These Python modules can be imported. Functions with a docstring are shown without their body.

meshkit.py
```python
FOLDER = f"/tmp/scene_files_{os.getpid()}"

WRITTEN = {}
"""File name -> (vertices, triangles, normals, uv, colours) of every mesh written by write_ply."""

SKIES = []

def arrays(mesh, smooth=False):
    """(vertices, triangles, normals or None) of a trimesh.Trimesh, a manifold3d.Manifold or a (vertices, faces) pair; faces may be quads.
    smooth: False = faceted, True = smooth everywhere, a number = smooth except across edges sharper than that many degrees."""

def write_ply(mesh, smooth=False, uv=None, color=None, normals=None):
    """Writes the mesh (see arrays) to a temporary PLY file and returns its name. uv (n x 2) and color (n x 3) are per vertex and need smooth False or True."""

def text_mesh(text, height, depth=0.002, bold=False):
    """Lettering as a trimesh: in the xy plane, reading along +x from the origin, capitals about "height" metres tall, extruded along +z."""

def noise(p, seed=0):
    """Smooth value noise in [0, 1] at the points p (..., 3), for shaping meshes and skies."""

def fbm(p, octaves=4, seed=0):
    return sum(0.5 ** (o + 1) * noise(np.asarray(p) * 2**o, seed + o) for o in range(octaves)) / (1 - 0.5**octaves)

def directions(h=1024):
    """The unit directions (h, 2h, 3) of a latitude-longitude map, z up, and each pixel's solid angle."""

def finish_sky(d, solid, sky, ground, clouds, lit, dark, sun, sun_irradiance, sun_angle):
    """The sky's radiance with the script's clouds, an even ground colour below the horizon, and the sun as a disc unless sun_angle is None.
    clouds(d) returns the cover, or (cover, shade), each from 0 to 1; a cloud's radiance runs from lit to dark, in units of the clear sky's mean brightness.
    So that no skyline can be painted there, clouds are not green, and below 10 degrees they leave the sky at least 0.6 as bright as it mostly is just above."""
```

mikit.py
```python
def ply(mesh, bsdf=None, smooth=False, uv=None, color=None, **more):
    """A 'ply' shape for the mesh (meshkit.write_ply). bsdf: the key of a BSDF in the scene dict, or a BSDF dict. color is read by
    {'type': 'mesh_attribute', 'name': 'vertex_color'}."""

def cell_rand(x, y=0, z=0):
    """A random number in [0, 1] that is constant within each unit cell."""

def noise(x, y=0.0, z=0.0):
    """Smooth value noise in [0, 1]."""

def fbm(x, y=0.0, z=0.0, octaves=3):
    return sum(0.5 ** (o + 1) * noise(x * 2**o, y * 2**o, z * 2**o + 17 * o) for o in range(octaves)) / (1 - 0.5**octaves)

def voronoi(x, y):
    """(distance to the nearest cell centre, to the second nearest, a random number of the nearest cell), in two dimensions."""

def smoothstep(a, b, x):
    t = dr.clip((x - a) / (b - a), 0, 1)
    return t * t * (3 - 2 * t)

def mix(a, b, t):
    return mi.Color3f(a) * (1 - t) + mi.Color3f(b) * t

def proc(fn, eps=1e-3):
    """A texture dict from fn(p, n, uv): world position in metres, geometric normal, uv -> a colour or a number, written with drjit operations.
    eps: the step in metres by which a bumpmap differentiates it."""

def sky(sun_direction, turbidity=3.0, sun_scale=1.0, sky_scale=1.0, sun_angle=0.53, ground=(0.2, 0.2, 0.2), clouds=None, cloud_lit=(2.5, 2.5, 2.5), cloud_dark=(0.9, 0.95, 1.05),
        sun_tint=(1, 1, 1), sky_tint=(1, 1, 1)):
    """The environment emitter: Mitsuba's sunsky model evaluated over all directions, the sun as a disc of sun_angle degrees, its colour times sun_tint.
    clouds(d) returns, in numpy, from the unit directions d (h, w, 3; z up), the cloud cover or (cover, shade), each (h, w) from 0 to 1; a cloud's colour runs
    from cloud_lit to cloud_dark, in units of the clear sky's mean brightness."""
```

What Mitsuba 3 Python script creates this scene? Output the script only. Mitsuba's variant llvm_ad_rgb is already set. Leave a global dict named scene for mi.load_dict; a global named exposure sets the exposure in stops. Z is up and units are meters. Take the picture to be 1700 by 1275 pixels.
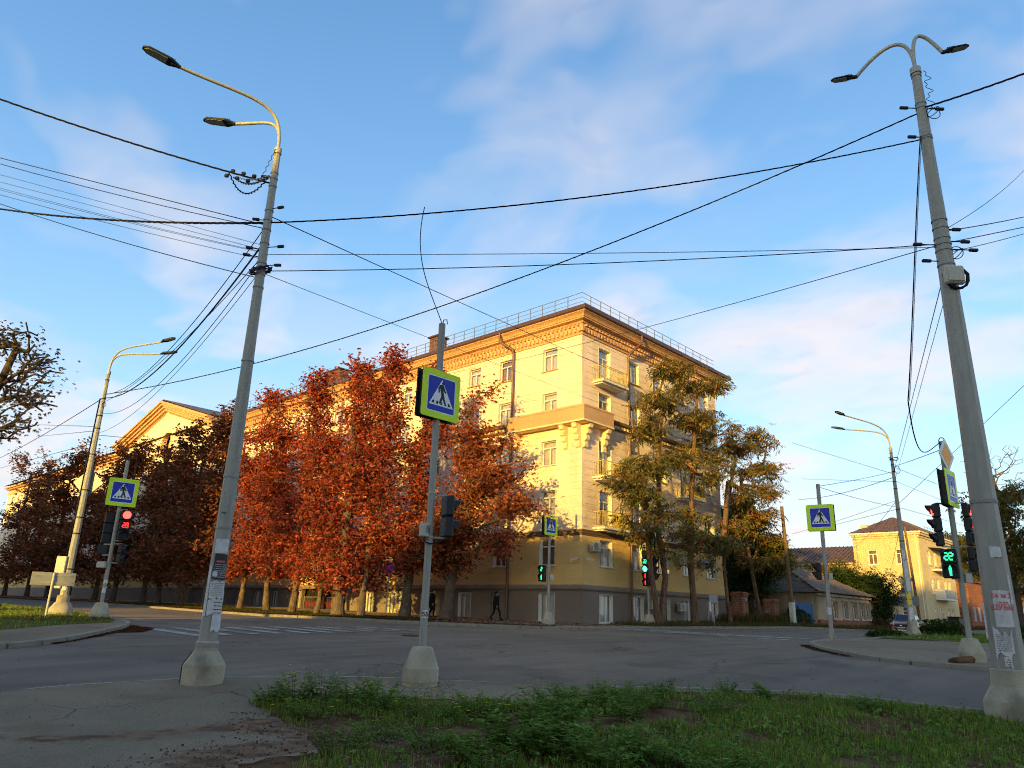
import math, numpy as np, trimesh, shapely, mitsuba as mi, drjit as dr, mikit, meshkit
from shapely.geometry import Polygon, box as sbox, LineString, Point
from shapely.ops import unary_union
from scipy.interpolate import PchipInterpolator
import manifold3d as m3

# ---------------------------------------------------------------- camera, light, exposure
scene, labels = {}, {}
T = mi.ScalarTransform4f
EYE = np.array([0, 0, 1.7]); PITCH, ROLL = 0.2997, 0.0313
_F = np.array([0, math.cos(PITCH), math.sin(PITCH)]); _U = np.array([0, -math.sin(PITCH), math.cos(PITCH)]); _R = np.array([1., 0, 0])
_UP = _U * math.cos(ROLL) - _R * math.sin(ROLL)
scene['camera'] = {'type': 'perspective', 'fov': math.degrees(2 * math.atan(850 / 1228.1)), 'fov_axis': 'x', 'near_clip': 0.1, 'far_clip': 3000.0,
                   'to_world': T().look_at(origin=EYE.tolist(), target=(EYE + _F).tolist(), up=_UP.tolist())}
AZ = 0.7562
u = np.array([math.sin(AZ), math.cos(AZ), 0]); v = np.array([-math.cos(AZ), math.sin(AZ), 0])     # along the two house fronts
nL, nR = -u, -v                                                                                  # outward normals of the fronts
th, el = math.radians(16.5), math.radians(7.0)
_h = -u * math.cos(th) + nR * math.sin(th)
SUN = [_h[0] * math.cos(el), _h[1] * math.cos(el), math.sin(el)]


def clouds(d):
    z = np.maximum(d[..., 2], 0.03)
    x, y = d[..., 0] / (z + .22), d[..., 1] / (z + .22)
    a = math.radians(38); p, q = x * math.cos(a) - y * math.sin(a), x * math.sin(a) + y * math.cos(a)
    f3 = lambda a, b, o: np.stack([a + o, b + o * .7, a * 0 + o], -1)
    warp = meshkit.fbm(f3(p * 2.2, q * 2.2, 6.6), 5, 5) - .5
    big = meshkit.fbm(f3(p * 1.0 + warp * .7, q * 1.3 + warp * .5, 61.3), 3, 9)
    mid = meshkit.fbm(f3(p * 3.3 + warp * 2.6, q * 4.6 - warp * 1.8, 23.9), 4, 15)
    fine = 1 - np.abs(2 * meshkit.fbm(f3(p * 7.0 + warp * 6, q * 12. + warp * 4, 5.7), 5, 21) - 1)
    c = np.clip((big * .5 + mid * .5 - .475) / .15, 0, 1) * np.clip(3.2 * (fine - .5) + 2.6 * (mid - .44), 0, 1.1)
    low = np.clip(1 - d[..., 2] / .5, 0, 1)
    az_ = np.arctan2(d[..., 0], d[..., 1])
    streak = meshkit.fbm(np.stack([az_ * 4.6 + warp * 1.5, d[..., 2] * 17 + warp * 1.4, d[..., 2] * 0], -1) + 2.2, 6, 33)
    c2 = np.clip((streak - .47) / .16, 0, 1) * low ** .7
    cover = np.clip(c * .5 + c2 * .5 + low ** 2.2 * .42, 0, .92)
    shade = np.clip(.8 - 1.1 * np.clip(fine - .55, 0, .5) * (c > 0) - .5 * low ** .6 - .3 * c2, 0, 1)
    return cover, shade


scene['sky'] = mikit.sky(SUN, turbidity=3.5, sun_scale=1.42, sky_scale=2.45, sun_angle=0.8, ground=(.12, .11, .1), clouds=clouds,
                         cloud_lit=(1.68, 1.52, 1.5), cloud_dark=(1.2, 1.15, 1.24), sun_tint=(1.06, 1.36, 1.0), sky_tint=(.53, .77, 1.08))
exposure = 2.85

# ---------------------------------------------------------------- materials
noise, fbm, mix, sst, proc = mikit.noise, mikit.fbm, mikit.mix, mikit.smoothstep, mikit.proc


def mat(key, color, rough=.7, metallic=0., spec=.3, bump=None, scale=.01, **k):
    c = proc(color) if callable(color) else (color if isinstance(color, dict) else {'type': 'rgb', 'value': list(color)})
    b = {'type': 'principled', 'base_color': c, 'roughness': rough, 'metallic': metallic, 'specular': spec, **k}
    if bump is not None:
        b = {'type': 'bumpmap', 'arbitrary': proc(bump, eps=.004), 'scale': scale, 'bsdf': b}
    scene[key] = {'type': 'twosided', 'bsdf': b}
    return key


def stucco(a, amt=.16, stain=.0):
    def f(p, n, uv):
        h = p.x * .7 + p.y * .7
        m = (fbm(p.x * .7, p.y * .7, p.z * .5, 3) - .5) * 2 * amt + (noise(p.x * 9, p.y * 9, p.z * 9) - .5) * .04
        s = sst(.6, .8, noise(h * 1.7, (p.x - p.y) * 1.7, p.z * .16)) * stain
        return mi.Color3f(a) * (1 + m) * (1 - s)
    return f


def plaster_bump(p, n, uv):
    return noise(p.x * 45, p.y * 45, p.z * 45)


mat('m_cream', stucco((.72, .55, .41), .12, .14), .85, spec=.1)
mat('m_ochre', stucco((.62, .39, .15)), .85, spec=.1)
mat('m_taupe', stucco((.20, .15, .115), .2, .12), .8, spec=.15)
mat('m_belt', stucco((.16, .095, .06)), .7, spec=.15)
mat('m_cornice', stucco((.54, .30, .155)), .8, spec=.1)
mat('m_bay', stucco((.46, .27, .14)), .85, spec=.1)
mat('m_moulding', stucco((.68, .52, .30)), .8, spec=.1)
mat('m_white', (.66, .61, .53), .55)
mat('m_whiteplaster', stucco((.62, .58, .5), .12), .8)
mat('m_roofmetal', (.075, .035, .028), .45, spec=.4)
mat('m_pipe', (.12, .05, .03), .4, spec=.5)
mat('m_balcony', (.50, .36, .07), .5)
mat('m_railsteel', (.16, .17, .2), .5, metallic=.3)
mat('m_curtain', stucco((.32, .29, .29), .5), .9)
mat('m_curtainlight', stucco((.36, .34, .31), .4), .9)
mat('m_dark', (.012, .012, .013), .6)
mat('m_brickchim', (.13, .05, .035), .8)
scene['m_glass'] = {'type': 'thindielectric', 'int_ior': 1.55}


def asphalt(p, n, uv):
    g = noise(p.x * 60, p.y * 60, 0) * .5 + noise(p.x * 130, p.y * 130, 3) * .5
    w = fbm(p.x * .35, p.y * .35, 0, 4)
    tr = fbm(p.x * .25 + p.y * .25, (p.x - p.y) * 1.6, 4., 3)
    x = p.x + .9 * (fbm(p.x * 1.1, p.y * 1.1, 7., 3) - .5); y = p.y + .9 * (fbm(p.x * 1.1, p.y * 1.1, 9., 3) - .5)
    f1, f2, r = mikit.voronoi(x * .21, y * .21)
    crack = (1 - sst(.0, .022, f2 - f1)) * sst(.42, .56, noise(p.x * .3, p.y * .3, 12))
    st = sst(.62, .8, fbm(p.x * .55, p.y * .55, 21., 4))
    k = .095 + .05 * (g - .5) + .05 * (w - .5) + .045 * (tr - .5) + .014 * (r - .5)
    return mi.Color3f(k * 1.46, k * 1.07, k * .72) * (1 - .5 * crack) * (1 - .28 * st)


def seg_d(p, a, b):
    ax, ay, bx, by = a[0], a[1], b[0] - a[0], b[1] - a[1]
    t = dr.clip(((p.x - ax) * bx + (p.y - ay) * by) / (bx * bx + by * by), 0, 1)
    return dr.sqrt(dr.square(p.x - ax - t * bx) + dr.square(p.y - ay - t * by))


def pavement(p, n, uv):
    g = noise(p.x * 45, p.y * 45, 0) * .5 + noise(p.x * 110, p.y * 110, 3) * .5
    w = fbm(p.x * .6, p.y * .6, 0, 4)
    x = p.x + .5 * (noise(p.x * .9, p.y * .9, 7) - .5) + .12 * (noise(p.x * 6, p.y * 6, 1) - .5)
    y = p.y + .5 * (noise(p.x * .9, p.y * .9, 9) - .5) + .12 * (noise(p.x * 6, p.y * 6, 2) - .5)
    f1, f2, r = mikit.voronoi(x * .33, y * .33)
    crack = 1 - sst(.0, .02, f2 - f1)
    d = sst(.55, .75, fbm(p.x * .8, p.y * 1.1, 5., 4))
    # earth washed over the paving in two tongues
    e = dr.minimum(dr.minimum(seg_d(p, (-8.5, 9.3), (-4.8, 10.8)), seg_d(p, (-4.8, 10.8), (-3.2, 12.0))), dr.minimum(seg_d(p, (-3.6, 11.9), (-2.6, 11.3)) - .25, seg_d(p, (-3.2, 9.5), (-2.5, 10.2)) - .5))
    nn = fbm(p.x * 2.6, p.y * 2.6, 2., 5) - .5 + .35 * (fbm(p.x * 13, p.y * 13, 4., 3) - .5)
    m = 1 - sst(.02, .34, e + .75 * nn)
    k = .125 + .07 * (g - .5) + .07 * (w - .5)
    c = mix(mi.Color3f(k * 1.5, k * 1.09, k * .68), mi.Color3f(.15, .095, .055), d * .6) * (1 - .55 * crack * sst(.45, .6, noise(p.x * .5, p.y * .5, 12)))
    so = mix(mi.Color3f(.085, .045, .024), mi.Color3f(.20, .115, .06), sst(.3, .75, fbm(p.x * 5, p.y * 5, 8., 4)) * .8 + .3 * (g - .5))
    return mix(c, so, m)


def soil(p, n, uv):
    w = fbm(p.x * 3, p.y * 3, 0, 4)
    g = noise(p.x * 35, p.y * 35, 2)
    return mix(mi.Color3f(.08, .04, .02), mi.Color3f(.19, .105, .055), sst(.3, .75, w) * .8 + .25 * (g - .5))


def rough_bump(p, n, uv):
    return noise(p.x * 70, p.y * 70, 0) * .5 + fbm(p.x * 9, p.y * 9, 1, 3)


mat('m_asphalt', asphalt, .75, spec=.3, bump=rough_bump, scale=.006)
mat('m_pavement', pavement, .85, spec=.2, bump=rough_bump, scale=.008)
mat('m_soil', soil, .95, spec=.05, bump=rough_bump, scale=.03)


def turf(p, n, uv):
    w = fbm(p.x * 1.3, p.y * 1.3, 0, 4)
    return mix(mi.Color3f(.05, .06, .018), mi.Color3f(.10, .075, .035), w)


mat('m_turf', turf, .95, spec=.05)


def concrete(p, n, uv):
    w = fbm(p.x * 4, p.y * 4, p.z * 4, 4)
    g = noise(p.x * 50, p.y * 50, p.z * 50)
    k = .30 + .16 * (w - .5) + .08 * (g - .5)
    return mi.Color3f(k * 1.26, k * 1.06, k * .74) * (1 - .45 * sst(.5, .75, fbm(p.x * 2.2, p.y * 2.2, p.z * 1.1, 4)))


mat('m_concrete', concrete, .85, spec=.15, bump=lambda p, n, uv: fbm(p.x * 25, p.y * 25, p.z * 25, 3), scale=.01)
mat('m_kerb', lambda p, n, uv: mi.Color3f(.22, .19, .145) * (.75 + .5 * fbm(p.x * 5, p.y * 5, p.z * 5, 3)), .85, spec=.15)
mat('m_marking', lambda p, n, uv: mix(mi.Color3f(.12, .10, .08), mi.Color3f(.30, .27, .22), sst(.2, .62, fbm(p.x * 1.6, p.y * 1.6, 0, 4))), .7)


def galv(p, n, uv):
    w = fbm(p.x * 6, p.y * 6, p.z * 1.2, 4)
    g = noise(p.x * 38, p.y * 38, p.z * 30)
    st = sst(.55, .8, noise(p.x * 14, p.y * 14, p.z * .35))
    k = .25 + .10 * (w - .5) + .03 * (g - .5) - .03 * st
    return mi.Color3f(k * 1.08, k, k * .82)


mat('m_galv', galv, .5, metallic=.0, spec=.5)
mat('m_lampgrey', (.34, .31, .26), .45, spec=.5)
mat('m_black', (.014, .014, .016), .5, spec=.3)
mat('m_cable', (.012, .012, .02), .6)
mat('m_lens', (.42, .40, .36), .3)
mat('m_signlime', (.60, .80, .02), .5)
mat('m_signblue', (.012, .03, .36), .4)
mat('m_signwhite', (.72, .72, .72), .5)
mat('m_signyellow', (.8, .33, .015), .4)
mat('m_signred', (.5, .02, .02), .4)
mat('m_greyplate', lambda p, n, uv: mi.Color3f(.24, .24, .23) * (.8 + .4 * fbm(p.x * 4, p.y * 4, p.z * 4, 3)), .5, metallic=.3)
mat('m_paper', lambda p, n, uv: mi.Color3f(.56, .53, .5) * (.75 + .45 * fbm(p.x * 12, p.y * 12, p.z * 12, 3)), .9)
mat('m_paperdark', (.035, .025, .025), .6)
mat('m_ink', (.05, .05, .055), .8)
mat('m_inkred', (.6, .12, .13), .8)
mat('m_yellowpaper', (.7, .5, .06), .8)
mat('m_boxwhite', (.42, .385, .31), .5)


def brick(p, n, uv):
    h = (p.x * .686 + p.y * .727) * abs(1) + (p.y * .686 - p.x * .727)
    row = p.z / .08
    c = mikit.cell_rand(dr.floor(row), dr.floor((h + .13 * dr.floor(row)) / .26), 1)
    return mix(mi.Color3f(.17, .055, .03), mi.Color3f(.30, .13, .075), c) * (.7 + .5 * fbm(p.x * 3, p.y * 3, p.z * 3, 3))


mat('m_brick', brick, .9, spec=.1)
mat('m_mortar', (.28, .24, .19), .9)
mat('m_oldwall', stucco((.34, .25, .16), .5, .35), .9)
mat('m_yellowwall', stucco((.54, .40, .21), .14), .85)
mat('m_rooftile', lambda p, n, uv: mi.Color3f(.11, .065, .055) * (.7 + .5 * fbm(p.x * 2, p.y * 2, p.z * 2, 3)), .6)
mat('m_slate', lambda p, n, uv: mi.Color3f(.13, .085, .06) * (.6 + .7 * fbm(p.x * 2, p.y * 2, p.z * 5, 3)), .85)
mat('m_bluegate', lambda p, n, uv: mi.Color3f(.03, .10, .25) * (.7 + .5 * fbm(p.x * 3, p.y * 3, p.z * 2, 3)), .6)
mat('m_wood', lambda p, n, uv: mi.Color3f(.16, .095, .055) * (.6 + .7 * noise(p.x * 20, p.y * 20, p.z * 1.5)), .85)
mat('m_limewash', (.5, .47, .4), .9)


def bark(a):
    return lambda p, n, uv: mi.Color3f(a) * (.55 + .9 * noise(p.x * 22, p.y * 22, p.z * 5)) * (.8 + .4 * noise(p.x * 4, p.y * 4, p.z * 2))


bb = lambda p, n, uv: noise(p.x * 26, p.y * 26, p.z * 6)
mat('m_bark', bark((.12, .085, .062)), .9, spec=.1, bump=bb, scale=.03)
mat('m_barkdark', bark((.06, .045, .035)), .9, spec=.1)
mat('m_barkred', bark((.14, .08, .05)), .9, spec=.1, bump=bb, scale=.03)
VC = {'type': 'mesh_attribute', 'name': 'vertex_color'}
scene['m_leaf'] = {'type': 'principledthin', 'base_color': VC, 'roughness': .6, 'diff_trans': .75, 'eta': 1.3}
mat('m_vc', VC, .8, spec=.15)
mat('m_carpaint', (.10, .015, .018), .3, spec=.5, clearcoat=.8, clearcoat_gloss=.9)
mat('m_carglass', (.015, .02, .03), .08, spec=.7)
mat('m_tyre', (.015, .015, .015), .85)
mat('m_chrome', (.6, .6, .6), .25, metallic=.9)
mat('m_cloth', (.012, .012, .015), .95, spec=.05)
mat('m_skin', (.30, .17, .12), .7)
mat('m_hair', (.02, .015, .012), .8)
mat('m_bannerred', (.16, .02, .02), .6)
mat('m_banner', (.05, .03, .035), .5)
mat('m_manhole', (.05, .03, .025), .7, metallic=.3)
for nm, c in (('red', (1.0, .035, .03)), ('green', (.03, .95, .38))):
    scene['m_e' + nm] = {'type': 'diffuse', 'reflectance': {'type': 'rgb', 'value': [.2 * x for x in c]}}
EMIT = {'red': [1.1, .03, .025], 'green': [.03, .75, .28], 'redball': [1.5, .14, .10], 'greenball': [.15, 1.2, .55]}

# ---------------------------------------------------------------- mesh and naming helpers
count = {}


def numbered(base):
    k = count.get(base, 0); count[base] = k + 1
    return base if k == 0 else f'{base}_{k:03d}'


def tag(key, label=None, cat=None, group=None, kind=None):
    d = {a: b for a, b in (('label', label), ('category', cat), ('group', group), ('kind', kind)) if b}
    labels[key] = d
    return key


def thing(name, label, cat, group=None):
    return tag(numbered(name), label, cat, group)


def struct(name):
    k = numbered(name); labels[k] = {'kind': 'structure'}
    return k


def put(key, mesh, m, smooth=False, label=None, kind=None, **k):
    """One mesh under exactly this key."""
    if isinstance(mesh, MB):
        mesh = mesh.build()
    scene[key] = mikit.ply(mesh, m, smooth, **k)
    if label or kind:
        tag(key, label, kind=kind)
    return key


def part(parent, name, mesh, m, smooth=False, label=None, kind=None, **k):
    return put(numbered(parent + '__' + name), mesh, m, smooth, label, kind, **k)


def frame(ex, ey, ez):
    return np.array([ex, ey, ez], float)


def unit(a):
    a = np.asarray(a, float); return a / np.linalg.norm(a)


class MB:
    def __init__(s): s.v, s.f, s.n = [], [], 0

    def add(s, v, f):
        v = np.asarray(v, float); f = np.asarray(f, int)
        if f.shape[1] == 4: f = np.vstack([f[:, [0, 1, 2]], f[:, [0, 2, 3]]])
        s.v.append(v); s.f.append(f + s.n); s.n += len(v); return s

    def box(s, c, size, fr=None, bev=0):
        if bev:
            h = np.asarray(size) / 2
            pts = []
            for sx in (-1, 1):
                for sy in (-1, 1):
                    for sz in (-1, 1):
                        for k in range(3):
                            q = h - bev; q[k] = h[k]; pts.append(np.array([sx, sy, sz]) * q)
            m = trimesh.convex.convex_hull(np.array(pts)); p, f = np.array(m.vertices), np.array(m.faces)
        else:
            h = np.asarray(size, float) / 2
            p = np.array([[x, y, z] for x in (-1, 1) for y in (-1, 1) for z in (-1, 1)]) * h
            f = np.array([[0, 1, 3, 2], [4, 6, 7, 5], [0, 4, 5, 1], [2, 3, 7, 6], [0, 2, 6, 4], [1, 5, 7, 3]])
        if fr is not None: p = p @ fr
        return s.add(p + np.asarray(c), f)

    def bar(s, a, b, w, h=None, up=(0, 0, 1)):
        a, b = np.asarray(a, float), np.asarray(b, float); h = h or w
        z = unit(b - a); x = np.cross(up, z)
        x = unit(x) if np.linalg.norm(x) > 1e-4 else np.array([1., 0, 0]); y = np.cross(z, x)
        return s.box((a + b) / 2, (w, h, np.linalg.norm(b - a)), frame(x, y, z))

    def tube(s, pts, r, n=8, cap=True):
        p = np.asarray(pts, float); r = np.broadcast_to(r, (len(p),)); t = np.gradient(p, axis=0)
        t /= np.linalg.norm(t, axis=1, keepdims=True) + 1e-12
        a = np.cross(t[0], [0, 0, 1.] if abs(t[0][2]) < .9 else [1., 0, 0]); V = []
        ang = np.arange(n) * 2 * np.pi / n
        for i in range(len(p)):
            a = a - t[i] * (a @ t[i]); a /= np.linalg.norm(a); b = np.cross(t[i], a)
            V.append(p[i] + r[i] * (np.cos(ang)[:, None] * a + np.sin(ang)[:, None] * b))
        V = np.vstack(V); i, j = np.meshgrid(np.arange(len(p) - 1), np.arange(n), indexing='ij')
        F = np.stack([i * n + j, i * n + (j + 1) % n, (i + 1) * n + (j + 1) % n, (i + 1) * n + j], -1).reshape(-1, 4)
        s.add(V, F)
        if cap:
            for e, o in ((0, 1), (len(p) - 1, 0)):
                c = np.vstack([p[e], V[e * n:(e + 1) * n]]); k = np.arange(n)
                s.add(c, np.stack([k * 0, k + 1, (k + 1) % n + 1], 1))
        return s

    def lathe(s, prof, c, n=24, rot=0.):
        c = np.asarray(c, float); ang = np.arange(n) * 2 * np.pi / n + rot; V = []
        for r, z in prof:
            V.append(np.stack([c[0] + r * np.cos(ang), c[1] + r * np.sin(ang), ang * 0 + c[2] + z], 1))
        V = np.vstack(V); i, j = np.meshgrid(np.arange(len(prof) - 1), np.arange(n), indexing='ij')
        return s.add(V, np.stack([i * n + j, i * n + (j + 1) % n, (i + 1) * n + (j + 1) % n, (i + 1) * n + j], -1).reshape(-1, 4))

    def prism(s, poly, o, ex, ey, h):
        """poly (shapely or points) in the plane o + x ex + y ey, thickened by h along ex x ey."""
        if not hasattr(poly, 'geom_type'): poly = Polygon(poly)
        ez = np.cross(ex, ey)
        for g in getattr(poly, 'geoms', [poly]):
            if g.geom_type != 'Polygon' or g.area < 1e-7: continue
            m = trimesh.creation.extrude_polygon(g, abs(h), engine='earcut'); p = np.array(m.vertices)
            if h < 0: p[:, 2] -= abs(h)
            s.add(np.asarray(o) + p @ frame(ex, ey, ez), m.faces)
        return s

    def mesh(s, m, fr=None, o=(0, 0, 0)):
        p = np.array(m.vertices)
        if fr is not None: p = p @ fr
        return s.add(p + np.asarray(o), m.faces)

    def build(s): return np.vstack(s.v), np.vstack(s.f)


def text(mb, txt, height, o, ex, ey, depth=.004, bold=False, center=False):
    m = meshkit.text_mesh(txt, height, depth, bold); p = np.array(m.vertices)
    if center: p[:, 0] -= (p[:, 0].min() + p[:, 0].max()) / 2
    return mb.add(np.asarray(o) + p @ frame(ex, ey, np.cross(ex, ey)), m.faces)


# ---------------------------------------------------------------- terrain
_P = PchipInterpolator([-1000, 8, 12, 13.5, 15, 19.5, 28.6, 40, 45, 60, 100, 200, 2000.], [-.02, -.02, 0., .12, .2, .5, .83, 1.03, 1.1, 1.35, 1.75, 2.2, 2.2])


def ss(t): t = np.clip(t, 0, 1); return t * t * (3 - 2 * t)
def G(x, y): return _P(np.clip(y, -900, 1900)) - .12 * ss((np.asarray(x, float) - 2) / 6) * ss((18 - np.asarray(y, float)) / 5) - .3 * ss((np.asarray(x, float) - 19) / 12) * ss((np.asarray(y, float) - 44) / 14)
def gp(p, dz=0.): return np.array([p[0], p[1], float(G(p[0], p[1])) + dz])
K = np.array([4.464, 45.0, 1.1])
def LF(t, d): p = K + v * t + nL * d; return gp(p)        # t along the left front from the corner, d metres out from it
def RF(s, e): p = K + u * s + nR * e; return gp(p)        # the same for the right front


def sheet(poly, dz, cell=1.0, bump=0., seed=0):
    """A surface over the polygon that follows the ground at dz above it."""
    V, F = {}, []

    def vid(x, y):
        k = (round(x, 4), round(y, 4))
        if k not in V: V[k] = len(V)
        return V[k]
    x0, y0, x1, y1 = poly.bounds
    xs = np.arange(math.floor(x0 / cell), math.ceil(x1 / cell)) * cell; ys = np.arange(math.floor(y0 / cell), math.ceil(y1 / cell)) * cell
    X, Y = np.meshgrid(xs, ys); X, Y = X.ravel(), Y.ravel()
    cells = shapely.box(X, Y, X + cell, Y + cell); shapely.prepare(poly)
    inside = shapely.contains(poly, cells); touch = shapely.intersects(poly, cells) & ~inside
    for x, y in zip(X[inside], Y[inside]):
        a, b, c, d = vid(x, y), vid(x + cell, y), vid(x + cell, y + cell), vid(x, y + cell); F += [[a, b, c], [a, c, d]]
    for g in shapely.intersection(poly, cells[touch]):
        for q in getattr(g, 'geoms', [g]):
            if q.geom_type != 'Polygon' or q.area < 1e-6: continue
            q = q.normalize()
            vv, ff = trimesh.creation.triangulate_polygon(q, engine='earcut')
            for t in ff:
                i = [vid(*vv[k]) for k in t]
                a, b, c = (vv[k] for k in t)
                if (b[0] - a[0]) * (c[1] - a[1]) - (b[1] - a[1]) * (c[0] - a[0]) < 0: i = i[::-1]
                F.append(i)
    P = np.array(list(V)); z = G(P[:, 0], P[:, 1]) + dz
    if bump: z = z + bump * (meshkit.fbm(np.c_[P * 1.7, P[:, :1] * 0], 3, seed) - .5)
    return np.c_[P, z], np.array(F)


def smooth_line(pts, n=6):
    p = np.asarray(pts, float); d = np.r_[0, np.cumsum(np.linalg.norm(np.diff(p, axis=0), axis=1))]
    t = np.linspace(0, d[-1], n * len(p)); return np.c_[PchipInterpolator(d, p[:, 0])(t), PchipInterpolator(d, p[:, 1])(t)]


def L2(t, d): return LF(t, d)[:2]
def R2(s, e): return RF(s, e)[:2]


BIG = sbox(-130, -60, 160, 170)
near_edge = smooth_line([(-8.5, 13.7), (-8.0, 14.5), (-7.1, 15.2), (-6.2, 15.8), (-5.1, 16.25), (-2.7, 16.6), (-.9, 16.5), (1.6, 16.3), (4.6, 16.5), (6.4, 16.5), (8.0, 15.9), (9.6, 15.2)])
block_s = Polygon([(-60, -41), (-20, 1.5)] + near_edge.tolist() + [(18, 7.8), (60, -32), (40, -60), (-60, -60)])
isl = smooth_line([(-14, 17), (-12.2, 19.4), (-11.9, 20.9), (-12.35, 24), (-13.1, 27), (-14.6, 30), (-16, 31.8), (-22.1, 39.3), (-26.9, 43.2)])
block_w = Polygon([(-130, -60), (-70, -42), (-30, 0)] + isl.tolist() + [(-60, 74.5), (-130, 140)])
kerb_n = np.array([L2(140, 13.3), L2(60, 13.3), L2(30, 13.3), L2(13, 13.3)] + smooth_line([L2(12, 13.2), L2(8, 11.5), L2(2, 11.2), L2(-3, 8.1), L2(-4.6, 4.8), R2(3, 4.2), R2(9, 4.8)]).tolist() + [R2(16, 5.5), R2(24, 6), R2(110, 6)])
block_n = Polygon(kerb_n.tolist() + [R2(110, -60), L2(140, -60)])
isl_e = smooth_line([(30, 5.5), (18, 17), (13.6, 21.0), (11.3, 22.6), (10.9, 25.3), (11.4, 28.8), (12.6, 31.4), (15.5, 34.2), (19.3, 39), (24, 44)])
block_e = Polygon([(160, -60), (90, -52)] + isl_e.tolist() + [(92, 116), (160, 170)])
blocks = [b.intersection(BIG).buffer(0) for b in (block_s, block_w, block_n, block_e)]
road = BIG.difference(unary_union(blocks))
put(struct('road'), sheet(road, 0, 1.0), 'm_asphalt', True)
far = sbox(-1500, -900, 1500, 1900).difference(BIG)
put(struct('ground'), sheet(far, 0, 50.0), 'm_turf', True)


def kerb(line, h, a0, a1, w=.16, step=1.0, mat_='m_kerb', seed=0):
    """Kerb stones one by one along a line of ground points."""
    k = struct('kerb'); ln = LineString(line); r = np.random.default_rng(seed); x = a0
    while x < a1:
        e = min(x + step * .968, a1); p, q = np.array(ln.interpolate(x).coords[0]), np.array(ln.interpolate(e).coords[0])
        t = unit(np.r_[q - p, 0]); n = np.array([-t[1], t[0], 0])
        mb = MB(); c = np.r_[(p + q) / 2, (G(*p) + G(*q)) / 2 + h / 2 - .1 + r.uniform(-.012, .008)] + n * r.uniform(-.012, .012)
        tt = unit(np.r_[q - p, G(*q) - G(*p)])
        mb.box(c, (np.linalg.norm(q - p), w, h + .2), frame(tt, np.cross([0, 0, 1], tt), np.cross(tt, np.cross([0, 0, 1], tt))), bev=.015)
        part(k, 'stone', mb, mat_); x += step
    return k


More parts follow.
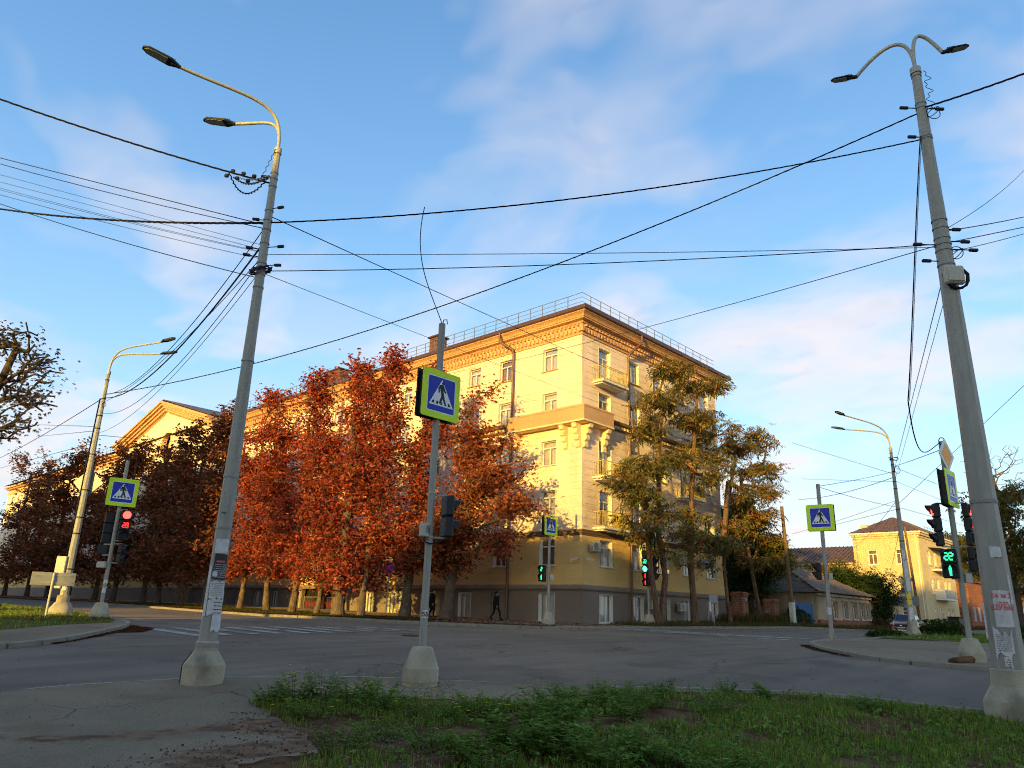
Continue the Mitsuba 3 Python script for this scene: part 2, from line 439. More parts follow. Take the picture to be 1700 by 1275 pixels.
ln_n = LineString(kerb_n); L0 = ln_n.project(Point(*L2(48, 13.3))); L1 = ln_n.project(Point(*R2(46, 6)))
kerb(kerb_n, .13, L0, L1, seed=1)
ln_w = LineString(isl); kerb(isl, .14, 0, ln_w.length, w=.18, seed=2)
ln_e = LineString(isl_e); kerb(isl_e, .12, 8, ln_e.length, w=.16, seed=3)
ln_s = LineString(near_edge); kerb(near_edge, .035, ln_s.project(Point(2.2, 16.3)), ln_s.length, w=.14, seed=4)

# block of the houses: paved, with a grass strip along the kerb where the trees stand
strip = Polygon([L2(140, 13.1), L2(13, 13.1), L2(9, 11.4), L2(4, 9.8), L2(4, 5.5), L2(9, 6), L2(14, 6.5), L2(140, 6.5)]).intersection(blocks[2])
strip_r = Polygon([R2(1.5, 3.9), R2(9, 4.5), R2(16, 5.2), R2(24, 5.75), R2(27, 5.75), R2(27, .6), R2(1.5, .8)]).intersection(blocks[2])
strip_f = Polygon([R2(31, 5.7), R2(110, 5.7), R2(110, 1.2), R2(31, 1.2)]).intersection(blocks[2])
pave_n = blocks[2].difference(unary_union([strip, strip_r, strip_f]))
put(struct('pavement'), sheet(pave_n, .12, 2.0), 'm_pavement', True)
put(struct('verge'), sheet(unary_union([strip, strip_r, strip_f]), .10, 1.0, .12, 3), 'm_soil', True)
# left island: paved strip along the kerb, grass behind
gw = Polygon([(-13.9, 27.6), (-14.5, 25.7), (-14.6, 23.0), (-15.5, 19.5), (-32, 0), (-70, -42), (-130, -60), (-130, 140), (-60, 74.2), (-26.9, 43.0), (-22.2, 39.0), (-16.2, 31.6), (-14.9, 29.8)]).intersection(blocks[1])
put(struct('pavement'), sheet(blocks[1].difference(gw), .13, 1.0), 'm_pavement', True)
put(struct('verge'), sheet(gw, .14, 1.0, .16, 5), 'm_turf', True)
# right island: paved point, grass strip behind, trees further off
ge = Polygon([(17.0, 35.6), (19.5, 38.7), (24, 43.8), (92, 115.5), (160, 169), (160, -59), (60, -15), (36, 18), (27, 29), (22.5, 33.5)]).intersection(blocks[3])
put(struct('pavement'), sheet(blocks[3].difference(ge), .11, 1.0), 'm_pavement', True)
put(struct('verge'), sheet(ge, .13, 1.0, .2, 6), 'm_turf', True)
# camera's block: worn pavement left, weedy verge in front
gs = Polygon([(-4.2, 13.4), (-3.8, 14.0), (-3.2, 14.4), (-1.9, 14.75), (-.6, 14.6), (.4, 14.2), (1.0, 14.6), (1.9, 15.7), (3, 16.0), (4.6, 16.25), (6.3, 16.3), (7.9, 15.7), (9.5, 15.0), (18, 7.5), (40, -14), (20, -30), (-1, -10), (-2.6, 7.6), (-3.0, 9.2), (-2.3, 10.3), (-2.7, 11.4), (-3.3, 12.3)])
_q = np.array(gs.segmentize(.12).exterior.coords)[:-1]; _n = meshkit.fbm(np.c_[_q * 2.3, _q[:, :1] * 0], 4, 3) - .5; _m = meshkit.fbm(np.c_[_q * 2.3, _q[:, :1] * 0 + 9], 4, 4) - .5
_k = np.where((_q[:, 0] < 2.4) & (_q[:, 1] > 6), .55, .06)[:, None]; gs = Polygon(_q + np.c_[_n, _m] * _k).buffer(0).intersection(blocks[0])
put(struct('pavement'), sheet(blocks[0].difference(gs), .012, .5, .03, 8), 'm_pavement', True)
put(struct('verge'), sheet(gs, -.015, .25, .10, 9), 'm_soil', True)


def blob(c, rx, ry, rot, seed, rough=.35, n=48):
    r = np.random.default_rng(seed); a = np.arange(n) * 2 * np.pi / n
    k = 1 + rough * (meshkit.fbm(np.c_[np.cos(a) * 1.6 + seed, np.sin(a) * 1.6, a * 0], 4, seed) - .5) * 2
    x, y = rx * k * np.cos(a), ry * k * np.sin(a); c_, s_ = math.cos(rot), math.sin(rot)
    return Polygon(np.c_[c[0] + x * c_ - y * s_, c[1] + x * s_ + y * c_]).buffer(0)


# road markings, manhole
ink = []
for k in range(10):
    c = np.array([-11.0, 25.9, 0]) + u * .97 * k; r = np.random.default_rng(k)
    ink.append((c, v, 4.0 + r.uniform(-.2, .2), .42))
for k in range(10):
    c = np.array([6.9, 40.4, 0]) - v * .93 * k
    ink.append((c, u, 3.6, .42))
for c, d, l, w in ink:
    n = np.array([-d[1], d[0], 0]); q = Polygon([(c + d * l / 2 * a + n * w / 2 * b)[:2] for a, b in ((1, 1), (-1, 1), (-1, -1), (1, -1))])
    part('road', 'crossing_stripe', sheet(q.intersection(road), .014, .5), 'm_marking')
part('road', 'stop_line', sheet(LineString([(-17.2, 33.0), (-11.2, 39.2)]).buffer(.1), .014, .5), 'm_marking')
edge_in = LineString(near_edge[: int(len(near_edge) * .52)]).parallel_offset(.05, 'left')
part('road', 'edge_line', sheet(edge_in.buffer(.035).intersection(road), .014, .25), 'm_marking')
part('road', 'manhole_cover', sheet(Point(-3.2, 27.8).buffer(.45), .014, .25), 'm_manhole')
# ---------------------------------------------------------------- the corner house
HOUSE = thing('apartment_building', 'long yellow five-storey corner apartment building with deep cornice, roof railing and gabled centre', 'building')
FR = {'L': (v, nL), 'R': (u, nR)}
LEN = {'L': 50.5, 'R': 17.7}


def W(face, a, z, o=0.):
    d, n = FR[face]; return K + d * a + n * o + np.array([0, 0, z])


def wallpoly(mb, face, poly, o, h):
    """poly in (along, up) of the front, from o metres out, thickened inwards by h."""
    d, n = FR[face]
    if face == 'R':   # u x z = nR ... (u,z) right-handed normal is n
        return mb.prism(poly, K + n * (o - h), d, np.array([0, 0, 1.]), h) if np.dot(np.cross(d, [0, 0, 1]), n) > 0 else mb.prism(poly, K + n * o, d, np.array([0, 0, 1.]), h)
    return mb.prism(poly, K + n * (o - h), d, np.array([0, 0, 1.]), h) if np.dot(np.cross(d, [0, 0, 1]), n) > 0 else mb.prism(poly, K + n * o, d, np.array([0, 0, 1.]), h)


LEV = [(.18, 1.82), (3.45, 5.05), (6.47, 8.08), (9.69, 11.3), (12.97, 14.52), (16.08, 17.65)]
colsL = [(2.07, 3.32), (6.2, 7.35), (9.3, 10.5), (13.2, 14.4), (17.1, 18.25), (19.9, 21.0), (23.4, 24.6), (26.9, 28.1)] + [(30.2 + 3.4 * k, 31.35 + 3.4 * k) for k in range(6)]
colsR = [(1.75, 3.1), (5.1, 6.5), (8.3, 9.75), (11.65, 13.0), (14.95, 16.45)]
doors = {('R', 0, 5), ('R', 0, 3), ('R', 0, 2), ('R', 3, 2), ('R', 3, 3), ('R', 3, 4)}
wins = []
for f, cols in (('L', colsL), ('R', colsR)):
    for ci, (a0, a1) in enumerate(cols):
        for lv, (z0, z1) in enumerate(LEV):
            if f == 'R' and ci == 3 and lv == 4: continue          # round window instead
            if f == 'L' and ci in (1, 6, 7) and lv == 0: continue   # door, gate
            if f == 'L' and lv == 5 and ci == 2: z0 = z0 + .25
            if (f, ci, lv) in doors: z0 = z0 - .62
            wins.append((f, ci, lv, a0, a1, z0, z1))
holes = {f: [sbox(a0, z0, a1, z1) for (g, _, _, a0, a1, z0, z1) in wins if g == f] for f in 'LR'}
oc = Point(11.95, 14.2).buffer(.5, 12)
holes['R'].append(oc); DOORL = (6.15, 7.5, .02, 1.83); holes['L'] += [sbox(6.15, .02, 7.5, 1.83), sbox(23.6, .05, 30.0, 2.0)]
ZONES = [('basement_wall', -.6, 2.07, 'm_taupe'), ('ground_floor_wall', 2.07, 5.2, 'm_ochre'), ('upper_wall', 5.2, 19.1, 'm_cream')]
walls, rest_ = {}, {}
for f in 'LR':
    H = unary_union(holes[f])
    for nm, z0, z1, m in ZONES:
        mb = MB(); wallpoly(mb, f, sbox(.0 if f == 'L' else .25, z0, LEN[f], z1).difference(H), -.03, .33)
        walls[f, m] = part(HOUSE, nm, mb, m)
    z = 2.2
    while z < 17.95:   # plaster courses with recessed joints
        m = 'm_ochre' if z < 5.1 else 'm_cream'; zt = min(z + .447, 5.2) if z < 5.2 else min(z + .447, 18.06)
        if 12.2 < z < 12.9: z += .447; continue
        strip_ = sbox(.0, z + .012, LEN[f], zt - .012).difference(H); far_ = MB()
        for g in getattr(strip_, 'geoms', [strip_]):
            if f == 'L' and g.bounds[0] > 17: wallpoly(far_, f, g, 0, .03)
            else: mb = MB(); wallpoly(mb, f, g, 0, .03); part(walls[f, m], 'course', mb, m)
        if far_.v: rest_[f, m] = rest_.get((f, m), []) + [far_]
        z += .447
for (f, m), l in rest_.items():
    mb = MB(); [mb.add(*q.build()) for q in l]; part(walls[f, m], 'far_courses', mb, m, kind='stuff')
# rear and gable walls, so that the house stands from every side
mb = MB()
for a, b in ((K + u * 17.4 + v * .2, K + u * 17.4 + v * 16), (K + v * 130 + u * .3, K + v * 130 + u * 16), (K + u * 15.7 + v * 16, K + v * 130 + u * 15.7)):
    mb.bar(a + [0, 0, 9], b + [0, 0, 9], 18.4, .3, up=np.cross(unit(b - a), [0, 0, 1]))
part(HOUSE, 'rear_wall', mb, 'm_cream')
mb = MB().box(K + u * 9 + v * 8 + [0, 0, 9], (16.4, 14, 17), frame(u, v, [0, 0, 1])).box(K + u * 8 + v * 72 + [0, 0, 9], (14, 115, 17), frame(u, v, [0, 0, 1]))
part(HOUSE, 'inner_core', mb, 'm_dark')


def window(f, a0, a1, z0, z1, lv, seed, door=False, simple=False, parent=HOUSE, base=K, depth=.2):
    r = np.random.default_rng(seed); d, n = FR[f]; P = lambda a, z, o: base + d * a + n * o + np.array([0, 0, z])
    fr = frame(d, n, [0, 0, 1]); mb = MB(); o = -depth; t = .065; w = a1 - a0; h = z1 - z0
    zt = z0 + h * (.72 if lv != 0 else 1)
    for a in (a0 + t / 2, a1 - t / 2): mb.box(P(a, (z0 + z1) / 2, o), (t, .07, h), fr)
    for z in (z0 + t / 2, z1 - t / 2): mb.box(P((a0 + a1) / 2, z, o), (w - 2 * t, .069, t), fr)
    if lv != 0: mb.box(P((a0 + a1) / 2, zt, o), (w - 2 * t, .075, t * 1.2), fr)
    mb.box(P(a0 + w * (.5 if lv else .62), (z0 + zt) / 2, o), (t * 1.3, .076, zt - z0 - 2 * t), fr)
    key = part(parent, 'window', mb, 'm_white')
    g = MB().box(P((a0 + a1) / 2, (z0 + z1) / 2, o + .002), (w - .02, .002, h - .02), fr)
    put(key + '__pane', (np.array([P(a, z, o) for a, z in ((a0, z0), (a1, z0), (a1, z1), (a0, z1))]), np.array([[0, 1, 2], [0, 2, 3]])), 'm_glass')
    cm = MB(); cl = r.random()
    cm.box(P((a0 + a1) / 2, (z0 + z1) / 2, o - .14), (w, .01, h), fr); put(key + '__curtain', cm, 'm_curtain' if cl < .66 else 'm_curtainlight' if cl < .86 else 'm_wood')
    if simple: return key
    if not door:
        put(key + '__sill', MB().box(P((a0 + a1) / 2, z0 - .03, .03), (w + .16, .2, .05), fr, bev=.008), 'm_cornice' if lv > 3 else 'm_whiteplaster')
    if lv < 4 or f == 'R':
        rv = MB()
        for a in (a0 + .006, a1 - .006): rv.box(P(a, (z0 + z1) / 2, -.08), (.012, .2, h - .002), fr)
        rv.box(P((a0 + a1) / 2, z1 - .006, -.08), (w - .03, .2, .012), fr); put(key + '__reveal', rv, 'm_whiteplaster')
    return key


for i, (f, ci, lv, a0, a1, z0, z1) in enumerate(wins):
    window(f, a0, a1, z0, z1, lv, 100 + i, door=(f, ci, lv) in doors, simple=(f == 'L' and ci > 8))
put(HOUSE + '__round_window', (lambda mb: [mb.prism(Point(0, 0).buffer(.5, 12).difference(Point(0, 0).buffer(.43, 12)), W('R', 11.95, 14.2, -.2), u, np.array([0, 0, 1.]), .06),
                                           mb.box(W('R', 11.95, 14.2, -.19), (.9, .05, .06), frame(u, nR, [0, 0, 1])), mb.box(W('R', 11.95, 14.2, -.19), (.05, .052, .9), frame(u, nR, [0, 0, 1]))] and mb)(MB()), 'm_white')
put(HOUSE + '__round_window__pane', MB().prism(Point(0, 0).buffer(.5, 12), W('R', 11.95, 14.2, -.22), u, np.array([0, 0, 1.]), .004), 'm_curtain')
# street door left of the corner
dk = part(HOUSE, 'street_door', MB().box(W('L', 6.82, .93, -.15), (1.3, .06, 1.78), frame(v, nL, [0, 0, 1])).box(W('L', 6.5, .93, -.11), (.5, .03, 1.5), frame(v, nL, [0, 0, 1])).box(W('L', 7.14, .93, -.11), (.5, .03, 1.5), frame(v, nL, [0, 0, 1])), 'm_taupe')
put(dk + '__handle', MB().box(W('L', 6.8, .9, -.08), (.03, .05, .2), frame(v, nL, [0, 0, 1])), 'm_chrome')


def mould(prof, aL=50.5, aR=17.7, end=True, o0=0.):
    """A moulding swept round the corner: prof = [(out, up)...] closed below/behind by the wall."""
    V = []
    for o, z in prof:
        zz = np.array([0, 0, z])
        V.append([K + v * aL + nL * o + zz, K + nL * o + nR * o + zz, K + u * (aR + (o if end else 0)) + nR * o + zz] + ([K + u * (aR + o) + v * 6 + zz] if end else []))
    m = len(V[0]); V = np.array(V).reshape(-1, 3); k = len(prof)
    F = [[i * m + j, i * m + j + 1, (i + 1) * m + j + 1, (i + 1) * m + j] for i in range(k - 1) for j in range(m - 1)]
    mb = MB().add(V, np.array(F))
    for j in (0, m - 1): mb.add(V[j::m], np.array([[0, i, i + 1] for i in range(1, k - 1)]))
    return mb


part(HOUSE, 'cornice', mould([(-.1, 18.06), (.08, 18.06), (.08, 18.14), (.11, 18.17), (.11, 18.76), (.2, 18.8), (.24, 18.86), (.24, 18.9), (.52, 18.96), (.52, 19.04), (.58, 19.05), (.6, 19.1), (.66, 19.18), (.78, 19.26), (.86, 19.3), (.86, 19.36), (-.2, 19.4)]), 'm_cornice')
part(HOUSE, 'gutter', mould([(.5, 19.36), (.95, 19.36), (1.0, 19.40), (1.0, 19.64), (.9, 19.68), (.2, 19.7)]), 'm_roofmetal')
mb = MB(); egg = MB()
for f in 'LR':
    d, n = FR[f]; fr = frame(d, n, [0, 0, 1]); a = .1
    while a < LEN[f] - .05:
        mb.box(W(f, a, 18.37, .16), (.19, .14, .3), fr); egg.box(W(f, a + .08, 18.68, .2), (.11, .16, .12), fr); a += .36
mb.box(K + nL * .18 + nR * .18 + [0, 0, 18.37], (.2, .2, .3), frame(u, v, [0, 0, 1]))
part(HOUSE, 'dentils', mb, 'm_cornice', kind='stuff'); part(HOUSE, 'small_dentils', egg, 'm_cornice', kind='stuff')
part(HOUSE, 'basement_belt', mould([(-.1, 2.0), (.07, 2.0), (.11, 2.05), (.12, 2.12), (.09, 2.2), (.05, 2.3), (-.1, 2.33)]), 'm_taupe')
part(HOUSE, 'floor_belt', mould([(-.1, 5.2), (.05, 5.2), (.07, 5.28), (.13, 5.31), (.15, 5.4), (.22, 5.45), (.22, 5.52), (-.1, 5.56)]), 'm_belt')
# third-floor cornice with dentils, interrupted by the corner balcony
for f, a0, a1 in (('L', 5.75, 50.5), ('R', 2.5, 17.75)):
    d, n = FR[f]; mb = MB(); prof = [(-.1, 12.28), (.06, 12.28), (.06, 12.36), (.12, 12.6), (.3, 12.68), (.34, 12.78), (.34, 12.86), (-.1, 12.9)]
    V = np.array([[W(f, a, z, o) for a in (a0, a1)] for o, z in prof]).reshape(-1, 3)
    mb.add(V, np.array([[2 * i, 2 * i + 1, 2 * i + 3, 2 * i + 2] for i in range(len(prof) - 1)]))
    for j in (0, 1): mb.add(V[j::2], np.array([[0, i, i + 1] for i in range(1, len(prof) - 1)]))
    part(HOUSE, 'middle_cornice', mb, 'm_belt')
    mb = MB(); a = a0 + .15
    while a < a1: mb.box(W(f, a, 12.5, .13), (.17, .14, .17), frame(d, n, [0, 0, 1])); a += .36
    part(HOUSE, 'middle_dentils', mb, 'm_moulding', kind='stuff')
# corner balcony: solid parapet on a slab carried by scrolled brackets
PO = .7
def corner_ring(o0, o1, z0, z1, aL, aR):
    mb = MB(); poly = Polygon([(0, 0), (aR, 0), (aR, o1), (-o1, o1), (-o1, -aL), (0, -aL)]) if False else None
    # plan coordinates: x along u from K, y along v from K; outside is negative
    q = Polygon([(-o1, -o1), (aR, -o1), (aR, -o0), (-o0, -o0), (-o0, aL), (-o1, aL)])
    return mb.prism(q, K + [0, 0, z0], u, v, z1 - z0)
bal = part(HOUSE, 'corner_balcony', corner_ring(PO - .14, PO, 12.16, 13.0, 5.7, 2.45), 'm_bay')
put(bal + '__coping', corner_ring(PO - .17, PO + .04, 13.0, 13.12, 5.74, 2.49), 'm_cornice')
put(bal + '__slab', corner_ring(0.01, PO + .03, 12.06, 12.158, 5.73, 2.48), 'm_moulding')
put(bal + '__end_wall', MB().box(W('L', 5.63, 12.58, PO / 2 - .07), (.14, PO - .15, .84), frame(v, nL, [0, 0, 1])).box(W('R', 2.38, 12.58, PO / 2 - .07), (.14, PO - .15, .84), frame(u, nR, [0, 0, 1])), 'm_bay')
for f, a in (('L', 5.35), ('L', 1.25), ('L', .22), ('R', .22), ('R', 2.15)):
    d, n = FR[f]; prof = [(0, 10.55), (.16, 10.58), (.2, 10.75), (.15, 10.95), (.3, 11.05), (.34, 11.2), (.26, 11.35), (.42, 11.42), (.46, 11.6), (.36, 11.72), (.56, 11.78), (.6, 11.98), (.64, 12.05), (0, 12.05)]
    mb = MB().prism(Polygon(prof), W(f, a - .17, 0, 0), n, np.array([0, 0, 1.]), .34 if np.dot(np.cross(n, [0, 0, 1]), d) > 0 else -.34)
    bk = part(bal, 'bracket', mb, 'm_moulding')
# balconies of the right front
for k, (a0, a1, z, o) in enumerate([(1.06, 3.9, 15.0, .92), (1.06, 3.9, 8.75, .92), (1.06, 3.9, 5.62, .92), (10.9, 13.8, 11.95, .92), (10.9, 13.8, 8.75, .92), (10.9, 13.8, 5.62, .92)]):
    fr = frame(u, nR, [0, 0, 1])
    b = part(HOUSE, 'balcony', MB().box(W('R', (a0 + a1) / 2, z + .07, o / 2), (a1 - a0, o, .14), fr, bev=.01).box(W('R', (a0 + a1) / 2, z - .05, o / 2 - .1), (a1 - a0 - .3, o - .2, .1), fr), 'm_whiteplaster')
    mb = MB(); zt = z + 1.08
    pts = [(a, o - .05) for a in np.arange(a0 + .05, a1, .125)] + [(a, q) for a in (a0 + .04, a1 - .04) for q in np.arange(.1, o - .1, .13)]
    for a, q in pts: mb.box(W('R', a, (z + zt) / 2 + .07, q), (.022, .022, zt - z - .1), fr)
    for zz in (z + .2, zt):
        mb.box(W('R', (a0 + a1) / 2, zz, o - .05), (a1 - a0, .045, .04), fr)
        for a in (a0 + .04, a1 - .04): mb.box(W('R', a, zz, o / 2 - .04), (.04, o - .11, .039), fr)
    put(b + '__railing', mb, 'm_balcony')
    if k in (1, 2, 3, 4, 5):
        mb = MB().box(W('R', (a0 + a1) / 2 + .45, (z + zt) / 2 + .05, o - .075), (a1 - a0 - 1.2, .012, .78), fr)
        put(b + '__panel', mb, 'm_balcony')
# down pipes
def downpipe(f, a, aa, bent=True):
    n = FR[f][1]
    if f == 'L': pts = [W(f, aa, 19.4, .93), W(f, aa, 18.95, .93), W(f, aa, 18.75, .9), W(f, a, 18.2, .32), W(f, a, 17.9, .22), W(f, a, 13.3, .22), W(f, a, 13.0, .3), W(f, a, 12.9, .55), W(f, a, 12.2, .55), W(f, a, 11.9, .2), W(f, a, 5.8, .2), W(f, a, 5.55, .32), W(f, a, 5.1, .32), W(f, a, 4.9, .16), W(f, a, .35, .16), W(f, a, .12, .3)]
    else: pts = [W(f, aa, 19.4, .93), W(f, aa, 18.95, .93), W(f, aa - .1, 18.75, .85), W(f, a, 18.0, .3), W(f, a, 17.8, .18), W(f, a, 13.4, .18), W(f, a, 13.1, .45), W(f, a, 12.3, .45), W(f, a, 12.0, .18), W(f, a + .05, 6.0, .16), W(f, a + .1, 5.75, .34), W(f, a + .1, 5.2, .34), W(f, a, 4.95, .15), W(f, a, .4, .15), W(f, a, .2, .25)]
    return MB().tube(pts, .085, 10)
part(HOUSE, 'downpipe', downpipe('L', 5.87, 6.6), 'm_pipe', 50)
part(HOUSE, 'downpipe', downpipe('L', 26.4, 27.2), 'm_pipe', 50)
part(HOUSE, 'downpipe', downpipe('R', 5.0, 5.6), 'm_pipe', 50)
# roof, railing, chimneys
def plan(x, y, z): return K + u * x + v * y + np.array([0, 0, z])   # x, y from the corner inwards
E_ = .9; e1 = 17.7 + E_
Vr = np.array([plan(-E_, -E_, 19.66), plan(e1, -E_, 19.66), plan(e1, 16, 19.66), plan(16.5, 16, 19.66), plan(16.5, 131, 19.66), plan(-E_, 131, 19.66), plan(8, 8, 21.9), plan(8, 131, 21.9), plan(9, 8, 21.9)])
part(HOUSE, 'roof', (Vr, np.array([[0, 1, 8], [0, 8, 6], [0, 6, 5], [6, 7, 5], [1, 2, 8], [2, 3, 8], [3, 4, 7], [3, 7, 6], [8, 3, 6]])), 'm_roofmetal')
rl = part(HOUSE, 'roof_railing', MB().tube([plan(-.02, 50.4, 21.0), plan(-.02, -.02, 21.0), plan(17.7, -.02, 21.0)], .022, 6).tube([plan(-.02, 50.4, 20.68), plan(-.02, -.02, 20.68), plan(17.7, -.02, 20.68)], .016, 6).tube([plan(-.02, 50.4, 20.36), plan(-.02, -.02, 20.36), plan(17.7, -.02, 20.36)], .016, 6).tube([plan(-.02, 50.4, 20.05), plan(-.02, -.02, 20.05), plan(17.7, -.02, 20.05)], .016, 6), 'm_railsteel')
for a in np.arange(1.2, 50, 1.12):
    put(numbered(rl + '__post'), MB().box(plan(-.02, a, 20.35), (.04, .04, 1.32), frame(u, v, [0, 0, 1])).bar(plan(-.02, a, 20.1), plan(.45, a, 19.75), .03), 'm_railsteel')
for a in np.arange(.9, 17.6, 1.12):
    put(numbered(rl + '__post'), MB().box(plan(a, -.02, 20.35), (.04, .04, 1.32), frame(u, v, [0, 0, 1])).bar(plan(a, -.02, 20.1), plan(a, .45, 19.75), .03), 'm_railsteel')
for x, y, w, l, zt in ((2.0, 16.6, 1.0, 1.0, 22.2), (2.2, 31.5, 1.0, 2.4, 22.3), (1.9, 78.8, .9, 1.2, 22.4), (3.3, 1.9, .9, .9, 20.75), (10.3, 2.1, 1.0, 1.0, 20.85)):
    c = part(HOUSE, 'chimney', MB().box(plan(x, y, (19.6 + zt) / 2), (w, l, zt - 19.6), frame(u, v, [0, 0, 1])), 'm_brickchim')
    put(c + '__cap', MB().box(plan(x, y, zt + .05), (w + .28, l + .28, .1), frame(u, v, [0, 0, 1])).add(np.array([plan(x + sx * (w / 2 + .16), y + sy * (l / 2 + .16), zt + .1) for sx, sy in ((-1, -1), (1, -1), (1, 1), (-1, 1))] + [plan(x, y, zt + .36)]), np.array([[0, 1, 4], [1, 2, 4], [2, 3, 4], [3, 0, 4]])), 'm_roofmetal')
    j = MB()
    for zz in np.arange(19.9, zt, .32): j.box(plan(x, y, zz), (w + .016, l + .016, .02), frame(u, v, [0, 0, 1]))
    put(c + '__seam', j, 'm_roofmetal')
# gabled centre and the far wing of the left front
gh = [sbox(a, z0, a + 1.25, z1) for a in (53.2, 57.0, 61.3, 65.6, 69.4, 73.0) for z0, z1 in LEV[1:]]
arch = unary_union([Point(62.6, 18.9).buffer(1.25, 16), sbox(61.35, 17.75, 63.85, 18.9)])
gab = Polygon([(50.5, -.8), (76.8, -.8), (76.8, 19.3), (63.6, 23.1), (50.5, 19.3)]).difference(unary_union(gh + [arch]))
zb = lambda a, b: sbox(50, a, 131, b)
mb = MB(); wallpoly(mb, 'L', gab.intersection(zb(5.2, 30)), .45, .5); gb = part(HOUSE, 'gable', mb, 'm_cream')
for nm, z0, z1, m in ZONES[:2]: mb = MB(); wallpoly(mb, 'L', gab.intersection(zb(z0, z1)), .45, .5); put(gb + '__' + nm, mb, m)
put(gb + '__niche', MB().prism(arch.buffer(.05), W('L', 0, 0, -.35), v, np.array([0, 0, 1.]), .04), 'm_cornice')
mb = MB(); wallpoly(mb, 'L', unary_union([Point(62.6, 18.9).buffer(1.6, 16), sbox(61, 17.75, 64.2, 18.9)]).difference(arch).intersection(sbox(50, 17.75, 80, 21)), .53, .1); put(gb + '__arch_moulding', mb, 'm_moulding')
put(gb + '__arch_sill', MB().box(W('L', 62.6, 17.65, .62), (3.8, .5, .2), frame(v, nL, [0, 0, 1])).box(W('L', 62.6, 17.45, .55), (3.3, .3, .2), frame(v, nL, [0, 0, 1])), 'm_moulding')
mb = MB(); dn = MB()
for p, q in (((50.0, 19.2), (63.6, 23.15)), ((77.3, 19.2), (63.6, 23.15))):
    for dz, o, w in ((.0, .62, .34), (.3, .85, .3), (.58, 1.15, .28), (.82, 1.35, .24)):
        mb.bar(W('L', p[0], p[1] + dz, (o + .2) / 2), W('L', q[0], q[1] + dz, (o + .2) / 2), o + .3, w, up=(0, 0, 1))
    for k in np.linspace(.03, .95, 40):
        dn.box(W('L', p[0] + (q[0] - p[0]) * k, p[1] + (q[1] - p[1]) * k - .24, .52), (.17, .16, .22), frame(v, nL, [0, 0, 1]))
put(gb + '__raking_cornice', mb, 'm_cornice'); put(gb + '__raking_dentils', dn, 'm_cornice', kind='stuff')
put(gb + '__gable_roof', MB().bar(W('L', 49.9, 20.28, -4), W('L', 63.6, 24.28, -4), 10.6, .1).bar(W('L', 77.4, 20.28, -4), W('L', 63.6, 24.28, -4), 10.6, .1), 'm_roofmetal')
for i, b in enumerate(gh):
    x0, z0, x1, z1 = b.bounds; window('L', x0, x1, z0, z1, 1 + i % 5, 700 + i, simple=True, base=K + nL * .45)
fw = [sbox(a, z0, a + 1.2, z1) for a in np.arange(79.2, 128, 3.6) for z0, z1 in LEV[1:]]
ww = sbox(76.8, -1, 130, 19).difference(unary_union(fw))
for nm, z0, z1, m in ZONES: mb = MB(); wallpoly(mb, 'L', ww.intersection(zb(z0, z1)), 0, .35); part(HOUSE, 'wing_' + nm, mb, m)
for i, b in enumerate(fw):
    x0, z0, x1, z1 = b.bounds; window('L', x0, x1, z0, z1, 1 + i % 5, 900 + i, simple=True)
mb = MB()
for o, z0, z1 in ((.12, 18.06, 18.75), (.5, 18.9, 19.04), (.86, 19.1, 19.36)): mb.box(W('L', 103.4, (z0 + z1) / 2, o / 2), (53.2, o, z1 - z0), frame(v, nL, [0, 0, 1]))
part(HOUSE, 'wing_cornice', mb, 'm_cornice')
mb = MB().tube([plan(0, 77.5, 21.0), plan(0, 130, 21.0)], .022, 6).tube([plan(0, 77.5, 20.5), plan(0, 130, 20.5)], .016, 6)
for a in np.arange(78, 130, 1.5): mb.box(plan(0, a, 20.3), (.04, .04, 1.4), frame(u, v, [0, 0, 1]))
part(HOUSE, 'wing_railing', mb, 'm_railsteel')
# gateway behind the trees: dark passage with a printed hoarding
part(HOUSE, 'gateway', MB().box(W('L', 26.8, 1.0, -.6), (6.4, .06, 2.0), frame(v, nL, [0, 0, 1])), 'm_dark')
hk = thing('banner', 'dark printed banner with red lettering behind the tree trunks at the house foot', 'banner')
put(hk + '__sheet', MB().box(W('L', 26.9, .78, -.2), (5.6, .03, 1.1), frame(v, nL, [0, 0, 1])), 'm_banner')
mb = MB()
r = np.random.default_rng(5)
a = 29.3
while a > 25.2:
    w = r.uniform(.25, .45); mb.box(W('L', a, .8, -.17), (w * .75, .02, r.uniform(.3, .5)), frame(v, nL, [0, 0, 1])); a -= w
put(hk + '__lettering', mb, 'm_bannerred')
put(hk + '__frame', MB().box(W('L', 26.9, 1.36, -.2), (5.8, .05, .05), frame(v, nL, [0, 0, 1])).box(W('L', 24.05, .7, -.2), (.06, .06, 1.4), frame(v, nL, [0, 0, 1])).box(W('L', 29.75, .7, -.2), (.06, .06, 1.4), frame(v, nL, [0, 0, 1])), 'm_greyplate')


def aircon(f, a, z, label):
    k = thing('air_conditioner', label, 'air conditioner', 'air conditioners on the house wall'); d, n = FR[f]; fr = frame(d, n, [0, 0, 1])
    put(k + '__case', MB().box(W(f, a, z, .3), (.8, .3, .55), fr, bev=.015), 'm_boxwhite')
    put(k + '__grille', MB().prism(Point(0, 0).buffer(.22, 12), W(f, a - .1, z, .452), d, np.array([0, 0, 1.]), .01 if np.dot(np.cross(d, [0, 0, 1]), n) > 0 else -.01), 'm_greyplate')
    mb = MB()
    for q in (-.3, .3): mb.box(W(f, a + q, z - .3, .22), (.04, .44, .04), fr)
    put(k + '__bracket', mb, 'm_greyplate')
    g = MB()
    for q in np.linspace(-.2, .2, 7): g.box(W(f, a - .405, z + q, .3), (.01, .24, .02), fr)
    put(k + '__louvre', g, 'm_dark')


